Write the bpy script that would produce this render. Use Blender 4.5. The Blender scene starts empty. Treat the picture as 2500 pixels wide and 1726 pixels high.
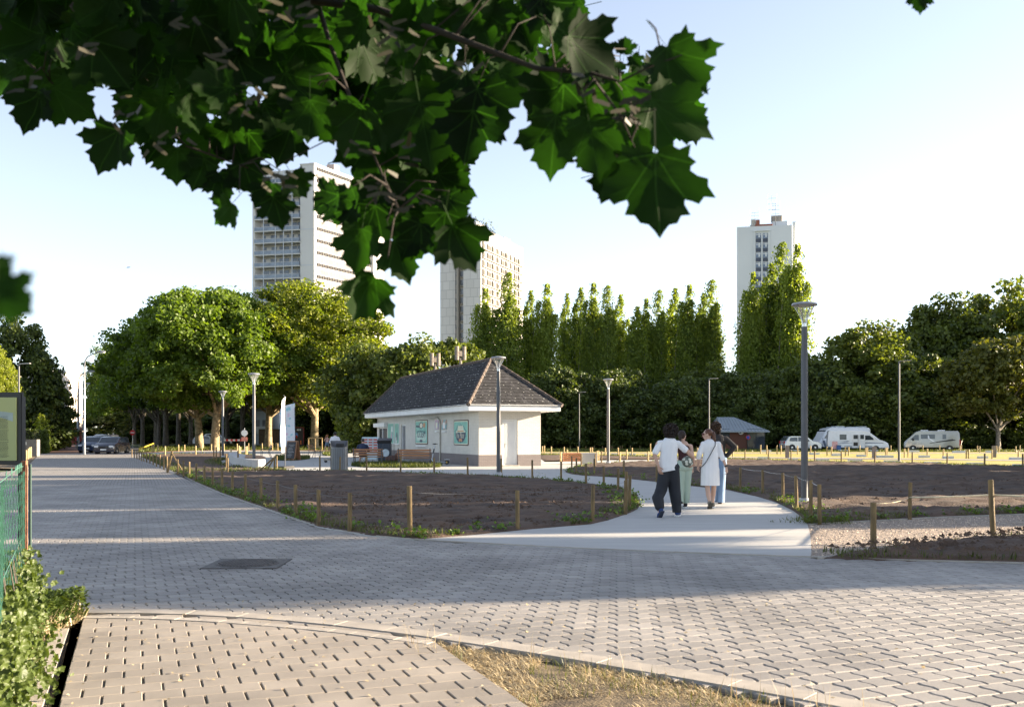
import bpy, bmesh, math, random
import numpy as np
from mathutils import Vector, Matrix
random.seed(7); RNG = np.random.default_rng(7)
C = bpy.context.scene.collection
SC = bpy.context.scene
# ------------------------------------------------------------------ camera, sky, sun, exposure
FPX = 2400.0; HOR = 1061.0; EYE = 1.6
cam_d = bpy.data.cameras.new('camera'); cam = bpy.data.objects.new('camera', cam_d); C.objects.link(cam)
cam.location = (0, 0, EYE); cam.rotation_euler = (math.radians(90), 0, 0)
cam_d.sensor_width = 36; cam_d.lens = 36 * FPX / 2500; cam_d.shift_y = (HOR - 863) / 2500
cam_d.clip_start = 0.05; cam_d.clip_end = 5000
cam_d.dof.use_dof = True; cam_d.dof.focus_distance = 24; cam_d.dof.aperture_fstop = 8
SC.camera = cam
SUN_AZ = math.atan2(0.988, 0.156)      # from +Y towards +X
SUN_EL = math.radians(13)
w = bpy.data.worlds.new('World'); SC.world = w; w.use_nodes = True
nt = w.node_tree; bg = nt.nodes['Background']
sky = nt.nodes.new('ShaderNodeTexSky'); sky.sky_type = 'NISHITA'; sky.sun_disc = False
sky.sun_elevation = math.radians(22); sky.sun_rotation = SUN_AZ
sky.air_density = 0.8; sky.dust_density = 0.35; sky.ozone_density = 1.6; sky.altitude = 0
hs = nt.nodes.new('ShaderNodeHueSaturation'); hs.inputs['Saturation'].default_value = 0.60; nt.links.new(sky.outputs[0], hs.inputs['Color'])
nt.links.new(hs.outputs[0], bg.inputs[0]); bg.inputs[1].default_value = 0.061
sl = bpy.data.lights.new('sun', 'SUN'); so = bpy.data.objects.new('sun', sl); C.objects.link(so)
sl.energy = 5.0; sl.angle = math.radians(0.6); sl.color = (1.0, 0.82, 0.60)
sdir = Vector((math.sin(SUN_AZ) * math.cos(SUN_EL), math.cos(SUN_AZ) * math.cos(SUN_EL), math.sin(SUN_EL)))
so.rotation_euler = sdir.to_track_quat('Z', 'Y').to_euler(); so.location = (60, 10, 40)
SC.view_settings.view_transform = 'Standard'; SC.view_settings.look = 'None'
SC.view_settings.exposure = 2.35; SC.view_settings.gamma = 1.0
SC.render.engine = 'CYCLES'
# ------------------------------------------------------------------ helpers
def G(px, py):
    Y = EYE * FPX / (py - HOR); return Vector(((px - 1250) * Y / FPX, Y, 0.0))
def at(px, py, Y):
    return Vector(((px - 1250) * Y / FPX, Y, EYE - (py - HOR) * Y / FPX))
def tag(o, label=None, cat=None, group=None, kind=None):
    if label: o['label'] = label
    if cat: o['category'] = cat
    if group: o['group'] = group
    if kind: o['kind'] = kind
    return o
def empty(name, loc=(0, 0, 0), rz=0, label=None, cat=None, group=None):
    o = bpy.data.objects.new(name, None); C.objects.link(o); o.location = loc; o.rotation_euler = (0, 0, rz)
    o.empty_display_size = 0.2
    return tag(o, label, cat, group)
def link(name, me, parent=None):
    o = bpy.data.objects.new(name, me); C.objects.link(o)
    if parent is not None: o.parent = parent
    return o
def children(o): return [c for c in C.objects if c.parent == o]
def copy_tree(o, parent=None, label=None, group=None, scale=None):
    c = o.copy(); C.objects.link(c); c.parent = parent
    if label: c['label'] = label
    if group: c['group'] = group
    for ch in CH(o): copy_tree(ch, c)
    return c
def CH(o):
    return [c for c in bpy.data.objects if c.parent == o]
ORD = 'first second third fourth fifth sixth seventh eighth ninth tenth eleventh twelfth thirteenth fourteenth fifteenth sixteenth seventeenth eighteenth nineteenth twentieth'.split()
def ordw(i):
    if i < 20: return ORD[i]
    t = ['twenty', 'thirty', 'forty'][i // 10 - 2] if i // 10 >= 2 else ''
    n = i + 1
    tens = {2: 'twenty', 3: 'thirty', 4: 'forty', 5: 'fifty'}[n // 10]
    return (tens + '-' + ORD[n % 10 - 1]) if n % 10 else {20: 'twentieth', 30: 'thirtieth', 40: 'fortieth', 50: 'fiftieth'}[n]
# ------------------------------------------------------------------ materials
def setin(n, k, v):
    if k in n.inputs: n.inputs[k].default_value = v
def newmat(name):
    m = bpy.data.materials.new(name); m.use_nodes = True
    return m, m.node_tree, m.node_tree.nodes['Principled BSDF']
def N(t, typ, **kw):
    n = t.nodes.new(typ)
    for k, v in kw.items(): setattr(n, k, v)
    return n
def col4(c): return (c[0], c[1], c[2], 1)
def pm(name, col, rough=0.6, metal=0.0, var=0.15, scale=4.0, bump=0.0, bscale=40.0, col2=None, spec=0.5, coat=0, island=False, stretch=None, contrast=(0.35, 0.65)):
    m, t, p = newmat(name); L = t.links
    tc = N(t, 'ShaderNodeTexCoord'); src = tc.outputs['Object']
    if stretch:
        mp = N(t, 'ShaderNodeMapping'); mp.inputs['Scale'].default_value = stretch; L.new(src, mp.inputs[0]); src = mp.outputs[0]
    nz = N(t, 'ShaderNodeTexNoise'); nz.inputs['Scale'].default_value = scale; nz.inputs['Detail'].default_value = 6; L.new(src, nz.inputs['Vector'])
    cr = N(t, 'ShaderNodeValToRGB')
    c2 = col2 if col2 else tuple(max(0, c * (1 - var)) for c in col); c1 = col if col2 else tuple(min(1, c * (1 + var)) for c in col)
    cr.color_ramp.elements[0].position = contrast[0]; cr.color_ramp.elements[1].position = contrast[1]
    cr.color_ramp.elements[0].color = col4(c2); cr.color_ramp.elements[1].color = col4(c1)
    L.new(nz.outputs[0], cr.inputs[0]); outc = cr.outputs[0]
    if island:
        ge = N(t, 'ShaderNodeNewGeometry'); mr = N(t, 'ShaderNodeMapRange'); mr.inputs[3].default_value = 1 - island; mr.inputs[4].default_value = 1 + island
        L.new(ge.outputs['Random Per Island'], mr.inputs[0])
        hs = N(t, 'ShaderNodeVectorMath', operation='SCALE'); L.new(outc, hs.inputs[0]); L.new(mr.outputs[0], hs.inputs['Scale']); outc = hs.outputs[0]
    L.new(outc, p.inputs['Base Color'])
    p.inputs['Roughness'].default_value = rough; p.inputs['Metallic'].default_value = metal
    setin(p, 'Specular IOR Level', spec)
    if coat: setin(p, 'Coat Weight', coat); setin(p, 'Coat Roughness', 0.08)
    if bump:
        n2 = N(t, 'ShaderNodeTexNoise'); n2.inputs['Scale'].default_value = bscale; n2.inputs['Detail'].default_value = 5; L.new(src, n2.inputs['Vector'])
        b = N(t, 'ShaderNodeBump'); b.inputs['Strength'].default_value = bump; b.inputs['Distance'].default_value = 0.02
        L.new(n2.outputs[0], b.inputs['Height']); L.new(b.outputs[0], p.inputs['Normal'])
    return m
def leafmat(name, c1, c2, trans=0.35, rough=0.5, tcol=None, spec=0.4, clump=0.35, bright=1.0):
    """leaf: reflects and lets light through; colour varies per leaf and per clump"""
    m, t, p = newmat(name); L = t.links
    ge = N(t, 'ShaderNodeNewGeometry'); oi = N(t, 'ShaderNodeObjectInfo')
    tc = N(t, 'ShaderNodeTexCoord'); nz = N(t, 'ShaderNodeTexNoise'); nz.inputs['Scale'].default_value = clump; nz.inputs['Detail'].default_value = 3
    L.new(tc.outputs['Object'], nz.inputs['Vector'])
    a = N(t, 'ShaderNodeMath', operation='MULTIPLY_ADD'); a.inputs[1].default_value = 0.5; L.new(ge.outputs['Random Per Island'], a.inputs[0])
    L.new(nz.outputs[0], a.inputs[2])
    s = N(t, 'ShaderNodeMath', operation='MULTIPLY_ADD'); s.inputs[1].default_value = 0.35; L.new(oi.outputs['Random'], s.inputs[0]); L.new(a.outputs[0], s.inputs[2])
    cr = N(t, 'ShaderNodeValToRGB'); cr.color_ramp.elements[0].position = 0.55; cr.color_ramp.elements[1].position = 1.25 if False else 1.0
    cr.color_ramp.elements[0].color = col4(c1); cr.color_ramp.elements[1].color = col4(c2); L.new(s.outputs[0], cr.inputs[0])
    L.new(cr.outputs[0], p.inputs['Base Color']); p.inputs['Roughness'].default_value = rough; setin(p, 'Specular IOR Level', spec)
    tr = N(t, 'ShaderNodeBsdfTranslucent'); 
    mx = N(t, 'ShaderNodeMix', data_type='RGBA', blend_type='MULTIPLY'); mx.inputs[0].default_value = 1
    L.new(cr.outputs[0], mx.inputs[6]); mx.inputs[7].default_value = col4(tcol or (1.6, 1.5, 0.5)); L.new(mx.outputs[2], tr.inputs[0])
    ms = N(t, 'ShaderNodeMixShader'); ms.inputs[0].default_value = trans
    L.new(p.outputs[0], ms.inputs[1]); L.new(tr.outputs[0], ms.inputs[2]); L.new(ms.outputs[0], t.nodes['Material Output'].inputs[0])
    return m
# ------------------------------------------------------------------ mesh builder
class MB:
    def __init__(s): s.v = []; s.f = []; s.m = []
    def add(s, vs, fs, mi=0):
        o = len(s.v); s.v += [tuple(v) for v in vs]; s.f += [tuple(i + o for i in f) for f in fs]; s.m += [mi] * len(fs); return s
    def box(s, c, d, rz=0, mi=0, taper=1.0, M=None):
        x, y, z = d[0] / 2, d[1] / 2, d[2] / 2
        vs = []
        for k, (sx, sy, sz) in enumerate([(-1, -1, -1), (1, -1, -1), (1, 1, -1), (-1, 1, -1), (-1, -1, 1), (1, -1, 1), (1, 1, 1), (-1, 1, 1)]):
            tp = taper if sz > 0 else 1
            p = Vector((sx * x * tp, sy * y * tp, sz * z))
            if rz: p = Matrix.Rotation(rz, 3, 'Z') @ p
            if M is not None: p = M @ p
            vs.append(p + Vector(c))
        return s.add(vs, [(0, 3, 2, 1), (4, 5, 6, 7), (0, 1, 5, 4), (1, 2, 6, 5), (2, 3, 7, 6), (3, 0, 4, 7)], mi)
    def tube(s, pts, rad, n=8, mi=0, cap=True, fy=1.0):
        pts = [Vector(p) for p in pts]
        if not hasattr(rad, '__len__'): rad = [rad] * len(pts)
        vs = []; prev = None
        for i, p in enumerate(pts):
            d = (pts[min(i + 1, len(pts) - 1)] - pts[max(i - 1, 0)])
            if d.length < 1e-9: d = Vector((0, 0, 1))
            d.normalize()
            if prev is None:
                a = Vector((1, 0, 0)) if abs(d.x) < 0.8 else Vector((0, 1, 0))
            else: a = prev
            u = (a - d * a.dot(d)); u.normalize(); prev = u; q = d.cross(u)
            for k in range(n):
                an = 2 * math.pi * k / n
                vs.append(p + u * (math.cos(an) * rad[i]) + q * (math.sin(an) * rad[i] * fy))
        fs = []
        for i in range(len(pts) - 1):
            for k in range(n):
                a = i * n + k; b = i * n + (k + 1) % n; fs.append((a, b, b + n, a + n))
        if cap: fs.append(tuple(range(n - 1, -1, -1))); fs.append(tuple(range((len(pts) - 1) * n, len(pts) * n)))
        return s.add(vs, fs, mi)
    def lathe(s, prof, n=16, c=(0, 0, 0), mi=0, M=None):
        vs = []
        for r, z in prof:
            for k in range(n):
                a = 2 * math.pi * k / n; p = Vector((r * math.cos(a), r * math.sin(a), z))
                if M is not None: p = M @ p
                vs.append(p + Vector(c))
        fs = []
        for i in range(len(prof) - 1):
            for k in range(n):
                a = i * n + k; b = i * n + (k + 1) % n; fs.append((a, b, b + n, a + n))
        fs.append(tuple(range(n - 1, -1, -1))); fs.append(tuple(range((len(prof) - 1) * n, len(prof) * n)))
        return s.add(vs, fs, mi)
    def prism(s, poly, z0, z1, mi=0, M=None):
        n = len(poly)
        vs = [Vector((p[0], p[1], z0)) for p in poly] + [Vector((p[0], p[1], z1)) for p in poly]
        if M is not None: vs = [M @ v for v in vs]
        fs = [tuple(range(n - 1, -1, -1)), tuple(range(n, 2 * n))] + [(i, (i + 1) % n, (i + 1) % n + n, i + n) for i in range(n)]
        return s.add(vs, fs, mi)
    def ball(s, c, r, n=10, m=7, mi=0):
        r = r if hasattr(r, '__len__') else (r, r, r)
        vs = [Vector((c[0], c[1], c[2] - r[2]))]
        for i in range(1, m):
            a = -math.pi / 2 + math.pi * i / m
            for k in range(n):
                b = 2 * math.pi * k / n
                vs.append(Vector((c[0] + r[0] * math.cos(a) * math.cos(b), c[1] + r[1] * math.cos(a) * math.sin(b), c[2] + r[2] * math.sin(a))))
        vs.append(Vector((c[0], c[1], c[2] + r[2]))); fs = []
        for k in range(n): fs.append((0, 1 + (k + 1) % n, 1 + k))
        for i in range(m - 2):
            for k in range(n):
                a = 1 + i * n + k; b = 1 + i * n + (k + 1) % n; fs.append((a, b, b + n, a + n))
        t = len(vs) - 1
        for k in range(n): fs.append((t, 1 + (m - 2) * n + k, 1 + (m - 2) * n + (k + 1) % n))
        return s.add(vs, fs, mi)
    def build(s, name, mat, parent=None, smooth=False, bevel=0, label=None, fix=True):
        me = bpy.data.meshes.new(name); me.from_pydata(s.v, [], s.f)
        mats = mat if isinstance(mat, (list, tuple)) else [mat]
        for m in mats: me.materials.append(m)
        if len(mats) > 1: me.polygons.foreach_set('material_index', s.m)
        if fix:
            bm = bmesh.new(); bm.from_mesh(me); bmesh.ops.recalc_face_normals(bm, faces=bm.faces)
            if bevel: bmesh.ops.bevel(bm, geom=[e for e in bm.edges if e.is_manifold and e.calc_face_angle(0) > 0.6], offset=bevel, segments=2, affect='EDGES', clamp_overlap=True)
            bm.to_mesh(me); bm.free()
        if smooth:
            me.polygons.foreach_set('use_smooth', [True] * len(me.polygons))
            if smooth == 'auto': me.set_sharp_from_angle(angle=math.radians(35))
        me.update(); o = link(name, me, parent)
        if label: o['label'] = label
        return o
def each(mb, name, mat, parent, k=8, cap=100):
    """every k-vertex piece of a builder becomes a part of its own; past the cap the rest is one part"""
    n = len(mb.v) // k; fp = len(mb.f) // max(n, 1)
    for i in range(min(n, cap)):
        q = MB(); q.add(mb.v[i * k:(i + 1) * k], [tuple(v - i * k for v in f) for f in mb.f[i * fp:(i + 1) * fp]]); q.build(name, mat, parent, fix=False)
    if n > cap:
        q = MB(); q.add(mb.v[cap * k:], [tuple(v - cap * k for v in f) for f in mb.f[cap * fp:]]); o = q.build(name, mat, parent, fix=False); o['kind'] = 'stuff'
def fast_mesh(name, V, loops, starts, totals, mat, smooth=False):
    me = bpy.data.meshes.new(name); me.vertices.add(len(V)); me.vertices.foreach_set('co', np.asarray(V, dtype=np.float32).ravel())
    me.loops.add(len(loops)); me.loops.foreach_set('vertex_index', np.asarray(loops, dtype=np.int32))
    me.polygons.add(len(starts)); me.polygons.foreach_set('loop_start', np.asarray(starts, dtype=np.int32)); me.polygons.foreach_set('loop_total', np.asarray(totals, dtype=np.int32))
    me.polygons.foreach_set('use_smooth', np.full(len(starts), smooth, dtype=bool))
    for m in (mat if isinstance(mat, (list, tuple)) else [mat]): me.materials.append(m)
    me.update(calc_edges=True); me.validate(); return me
def template_mesh(name, P, faces, mat, smooth=False, mi=None):
    """P: (n, k, 3) verts of n copies of a k-vertex template with the given faces"""
    n, k, _ = P.shape; loops1 = np.concatenate([np.array(f) for f in faces]); tot1 = np.array([len(f) for f in faces])
    loops = (loops1[None, :] + (np.arange(n) * k)[:, None]).ravel(); tot = np.tile(tot1, n); st = np.concatenate([[0], np.cumsum(tot)[:-1]])
    me = fast_mesh(name, P.reshape(-1, 3), loops, st, tot, mat, smooth)
    if mi is not None: me.polygons.foreach_set('material_index', np.repeat(mi, len(faces)).astype(np.int32))
    return me
def inpoly(x, y, poly):
    P = np.array([(p[0], p[1]) for p in poly]); ins = np.zeros(np.shape(x), bool); n = len(P)
    for i in range(n):
        x0, y0 = P[i]; x1, y1 = P[(i + 1) % n]
        if y0 == y1: continue
        c = ((y0 > y) != (y1 > y)) & (x < (x1 - x0) * (y - y0) / (y1 - y0) + x0); ins ^= c
    return ins
def edgedist(x, y, poly):
    P = np.array([(p[0], p[1]) for p in poly]); d = np.full(np.shape(x), 1e9); n = len(P)
    for i in range(n):
        a = P[i]; b = P[(i + 1) % n]; ab = b - a; L2 = max(1e-12, ab @ ab)
        t = np.clip(((x - a[0]) * ab[0] + (y - a[1]) * ab[1]) / L2, 0, 1)
        d = np.minimum(d, np.hypot(x - a[0] - t * ab[0], y - a[1] - t * ab[1]))
    return d
def smooth_poly(pts, it=2, closed=True):
    P = [Vector((p[0], p[1])) for p in pts]
    for _ in range(it):
        Q = []; n = len(P)
        for i in range(n if closed else n - 1):
            a, b = P[i], P[(i + 1) % n]; Q += [a * .75 + b * .25, a * .25 + b * .75]
        if not closed: Q = [P[0]] + Q + [P[-1]]
        P = Q
    return P
def sheet(name, poly, z, mat, label=None):
    bm = bmesh.new(); vs = [bm.verts.new((p[0], p[1], z)) for p in poly]; f = bm.faces.new(vs); bmesh.ops.triangulate(bm, faces=[f], ngon_method='EAR_CLIP')
    bmesh.ops.recalc_face_normals(bm, faces=bm.faces)
    if sum(f.normal.z for f in bm.faces) < 0: bmesh.ops.reverse_faces(bm, faces=bm.faces)
    me = bpy.data.meshes.new(name); bm.to_mesh(me); bm.free(); me.materials.append(mat)
    o = link(name, me); o['kind'] = 'structure'
    if label: o['label'] = label
    return o
def slab(name, poly, z, mat, th=0.1):
    """a sheet with real edges going down"""
    o = sheet(name, poly, z, mat); bm = bmesh.new(); bm.from_mesh(o.data)
    be = [e for e in bm.edges if e.is_boundary]; r = bmesh.ops.extrude_edge_only(bm, edges=be)
    for g in r['geom']:
        if isinstance(g, bmesh.types.BMVert): g.co.z -= th
    bmesh.ops.recalc_face_normals(bm, faces=bm.faces); bm.to_mesh(o.data); bm.free(); return o
def vnoise(x, y, s, seed=0):
    """smooth value noise"""
    r = np.random.default_rng(seed); T = r.random((256, 256)); u = x / s; v = y / s
    i = np.floor(u).astype(int); j = np.floor(v).astype(int); fu = u - i; fv = v - j; fu = fu * fu * (3 - 2 * fu); fv = fv * fv * (3 - 2 * fv)
    g = lambda a, b: T[a % 256, b % 256]
    return (g(i, j) * (1 - fu) + g(i + 1, j) * fu) * (1 - fv) + (g(i, j + 1) * (1 - fu) + g(i + 1, j + 1) * fu) * fv
def soilbed(name, poly, cell, mat, h=0.035, amp=0.03, seed=1, mound=0, slope=0.5):
    P = np.array([(p[0], p[1]) for p in poly]); x0, y0 = P.min(0) - .3; x1, y1 = P.max(0) + .3
    nx = int((x1 - x0) / cell) + 2; ny = int((y1 - y0) / cell) + 2
    X, Y = np.meshgrid(x0 + np.arange(nx) * cell, y0 + np.arange(ny) * cell, indexing='ij')
    ins = inpoly(X, Y, poly); d = edgedist(X, Y, poly) * np.where(ins, 1, -1)
    base = np.clip(d * slope, -0.09, h); k = np.clip(d / 0.5, 0, 1)
    nz = (vnoise(X, Y, .9, seed) - .5) * amp + (vnoise(X, Y, .33, seed + 1) - .5) * amp * .8 + (vnoise(X, Y, .13, seed + 2) - .5) * amp * .9 + amp * .30 * np.sin(2 * np.pi * (X * .16 + Y * .98) / .62 + 5 * vnoise(X, Y, 2.5, seed + 5))
    Z = base + k * np.maximum(nz + amp * .3, -h * .8) + mound * np.clip(d / 2.0, 0, 1)
    V = np.stack([X, Y, Z], -1).reshape(-1, 3); idx = np.arange(nx * ny).reshape(nx, ny)
    keep = (np.maximum.reduce([d[:-1, :-1], d[1:, :-1], d[:-1, 1:], d[1:, 1:]]) > -0.25)
    q = np.stack([idx[:-1, :-1], idx[1:, :-1], idx[1:, 1:], idx[:-1, 1:]], -1)[keep]
    used = np.unique(q); remap = np.zeros(nx * ny, int); remap[used] = np.arange(len(used)); q = remap[q]; V = V[used]
    n = len(q); me = fast_mesh(name, V, q.ravel(), np.arange(n) * 4, np.full(n, 4), mat, True)
    o = link(name, me); o['kind'] = 'structure'; return o
def blades(P, h, wd, lean, rng, curl=0.5, base=0.0):
    """P: (n,3) roots -> (n,5,3) two-segment blades"""
    n = len(P); a = rng.random(n) * 2 * np.pi; d = np.stack([np.cos(a), np.sin(a), np.zeros(n)], 1); s = np.stack([-np.sin(a), np.cos(a), np.zeros(n)], 1)
    H = (h * (0.45 + 0.9 * rng.random(n)))[:, None]; W = (wd * (0.6 + 0.8 * rng.random(n)))[:, None]; Ln = (base + lean * rng.random(n))[:, None]
    up = np.array([0, 0, 1.0])[None, :]
    ca = np.cos(Ln); sa = np.sin(Ln)
    m = P + H * .55 * (up * ca + d * sa); L2 = Ln * (1 + curl) + .1
    t = m + H * .5 * (up * np.cos(L2) + d * np.sin(L2))
    t[:, 2] = np.maximum(t[:, 2], P[:, 2] + .004); m[:, 2] = np.maximum(m[:, 2], P[:, 2] + .004)
    return np.stack([P - s * W, P + s * W, m + s * W * .8, m - s * W * .8, t], 1)
def scatter_poly(poly, n, rng):
    P = np.array([(p[0], p[1]) for p in poly]); lo = P.min(0); hi = P.max(0); out = np.zeros((0, 2))
    while len(out) < n:
        q = lo + rng.random((n * 3, 2)) * (hi - lo); out = np.concatenate([out, q[inpoly(q[:, 0], q[:, 1], poly)]])
    return out[:n]
def bake(o, mods):
    """apply modifiers given as (type, dict) through the depsgraph"""
    for t, kw in mods:
        md = o.modifiers.new(t, t)
        for k, v in kw.items(): setattr(md, k, v)
    dg = bpy.context.evaluated_depsgraph_get(); dg.update()
    me = bpy.data.meshes.new_from_object(o.evaluated_get(dg)); old = o.data; me.name = o.name
    if not me.materials and old.materials: me.materials.append(old.materials[0])
    o.modifiers.clear(); o.data = me; return o
def text_obj(name, txt, size, mat, parent, M, extrude=0.002, sx=1.0, align='CENTER'):
    cu = bpy.data.curves.new(name, 'FONT'); cu.body = txt; cu.size = size; cu.extrude = extrude; cu.align_x = align; cu.align_y = 'CENTER'; cu.resolution_u = 2
    t = bpy.data.objects.new(name, cu); C.objects.link(t)
    dg = bpy.context.evaluated_depsgraph_get(); me = bpy.data.meshes.new_from_object(t.evaluated_get(dg)); bpy.data.objects.remove(t)
    me.transform(M @ Matrix.Diagonal((sx, 1, 1, 1))); me.materials.clear(); me.materials.append(mat); me.name = name
    return link(name, me, parent)
# ------------------------------------------------------------------ setting materials
M_soil = pm('soil', (0.125, 0.076, 0.047), 0.95, var=.3, scale=1.1, bump=.9, bscale=26, col2=(0.055, 0.038, 0.029), contrast=(.3, .7))
M_conc = pm('concrete', (0.43, 0.42, 0.395), 0.75, var=.07, scale=1.6, bump=.15, bscale=90, stretch=(.35, 2.2, 1))
M_paver = pm('road_paver', (0.27, 0.25, 0.228), 0.62, var=.2, scale=.7, bump=.35, bscale=160, island=.13)
M_walk = pm('walk_paver', (0.285, 0.25, 0.21), 0.75, var=.14, scale=1.4, bump=.25, bscale=200, island=.08)
M_joint = pm('joint_sand', (0.27, 0.21, 0.14), 0.95, var=.35, scale=30, bump=.6, bscale=180)
M_kerb = pm('kerb_concrete', (0.36, 0.325, 0.28), 0.8, var=.12, scale=5, bump=.3, bscale=120, island=.06)
M_gravel = pm('gravel', (0.42, 0.34, 0.275), 0.9, scale=55, bump=1.0, bscale=60, col2=(0.12, 0.095, 0.075), contrast=(.33, .6))
M_ground = pm('ground_grass', (0.10, 0.12, 0.035), 0.95, scale=.7, bump=.5, bscale=20, col2=(0.045, 0.065, 0.02))
M_dirt = pm('dry_ground', (0.20, 0.15, 0.085), 0.95, scale=6, bump=.9, bscale=60, col2=(0.06, 0.045, 0.03))
M_lot = pm('green_gravel', (0.42, 0.335, 0.065), 0.95, scale=.6, bump=.5, bscale=30, col2=(0.31, 0.28, 0.055))
M_lane = pm('lane_paver', (0.33, 0.29, 0.26), 0.85, scale=2, bump=.3, bscale=60, var=.12)
M_asph = pm('asphalt', (0.085, 0.085, 0.09), 0.85, var=.25, scale=3, bump=.4, bscale=120)
M_redb = pm('red_brick_path', (0.27, 0.15, 0.11), 0.85, var=.2, scale=4, bump=.3, bscale=60)
M_rowp = pm('far_road_paver', (0.265, 0.247, 0.228), 0.75, var=.12, scale=2.0, bump=.2, bscale=90)
def brickbump(m, th, sc):
    t = m.node_tree; p = t.nodes['Principled BSDF']; tc = N(t, 'ShaderNodeTexCoord'); mp = N(t, 'ShaderNodeMapping'); mp.inputs['Rotation'].default_value = (0, 0, -th)
    t.links.new(tc.outputs['Object'], mp.inputs[0]); br = N(t, 'ShaderNodeTexBrick'); t.links.new(mp.outputs[0], br.inputs['Vector'])
    br.inputs['Scale'].default_value = 1; br.inputs['Brick Width'].default_value = sc[0]; br.inputs['Row Height'].default_value = sc[1]; br.inputs['Mortar Size'].default_value = sc[2]; br.inputs['Mortar Smooth'].default_value = .1
    src = p.inputs['Base Color'].links[0].from_socket
    mx = N(t, 'ShaderNodeMix', data_type='RGBA', blend_type='MIX'); t.links.new(br.outputs['Fac'], mx.inputs[0]); t.links.new(src, mx.inputs[6]); mx.inputs[7].default_value = (.09, .08, .07, 1)
    t.links.new(mx.outputs[2], p.inputs['Base Color'])
TH = math.radians(21)
brickbump(M_rowp, TH, (.21, .2, .012))
# ------------------------------------------------------------------ ground regions (pixel outlines turned into places on the ground)
def GP(l): return [G(*p) for p in l]
road_up = [(421, 1154.5), (447, 1163), (479, 1179), (540, 1205), (649, 1243), (778, 1287), (900, 1308), (1011, 1318)]
mouth = [(1011, 1318), (1300, 1334), (1640, 1349), (1979, 1361)]
kerb_px = [(-700, 1515), (-300, 1503), (86, 1497), (432, 1497), (757, 1519), (1060, 1557), (1406, 1611), (1838, 1687), (2054, 1726)]
kerb_w = [G(*p) for p in kerb_px]; kerb_w += [Vector((3.2, 4.6, 0)), Vector((6, 1.8, 0))]
ground = sheet('ground', [(-900, -60), (900, -60), (900, 2500), (-1400, 2500)], -0.12, M_ground)
# the paved road: near pavers are laid one by one, the far stretch is a sheet
far_left = [G(95, 1110), G(60, 1145)]
road_poly = [Vector((p.x, p.y)) for p in (GP([(335, 1108.5), (345, 1117)] + road_up + mouth[1:] + [(2500, 1376)]) + [Vector((14, 10.6, 0)), Vector((14, 2, 0)), Vector((6, 1.8, 0))]
             + kerb_w[::-1][1:] + [Vector((-9.5, 14, 0)), G(-60, 1200)] + far_left[::-1] + [G(95, 1108.5)])]
sheet('road', road_poly, -0.016, M_joint)
far_poly = [Vector((p.x, p.y)) for p in [G(335, 1108.5), G(345, 1117), G(421, 1154.5), G(447, 1163)] + [G(479, 1179), G(489, 1183.5)] + [G(-60, 1183.5), G(-60, 1160)] + far_left[::-1] + [G(95, 1108.5)]]
sheet('road_far_stretch', far_poly, 0.0, M_rowp)
def pavers(name, poly, th, L, W, gapc, gapr, mat, ymax=1e9, seed=0, wave=0.0, ulim=None, bond=.5, tilt=.002, chamf=.004, off=(0, 0)):
    rng = np.random.default_rng(seed); c, s = math.cos(th), math.sin(th)
    P = np.array([(p[0], p[1]) for p in poly]); U = P[:, 0] * c + P[:, 1] * s; Vv = -P[:, 0] * s + P[:, 1] * c
    rows = np.arange(math.floor(Vv.min() / W), math.ceil(Vv.max() / W) + 1); cols = np.arange(math.floor(U.min() / L) - 1, math.ceil(U.max() / L) + 2)
    R, Cc = np.meshgrid(rows, cols, indexing='ij'); R = R.ravel(); Cc = Cc.ravel()
    u0 = Cc * L + np.where(R % 2 == 0, 0, bond * L) + off[0]; v0 = R * W + off[1]; u1 = u0 + L; v1 = v0 + W
    if ulim is not None: u0 = np.maximum(u0, ulim[0]); u1 = np.minimum(u1, ulim[1])
    uc = (u0 + u1) / 2; vc = (v0 + v1) / 2; x = uc * c - vc * s; y = uc * s + vc * c
    k = inpoly(x, y, poly) & (y < ymax) & (u1 - u0 > .05) & (np.abs(x) < .62 * y + 2.5)
    u0, u1, v0, v1, x, y, uc, vc = [a[k] for a in (u0, u1, v0, v1, x, y, uc, vc)]; n = len(u0)
    j = lambda a: (rng.random(n) - .5) * a
    a0 = u0 + gapc / 2 + j(.004); a1 = u1 - gapc / 2 + j(.004); b0 = v0 + gapr / 2 + j(.002); b1 = v1 - gapr / 2 + j(.002)
    h = b1 - b0
    # outline with an S in the short sides
    ou = [a0, a1, a1 + wave, a1 - wave, a1, a0, a0 - wave, a0 + wave]; ov = [b0, b0, b0 + .3 * h, b0 + .7 * h, b1, b1, b0 + .7 * h, b0 + .3 * h]
    if not wave: ou = [a0, a1, a1, a0]; ov = [b0, b0, b1, b1]
    else: ou[2] = a1 + wave; ou[3] = a1 - wave; ou[6] = a0 - wave; ou[7] = a0 + wave
    m = len(ou); tu = j(tilt * 8); tv = j(tilt * 8); z0 = j(tilt * 2)
    V = np.zeros((n, 3 * m, 3))
    for i in range(m):
        for lay, (ins, dz) in enumerate([(chamf, 0.0), (0, -chamf), (0, -.035)]):
            uu = ou[i] + (uc - ou[i]) * (ins / (L * .5)); vv = ov[i] + (vc - ov[i]) * (ins / (W * .5))
            q = lay * m + i; V[:, q, 0] = uu * c - vv * s; V[:, q, 1] = uu * s + vv * c; V[:, q, 2] = dz + z0 + (uu - uc) * tu + (vv - vc) * tv
    faces = [tuple(range(m))] + [(i + m, (i + 1) % m + m, (i + 1) % m, i) for i in range(m)] + [(i + 2 * m, (i + 1) % m + 2 * m, (i + 1) % m + m, i + m) for i in range(m)]
    me = template_mesh(name, V, faces, mat); o = link(name, me); o['kind'] = 'structure'; print(name, n); return o
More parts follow.
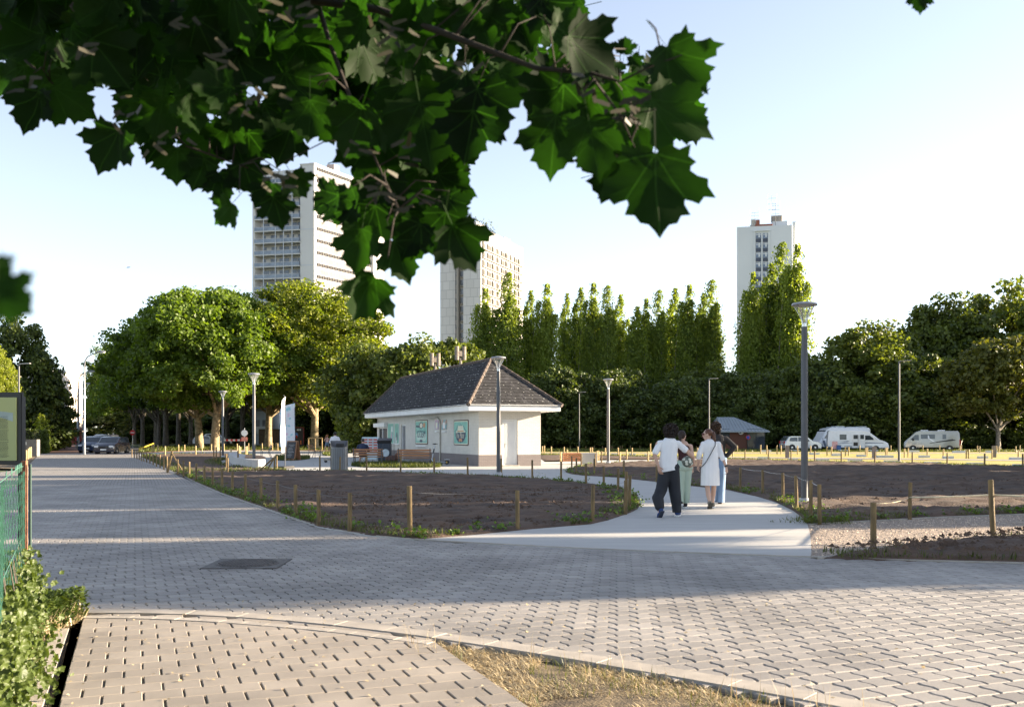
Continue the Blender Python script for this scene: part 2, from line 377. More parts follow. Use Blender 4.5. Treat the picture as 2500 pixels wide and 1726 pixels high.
pavers('road_pavers', road_poly, TH, .205, .2, .012, .010, M_paver, ymax=31.6, seed=3, wave=.012, chamf=.007)
# foreground pavement
u0s, u1s = .05 - .118 * 4, .05 + .118 * 18
def uv(u, v): return Vector((u * math.cos(TH) - v * math.sin(TH), u * math.sin(TH) + v * math.cos(TH)))
walk_poly = [uv(u0s, 3), uv(u1s, 3), uv(u1s, 7.45)] + [Vector((p.x, p.y)) for p in [G(757, 1519), G(432, 1497), G(183, 1497)]] + [uv(u0s, 9.4)]
sheet('pavement_bed', walk_poly, -0.016, M_joint)
pavers('pavement', walk_poly, TH, .236, .211, .013, .007, M_walk, seed=5, ulim=(u0s, u1s), tilt=.0015, chamf=.005, off=(.05, 0))
# kerb rows
def kerb_strip(name, pts, wd, L, z, mat, th=.12, side=1, seed=0, gap=.002):
    rnd = random.Random(seed); P = smooth_poly(pts, 2, closed=False); seg = []; acc = 0; cur = [P[0]]
    out = MB(); D = [0]
    for a, b in zip(P[:-1], P[1:]): D.append(D[-1] + (b - a).length)
    def pt(d):
        d = min(max(d, 0), D[-1])
        for i in range(len(P) - 1):
            if D[i + 1] >= d: 
                t = (d - D[i]) / max(1e-9, D[i + 1] - D[i]); return P[i].lerp(P[i + 1], t), (P[i + 1] - P[i]).normalized()
        return P[-1], (P[-1] - P[-2]).normalized()
    d = 0
    while d < D[-1] - .05:
        e = min(d + L, D[-1]); a, ta = pt(d + gap); b, tb = pt(e - gap); na = Vector((-ta.y, ta.x)) * side; nb = Vector((-tb.y, tb.x)) * side
        zz = z + rnd.uniform(-.0015, .0015); c = .003
        q = [a, b, b + nb * wd, a + na * wd]
        ctr = (q[0] + q[1] + q[2] + q[3]) / 4
        top = [Vector((p.x + (ctr.x - p.x) * .012, p.y + (ctr.y - p.y) * .012, zz)) for p in q]; md = [Vector((p.x, p.y, zz - c)) for p in q]; bt = [Vector((p.x, p.y, zz - th)) for p in q]
        out.add(top + md + bt, [(0, 1, 2, 3)] + [(i + 4, (i + 1) % 4 + 4, (i + 1) % 4, i) for i in range(4)] + [(i + 8, (i + 1) % 4 + 8, (i + 1) % 4 + 4, i + 4) for i in range(4)])
        d = e
    o = out.build(name, mat); o['kind'] = 'structure'; return o
kerb_strip('kerb', [(p.x, p.y) for p in kerb_w], .2, .5, .008, M_kerb, side=1, seed=1)
kerb_strip('kerb_inner_row', [(p.x, p.y) for p in [G(-100, 1505), G(183, 1503), G(432, 1505), G(757, 1528), G(1062, 1566)]], -.11, .22, .005, M_kerb, side=1, seed=4)
kerb_strip('road_edging', [(p.x, p.y) for p in GP([(p[0], p[1] - .5) for p in [(345, 1117)] + road_up])], .1, 1.0, .012, M_kerb, side=1, seed=2)
kerb_strip('mouth_edging', [(p.x, p.y) for p in GP(mouth + [(2500, 1376), (3200, 1395)])], .07, 1.0, .014, M_kerb, side=1, seed=2)
# edging beside the pavement on the left, lower than the pavement
kerb_strip('path_edging', [tuple(uv(u0s - .09, 3)), tuple(uv(u0s - .09, 9.0))], .12, 1.0, -.012, M_kerb, side=1, seed=8)
sheet('edging_gap', [uv(u0s - .1, 3), uv(u0s + .01, 3), uv(u0s + .01, 9), uv(u0s - .1, 9)], -.05, M_dirt)
# dry verge in the right foreground
verge = [Vector((p.x, p.y)) for p in [G(1062, 1560), G(1406, 1613), G(1838, 1690), G(2054, 1728)]] + [Vector((3.2, 4.4)), Vector((4.5, 2.8)), Vector((.5, 2.8)), uv(u1s + .005, 4.0), uv(u1s + .005, 7.2)]
soilbed('dry_verge', verge, .05, M_dirt, h=-.035, amp=.035, seed=11, slope=5)
leftbed = [uv(u0s - .4, 3), uv(u0s - .4, 9.1), Vector((-4.3, 8.6)), Vector((-5.2, 9.3)), Vector((-6.5, 9.6)), Vector((-6.5, 3))]
soilbed('left_planting_bed', leftbed, .06, M_dirt, h=-.03, amp=.03, seed=12, slope=5)
# concrete paths and plaza
right_edge = [(1979, 1361), (1981, 1345), (1980, 1323), (1977, 1300), (1972, 1282), (1958, 1263), (1938, 1248), (1894, 1226), (1847, 1212), (1771, 1195), (1683, 1186), (1600, 1176), (1505, 1165.5), (1421, 1160.7), (1395, 1157.5), (1382, 1153.5), (1379, 1150.5), (1388, 1146), (1406, 1140), (1440, 1135), (1500, 1131), (1600, 1129.5), (1700, 1126), (1760, 1123)]
bed1_up = [(425, 1156.5), (440, 1155.5), (500, 1154), (716, 1151), (860, 1152), (1061, 1159), (1210, 1164), (1350, 1174), (1445, 1183), (1502, 1190), (1540, 1202), (1559, 1219), (1564, 1233), (1557, 1243), (1540, 1252), (1517, 1259.5), (1483, 1271), (1443, 1280), (1298, 1292), (1135, 1308), (1015, 1317)]
plaza = GP(mouth + right_edge[1:] + [(1762, 1118.5), (1600, 1122.5), (1490, 1123), (1410, 1126), (1330, 1127.5), (1310, 1112), (900, 1107), (760, 1101), (560, 1099.5), (480, 1101), (400, 1103.5), (338, 1107), (345, 1117)] + road_up)
slab('plaza', [Vector((p.x, p.y)) for p in plaza], 0.004, M_conc, .1)
bed1 = [Vector((p.x, p.y)) for p in GP(bed1_up + [(900, 1307), (778, 1286), (649, 1242), (540, 1204), (479, 1178), (447, 1162.5)])]
soilbed('near_soil_bed', bed1, .13, M_soil, h=.045, amp=.06, seed=21, slope=.6)
bed0 = [Vector((p.x, p.y)) for p in GP([(347, 1117), (345, 1112), (420, 1109), (520, 1108), (600, 1109.5), (625, 1113), (600, 1118), (560, 1121), (540, 1125), (540, 1132), (560, 1139), (620, 1144), (700, 1147), (700, 1148.5), (560, 1150), (425, 1153)])]
soilbed('far_left_soil_bed', bed0, .25, M_soil, h=.05, amp=.05, seed=31)
bed2 = [Vector((p.x, p.y)) for p in GP([(p[0] + 1, p[1] + .2) for p in right_edge[4:-1]] + [(1762, 1123.3), (1850, 1125), (2019, 1130.5), (2270, 1134), (2500, 1143), (2900, 1156), (3300, 1215), (3000, 1238), (2500, 1256), (2270, 1264), (2138, 1272), (1975, 1281)])]
soilbed('large_soil_bed', bed2, .2, M_soil, h=.06, amp=.085, seed=41, slope=.6)
gravelp = [Vector((p.x, p.y)) for p in GP([(1972, 1282.4), (2138, 1273), (2270, 1265), (2500, 1257), (3000, 1239), (3300, 1280), (2500, 1306), (2395, 1317), (2239, 1332), (2126, 1344), (2000, 1362), (1979, 1361), (1981, 1345), (1980, 1323)])]
sheet('gravel_path', gravelp, 0.0, M_gravel)
kerb_strip('gravel_path_edging', [(p.x, p.y) for p in GP([(1975, 1281), (2138, 1272.5), (2270, 1264.5), (2500, 1256.5), (3000, 1238)])], .05, 1, .02, M_kerb, side=1, seed=5)
kerb_strip('gravel_path_lower_edging', [(p.x, p.y) for p in GP([(1995, 1363), (2126, 1344.5), (2239, 1332.5), (2395, 1317.5), (2500, 1306.5), (3300, 1281)])], -.05, 1, .02, M_kerb, side=1, seed=6)
bed3 = [Vector((p.x, p.y)) for p in GP([(2010, 1363), (2126, 1346), (2239, 1334), (2395, 1319.5), (2500, 1308.5), (3300, 1284), (3300, 1394), (2500, 1374.5), (2250, 1368.5)])]
soilbed('front_soil_bed', bed3, .06, M_soil, h=.05, amp=.07, seed=51, mound=.16)
# far grounds right: green gravel parking lawn with lanes, grass strips
zf = lambda px, py: Vector((G(px, py).x, G(px, py).y))
sheet('parking_lawn', [zf(1300, 1127), zf(1490, 1125), zf(1762, 1118.5), zf(1762, 1124), zf(1850, 1126), zf(2019, 1131), zf(2270, 1134.5), zf(2500, 1143.5), zf(2900, 1157), zf(3600, 1140), zf(3600, 1088), zf(1250, 1088), zf(1250, 1118)], -.06, M_lot)
def strip(name, pts, z, mat): return sheet(name, [zf(*p) for p in pts], z, mat)
strip('parking_lane', [(1318, 1103.2), (2700, 1104.2), (2700, 1105.6), (1318, 1104.6)], -.05, M_lane)
strip('parking_access_lane', [(1300, 1110.5), (1320, 1109), (1762, 1115.6), (2050, 1118), (2600, 1124), (2600, 1121.6), (2050, 1115.5), (1762, 1113.2)], -.046, M_lane)
strip('motorhome_pitch', [(1800, 1098.8), (2700, 1098.8), (2700, 1092.5), (1800, 1092.5)], -.05, M_asph)
strip('grass_strip', [(1300, 1101.2), (1800, 1101.2), (2700, 1101.4), (2700, 1099.2), (1800, 1098.8), (1300, 1095)], -.04, M_ground)
soilbed('middle_soil_bed', [zf(*p) for p in [(1312, 1111.5), (1440, 1112.5), (1600, 1116.5), (1740, 1117.8), (1600, 1120.5), (1490, 1120.8), (1420, 1121), (1330, 1124.5), (1312, 1120)]], .35, M_soil, h=.04, amp=.06, seed=61)
# far grounds left
strip('cycle_path', [(336, 1106.5), (400, 1102.5), (560, 1098.5), (800, 1099.7), (820, 1098.6), (560, 1097.3), (400, 1100.6), (336, 1103.5)], -.03, M_redb)
strip('street', [(196, 1108.2), (338, 1108.2), (336, 1103), (345, 1094), (250, 1075), (166, 1062.6), (161, 1062.6), (175, 1080)], -.05, M_asph)
strip('footway', [(95, 1108.2), (196, 1108.2), (178, 1080), (160.6, 1062.6), (158, 1062.6), (140, 1080), (110, 1100)], -.04, M_redb)
strip('cross_path', [(88, 1110.2), (340, 1110.2), (338, 1106.8), (92, 1106.8)], .005, M_lane)
strip('verge_left', [(60, 1144), (94, 1110), (90, 1106), (20, 1106), (-60, 1140)], -.02, M_dirt)
# ------------------------------------------------------------------ drain cover in the road
def drain():
    c = G(605, 1376); c.z = 0; t = empty('drain_cover', c, TH - .35, 'square cast-iron drain cover with a round ribbed lid set in the paved road', 'drain cover')
    mi = pm('cast_iron', (.10, .09, .085), .55, metal=.6, var=.3, scale=14, bump=.3, bscale=90)
    f = MB(); 
    f.box((0, 0, -.006), (.92, .92, .03)); f.build('frame', mi, t, bevel=.006)
    l = MB(); l.lathe([(.385, .005), (.385, .014), (.365, .018), (.355, .012)], 40); 
    for i in range(-8, 9):
        x = i * .042; h = math.sqrt(max(0, .345 ** 2 - x * x)); l.box((x, 0, .015), (.02, 2 * h, .012))
    l.build('lid', mi, t)
drain()
# ================================================================== buildings
M_white = pm('white_paint', (.78, .78, .76), .5, var=.04, scale=2, bump=.05)
M_glass = pm('window_glass', (.05, .06, .07), .08, var=.3, scale=.8, spec=.8)
M_dkmet = pm('dark_metal', (.05, .052, .055), .45, metal=.4, var=.15)
M_black = pm('black_plastic', (.018, .018, .02), .45)
def kiosk():
    cw = G(1169, 1138.7); dl = Vector((-920, FPX, 0)).normalized(); dr = Vector((dl.y, -dl.x, 0))
    root = empty('ice_cream_kiosk', (cw.x, cw.y, 0), math.atan2(dr.y, dr.x), 'cream brick kiosk with dark hipped tile roof and white fascia', 'kiosk')
    # local frame: x along the short front wall, y along the long side wall; corner at 0,0
    def tl(px):   # distance along the side wall where pixel column px meets it
        k = (px - 1250) / FPX; return (k * cw.y - cw.x) / (dl.x - k * dl.y)
    def tr(px):
        k = (px - 1250) / FPX; return (k * cw.y - cw.x) / (dr.x - k * dr.y)
    def zl(px, py): t = tl(px); Y = cw.y + dl.y * t; return EYE - (py - HOR) * Y / FPX
    def zr(px, py): t = tr(px); Y = cw.y + dr.y * t; return EYE - (py - HOR) * Y / FPX
    W = tr(1320); Lt = tl(918); H = 2.78; o = .78; kk = (890.4 - 1250) / FPX; F0 = cw - dr * .78; Lf = (kk * F0.y - F0.x) / (dl.x - kk * dl.y)
    Lt = min(Lt, Lf - 1.2)
    wall, wt, wp = newmat('painted_brick')
    def brickmat(m, t, p, col, colm, bw=.22, rh=.075, rough=.6):
        tc = N(t, 'ShaderNodeTexCoord'); sp = N(t, 'ShaderNodeSeparateXYZ'); t.links.new(tc.outputs['Object'], sp.inputs[0])
        ad = N(t, 'ShaderNodeMath', operation='ADD'); t.links.new(sp.outputs[0], ad.inputs[0]); t.links.new(sp.outputs[1], ad.inputs[1])
        cb = N(t, 'ShaderNodeCombineXYZ'); t.links.new(ad.outputs[0], cb.inputs[0]); t.links.new(sp.outputs[2], cb.inputs[1])
        br = N(t, 'ShaderNodeTexBrick'); t.links.new(cb.outputs[0], br.inputs['Vector']); br.inputs['Scale'].default_value = 1
        br.inputs['Brick Width'].default_value = bw; br.inputs['Row Height'].default_value = rh; br.inputs['Mortar Size'].default_value = .008
        br.inputs['Color1'].default_value = col4(col); br.inputs['Color2'].default_value = col4([c * .93 for c in col]); br.inputs['Mortar'].default_value = col4(colm)
        nz = N(t, 'ShaderNodeTexNoise'); nz.inputs['Scale'].default_value = 1.3; nz.inputs['Detail'].default_value = 5; t.links.new(tc.outputs['Object'], nz.inputs[0])
        mr = N(t, 'ShaderNodeMapRange'); mr.inputs[3].default_value = .80; mr.inputs[4].default_value = 1.1; t.links.new(nz.outputs[0], mr.inputs[0])
        sc = N(t, 'ShaderNodeVectorMath', operation='SCALE'); t.links.new(br.outputs[0], sc.inputs[0]); t.links.new(mr.outputs[0], sc.inputs['Scale']); t.links.new(sc.outputs[0], p.inputs['Base Color'])
        p.inputs['Roughness'].default_value = rough
        b = N(t, 'ShaderNodeBump', invert=True); b.inputs['Strength'].default_value = .6; b.inputs['Distance'].default_value = .01; t.links.new(br.outputs['Fac'], b.inputs['Height']); t.links.new(b.outputs[0], p.inputs['Normal'])
    brickmat(wall, wt, wp, (.68, .65, .58), (.55, .52, .46))
    plin, pt_, pp_ = newmat('plinth_brick'); brickmat(plin, pt_, pp_, (.20, .17, .165), (.15, .13, .125))
    pl = .58
    # openings along the side wall (px0, px1, z0, z1)
    dx0, dx1 = tr(1226), tr(1264); dz = zr(1245, 1023)
    m = MB()
    # walls as thick panels with a gap for the front door and the side door
    s0, s1 = tl(990), tl(979)       # side door
    sd = min(s0, s1); se = max(s0, s1)
    T = .25
    m.box((dx0 / 2, T / 2, (pl + H) / 2), (dx0, T, H - pl)); m.box(((dx1 + W) / 2, T / 2, (pl + H) / 2), (W - dx1, T, H - pl)); m.box(((dx0 + dx1) / 2, T / 2, (dz + H) / 2), (dx1 - dx0, T, H - dz))
    m.box((T / 2, (T + sd) / 2, (pl + H) / 2), (T, sd - T, H - pl)); m.box((T / 2, (sd + se) / 2, (2.25 + H) / 2), (T, se - sd, H - 2.25))
    # counter window near the far end
    c0, c1 = tl(945), tl(921); cz0, cz1 = 1.02, 2.1
    m.box((T / 2, (se + c0) / 2, (pl + H) / 2), (T, c0 - se, H - pl)); m.box((T / 2, (c1 + Lt) / 2, (pl + H) / 2), (T, Lt - c1, H - pl))
    m.box((T / 2, (c0 + c1) / 2, (pl + cz0) / 2), (T, c1 - c0, cz0 - pl)); m.box((T / 2, (c0 + c1) / 2, (cz1 + H) / 2), (T, c1 - c0, H - cz1))
    m.box((W - T / 2, (T + Lt) / 2, (pl + H) / 2), (T, Lt - T, H - pl)); m.box((W / 2, Lt + T / 2, (pl + H) / 2), (W, T, H - pl))
    m.build('wall', wall, root)
    m = MB(); e = .012
    m.box((dx0 / 2 - e / 2, T / 2, pl / 2), (dx0 + e, T + e * 2, pl)); m.box(((dx1 + W) / 2 + e / 2, T / 2, pl / 2), (W - dx1 + e, T + e * 2, pl))
    m.box((T / 2, (T + sd) / 2, pl / 2 - .001), (T + 2 * e, sd - T, pl)); m.box((T / 2, (se + Lt) / 2, pl / 2 - .001), (T + 2 * e, Lt - se, pl)); m.box((W - T / 2, (T + Lt) / 2, pl / 2 - .001), (T + 2 * e, Lt - T, pl)); m.box((W / 2, Lt + T / 2, pl / 2), (W, T + e, pl))
    m.build('plinth', plin, root)
    # fascia, soffit
    m = MB(); ft, fb = 3.07, 2.80
    x0, x1, y0, y1 = -o, W + o, -o, Lf
    m.box(((x0 + x1) / 2, y0 + .02, (ft + fb) / 2), (x1 - x0, .04, ft - fb)); m.box(((x0 + x1) / 2, y1 - .02, (ft + fb) / 2), (x1 - x0, .04, ft - fb))
    m.box((x0 + .02, (y0 + y1) / 2, (ft + fb) / 2), (.04, y1 - y0 - .082, ft - fb)); m.box((x1 - .02, (y0 + y1) / 2, (ft + fb) / 2), (.04, y1 - y0 - .082, ft - fb))
    m.box(((x0 + x1) / 2, (y0 + y1) / 2, fb - .012), (x1 - x0 - .05, y1 - y0 - .05, .02))
    for (cx, cy, sx, sy) in [((x0 + x1) / 2, y0 - .03, x1 - x0 + .1, .1), (x0 - .03, (y0 + y1) / 2, .1, y1 - y0)]:
        m.box((cx, cy, ft + .012), (sx, sy, .03))
    m.build('fascia', M_white, root)
    # hipped roof of tiles in lapped courses
    tile = pm('roof_tile', (.030, .029, .031), .95, var=.3, scale=2.2, bump=.25, bscale=60, island=.3)
    lich = pm('lichen', (.5, .5, .46), .9, var=.2)
    rx = (x0 + x1) / 2; ze = 3.05; R0 = cw + dr * rx; kk = (979 - 1250) / FPX; ry0, ry1, rz = 2.95, (kk * R0.y - R0.x) / (dl.x - kk * dl.y), 5.62
    faces3 = [((x0 - .06, y0 - .06), (x1 + .06, y0 - .06), (rx, ry0), (rx, ry0)), ((x0 - .06, y1 + .06), (x0 - .06, y0 - .06), (rx, ry0), (rx, ry1)), ((x1 + .06, y0 - .06), (x1 + .06, y1 + .06), (rx, ry1), (rx, ry0)), ((x1 + .06, y1 + .06), (x0 - .06, y1 + .06), (rx, ry1), (rx, ry1))]
    tb = MB(); rnd = random.Random(5); lb = MB()
    for fi, (a, b, c_, d_) in enumerate(faces3):
        A = Vector((*a, ze)); B = Vector((*b, ze)); Cc = Vector((*c_, rz)); D = Vector((*d_, rz))
        nrm = (B - A).cross(D - A).normalized(); 
        if nrm.z < 0: nrm = -nrm
        cs = 15; 
        for k in range(cs):
            t0, t1 = k / cs, (k + 1.12) / cs; t1 = min(t1, 1)
            e0a, e0b = A.lerp(D, t0), B.lerp(Cc, t0); e1a, e1b = A.lerp(D, t1), B.lerp(Cc, t1)
            ln = (e0b - e0a).length; nt_ = max(1, int(ln / .3)) 
            if fi in (2, 3): nt_ = max(1, nt_ // 6)
            for j in range(nt_):
                s0_, s1_ = j / nt_, (j + 1) / nt_; g = .006 / max(ln, .3)
                lo = .03 + rnd.uniform(-.006, .01)
                p = [e0a.lerp(e0b, s0_ + g) + nrm * lo, e0a.lerp(e0b, s1_ - g) + nrm * (lo + rnd.uniform(-.006, .006)), e1a.lerp(e1b, s1_ - g) + nrm * .008, e1a.lerp(e1b, s0_ + g) + nrm * .008]
                q = [v - nrm * .028 for v in p[:2]]
                tb.add(p + q, [(0, 1, 2, 3), (4, 5, 1, 0), (0, 3, 4), (1, 5, 2)])
                if fi < 2 and rnd.random() < (.75 if fi == 0 else .4):
                    ctr = p[0].lerp(p[1], rnd.uniform(.2, .8)).lerp(p[2], rnd.uniform(.0, .3)) + nrm * .006; u = (B - A).normalized(); v = (D - A).normalized(); r = rnd.uniform(.012, .035) if fi == 0 else rnd.uniform(.018, .05)
                    n_ = 5; lb.add([ctr + (u * math.cos(i * 1.256) * r * rnd.uniform(.8, 1.8) + v * math.sin(i * 1.256) * r * .8) for i in range(n_)], [tuple(range(n_))])
    under = MB(); under.add([(x0, y0, ze), (x1, y0, ze), (x1, y1, ze), (x0, y1, ze), (rx, ry0, rz - .01), (rx, ry1, rz - .01)], [(0, 1, 4), (1, 2, 5, 4), (2, 3, 5), (3, 0, 4, 5), (3, 2, 1, 0)])
    rf = under.build('roof', tile, root)
    tb.build('roof_tiles', tile, rf, fix=False); lo_ = lb.build('lichen_spots', lich, rf, fix=False); lo_['kind'] = 'stuff'
    hip = MB()
    for a, b in [((x0 - .06, y0 - .06, ze + .03), (rx, ry0, rz + .02)), ((x1 + .06, y0 - .06, ze + .03), (rx, ry0, rz + .02)), ((rx, ry0, rz + .02), (rx, ry1, rz + .02)), ((x0 - .06, y1 + .06, ze + .03), (rx, ry1, rz + .02))]:
        a = Vector(a); b = Vector(b); n_ = int((b - a).length / .4)
        for i in range(n_):
            p = a.lerp(b, i / n_); q = a.lerp(b, (i + 1.15) / n_); hip.tube([p, q], [.105, .085], 8)
    hip.build('ridge_tiles', pm('ridge_tile', (.10, .075, .06), .8, var=.3, scale=5, bump=.2), rf, smooth='auto')
    # vent pipes on the ridge
    for px in (1062, 1124):
        k = (px - 1250) / FPX; s = 5.0
        # solve the ridge point seen at px
        best = min(((abs(((cw + dr * rx + dl * yy).x) / ((cw + dr * rx + dl * yy).y) - k), yy) for yy in np.linspace(ry0, ry1, 300)))[1]
        v = MB(); v.lathe([(.09, rz - .3), (.09, rz + .45)], 10, (rx, best, 0)); 
        for sx in (-1, 1): v.lathe([(.13, rz + .35), (.13, rz + 1.15)], 10, (rx + sx * .22, best, 0))
        v.box((rx, best, rz + .72), (.5, .2, .3)); v.lathe([(.1, rz + .4), (.1, rz + 1.0)], 10, (rx, best + .2, 0))
        v.build('vent_pipe', pm('vent_concrete', (.26, .22, .18), .9, var=.3, scale=8, bump=.3), root, smooth='auto')
    # front door
    d = MB(); dw = dx1 - dx0; dc = (dx0 + dx1) / 2
    d.box((dx0 + .045, .14, dz / 2), (.09, .09, dz)); d.box((dx1 - .045, .14, dz / 2), (.09, .09, dz)); d.box((dc, .14, dz - .045), (dw - .18, .09, .09)); 
    do = d.build('door', M_white, root, bevel=.006)
    d = MB(); d.box((dc, .155, (dz - .09) / 2), (dw - .18, .05, dz - .1)); d.box((dc, .125, (dz - .09) / 2), (dw - .42, .02, dz - .35))
    for i in range(8): d.box((dx0 + .25 + i * (dw - .5) / 7.0, .112, (dz - .09) / 2), (.008, .006, dz - .4))
    d.build('door_leaf', M_white, do, bevel=.003)
    h = MB(); h.box((dx0 + .16, .105, 1.05), (.04, .02, .24)); h.box((dx0 + .21, .075, 1.12), (.13, .02, .02)); h.box((dx0 + .16, .09, 1.12), (.02, .03, .02)); h.build('handle', pm('steel', (.6, .6, .6), .3, metal=.9), do)
    m = MB(); m.box((dc, -.06, .03), (dw + .1, .2, .06)); m.build('doorstep', M_kerb, root)
    # side door: recessed, grey, ajar
    sdm = MB(); sc_ = (sd + se) / 2
    sdm.box((.12, sd + .03, 1.12), (.1, .06, 2.25)); sdm.box((.12, se - .03, 1.12), (.1, .06, 2.25)); sdm.box((.12, sc_, 2.21), (.1, se - sd - .12, .08))
    so_ = sdm.build('side_door', M_white, root); a_ = MB(); a_.box((.17, sc_, 1.1), (.04, se - sd - .13, 2.14)); a_.build('glazed_leaf', pm('grey_leaf', (.16, .17, .18), .3, spec=.6), so_)
    # counter window with shutter box, ledge
    cc = (c0 + c1) / 2; cwd = c1 - c0
    f = MB(); 
    for yy in (c0 + .04, cc, c1 - .04): f.box((.06, yy, (cz0 + cz1) / 2), (.08, .08, cz1 - cz0))
    for zz in (cz0 + .04, cz1 - .04): f.box((.058, cc, zz), (.08, cwd - .001, .08))
    wn = f.build('counter_window', M_white, root); g = MB(); g.box((.085, (c0 + cc) / 2, (cz0 + cz1) / 2), (.012, cwd / 2 - .08, cz1 - cz0 - .16)); g.box((.085, (c1 + cc) / 2, (cz0 + cz1) / 2), (.012, cwd / 2 - .08, cz1 - cz0 - .16)); g.build('pane', M_glass, wn)
    sb = MB(); sb.box((-.13, cc, cz1 + .16), (.26, cwd + .3, .28)); sb.build('shutter_box', M_white, wn, bevel=.02)
    lg = MB(); lg.box((-.2, cc - .3, cz0 - .04), (.42, cwd + 1.0, .06)); lg.build('ledge', pm('ledge_wood', (.25, .13, .06), .5, var=.3, scale=8), wn)
    # posters
    teal = pm('poster_teal', (.20, .50, .42), .35, var=.12, scale=2.5); cream = pm('poster_cream', (.72, .70, .55), .4, var=.06); navy = pm('poster_navy', (.03, .05, .10), .4); rust = pm('rusty_rim', (.09, .05, .035), .7, var=.4, scale=20); org = pm('poster_orange', (.55, .28, .14), .5, var=.2); pink = pm('poster_pink', (.62, .28, .32), .5, var=.2, scale=9, col2=(.35, .5, .6))
    def frame(px0, px1, py0, py1):
        a, b = tl(px1), tl(px0); c = (a + b) / 2; z1 = zl((px0 + px1) / 2, py0); z0 = zl((px0 + px1) / 2, py1); return c, b - a, z0, z1
    # text on the side wall: text x runs towards -y (viewer sees the wall from -x side: left on screen = far = +y)
    def TM(y, z): return Matrix.Translation((-.045, y, z)) @ Matrix(((0, 0, -1, 0), (-1, 0, 0, 0), (0, 1, 0, 0), (0, 0, 0, 1)))
    def rrect(w_, h_, r): 
        out = []
        for cx, cz, a0 in ((w_ / 2 - r, h_ / 2 - r, 0), (-w_ / 2 + r, h_ / 2 - r, 90), (-w_ / 2 + r, -h_ / 2 + r, 180), (w_ / 2 - r, -h_ / 2 + r, 270)):
            for k in range(4): a = math.radians(a0 + k * 30); out.append((cx + r * math.cos(a), cz + r * math.sin(a)))
        return out
    def panel(par, name, pts, y, z, d, mat, th=.006): 
        mm = MB(); mm.prism(pts, 0, th, M=Matrix.Translation((-d, y, z)) @ Matrix(((0, 0, -1, 0), (-1, 0, 0, 0), (0, 1, 0, 0), (0, 0, 0, 1)))); return mm.build(name, mat, par)
    def sc2(pts, a, b=None): b = a if b is None else b; return [(x * a, z * b) for x, z in pts]
    c, w_, z0, z1 = frame(1015, 1045, 1025, 1084.5); zc = (z0 + z1) / 2; hh = z1 - z0
    P = panel(root, 'ice_cream_poster', rrect(w_, hh, .1), c, zc, .002, rust, .025); panel(P, 'field', rrect(w_ - .12, hh - .1, .09), c, zc, .027, cream); panel(P, 'inner_field', rrect(w_ - .2, hh - .2, .08), c, zc, .033, teal)
    panel(P, 'banner', [(-.42 * w_, -.02), (-.3 * w_, .02), (0, .06), (.3 * w_, .02), (.42 * w_, -.02), (.36 * w_, -.38 * hh * .8), (-.36 * w_, -.38 * hh * .8)], c, zc - .08, .038, pm('poster_pale', (.5, .66, .56), .4), .004)
    text_obj('lettering', 'ICECREAM', .60, navy, P, TM(c, zc - .14), sx=w_ * .72 / 2.95)
    panel(P, 'emblem', [(math.cos(i * .5236) * .17 * w_, math.sin(i * .5236) * .2) for i in range(12)], c, zc + hh * .27, .038, navy, .004); panel(P, 'scoop', [(math.cos(i * .5236) * .12 * w_, math.sin(i * .5236) * .15) for i in range(12)], c - .02, zc + hh * .27, .042, cream, .004)
    panel(P, 'biscuit', [(math.cos(i * .5236) * .09 * w_, math.sin(i * .5236) * .15) for i in range(12)], c - .25 * w_, zc + hh * .28, .042, org, .004); panel(P, 'wafer', [(-.14 * w_, -.05), (.14 * w_, -.08), (.14 * w_, .03), (-.14 * w_, .06)], c + .28 * w_, zc + hh * .24, .042, navy, .004)
    panel(P, 'badge', [(math.cos(i * .5236) * .12 * w_, math.sin(i * .5236) * .08) for i in range(12)], c, zc - hh * .36, .04, navy, .004)
    panel(root, 'sill', [(-w_ * .4, -.05), (w_ * .4, -.05), (w_ * .4, .05), (-w_ * .4, .05)], c, z0 - .1, .0, M_white, .09)
    c, w_, z0, z1 = frame(1109, 1144.5, 1025, 1087); zc = (z0 + z1) / 2; hh = z1 - z0
    P = panel(root, 'the_place_poster', rrect(w_, hh, .1), c, zc, .002, rust, .025); panel(P, 'field', rrect(w_ - .12, hh - .1, .09), c, zc, .027, cream); panel(P, 'inner_field', rrect(w_ - .2, hh - .2, .08), c, zc, .033, teal)
    shield = [(0, -.5), (-.12, -.42), (-.2, -.36), (-.24, -.28), (-.34, -.16), (-.3, -.02), (-.36, .08), (-.24, .2), (-.2, .32), (-.08, .34), (0, .42), (.08, .34), (.2, .32), (.24, .2), (.36, .08), (.3, -.02), (.34, -.16), (.24, -.28), (.2, -.36), (.12, -.42)]
    panel(P, 'emblem_rim', sc2(shield, w_ * 1.12, hh * .8), c, zc, .038, navy, .003); panel(P, 'emblem_ring', sc2(shield, w_ * 1.03, hh * .75), c, zc, .0415, teal, .003)
    panel(P, 'emblem_top', [(-.33 * w_, .02), (.33 * w_, .02), (.2 * w_, .14), (.17 * w_, .36), (-.17 * w_, .36), (-.2 * w_, .14)], c, zc, .045, cream, .003); panel(P, 'emblem_body', [(-.33 * w_, .0), (.33 * w_, .0), (.3 * w_, -.3), (.16 * w_, -.5), (-.16 * w_, -.5), (-.3 * w_, -.3)], c, zc, .045, navy, .003)
    [text_obj('lettering', tx, .46, cream, P, Matrix.Translation((-.006, 0, 0)) @ TM(c + dy * w_, zc - .15), sx=w_ * .36 / 1.28) for tx, dy in (('The', .20), ('Place', -.105))]; panel(P, 'orange_patch', [(-.12 * w_, -.08), (.12 * w_, -.08), (.08 * w_, .06), (-.08 * w_, .06)], c, zc - .38, .049, org, .003)
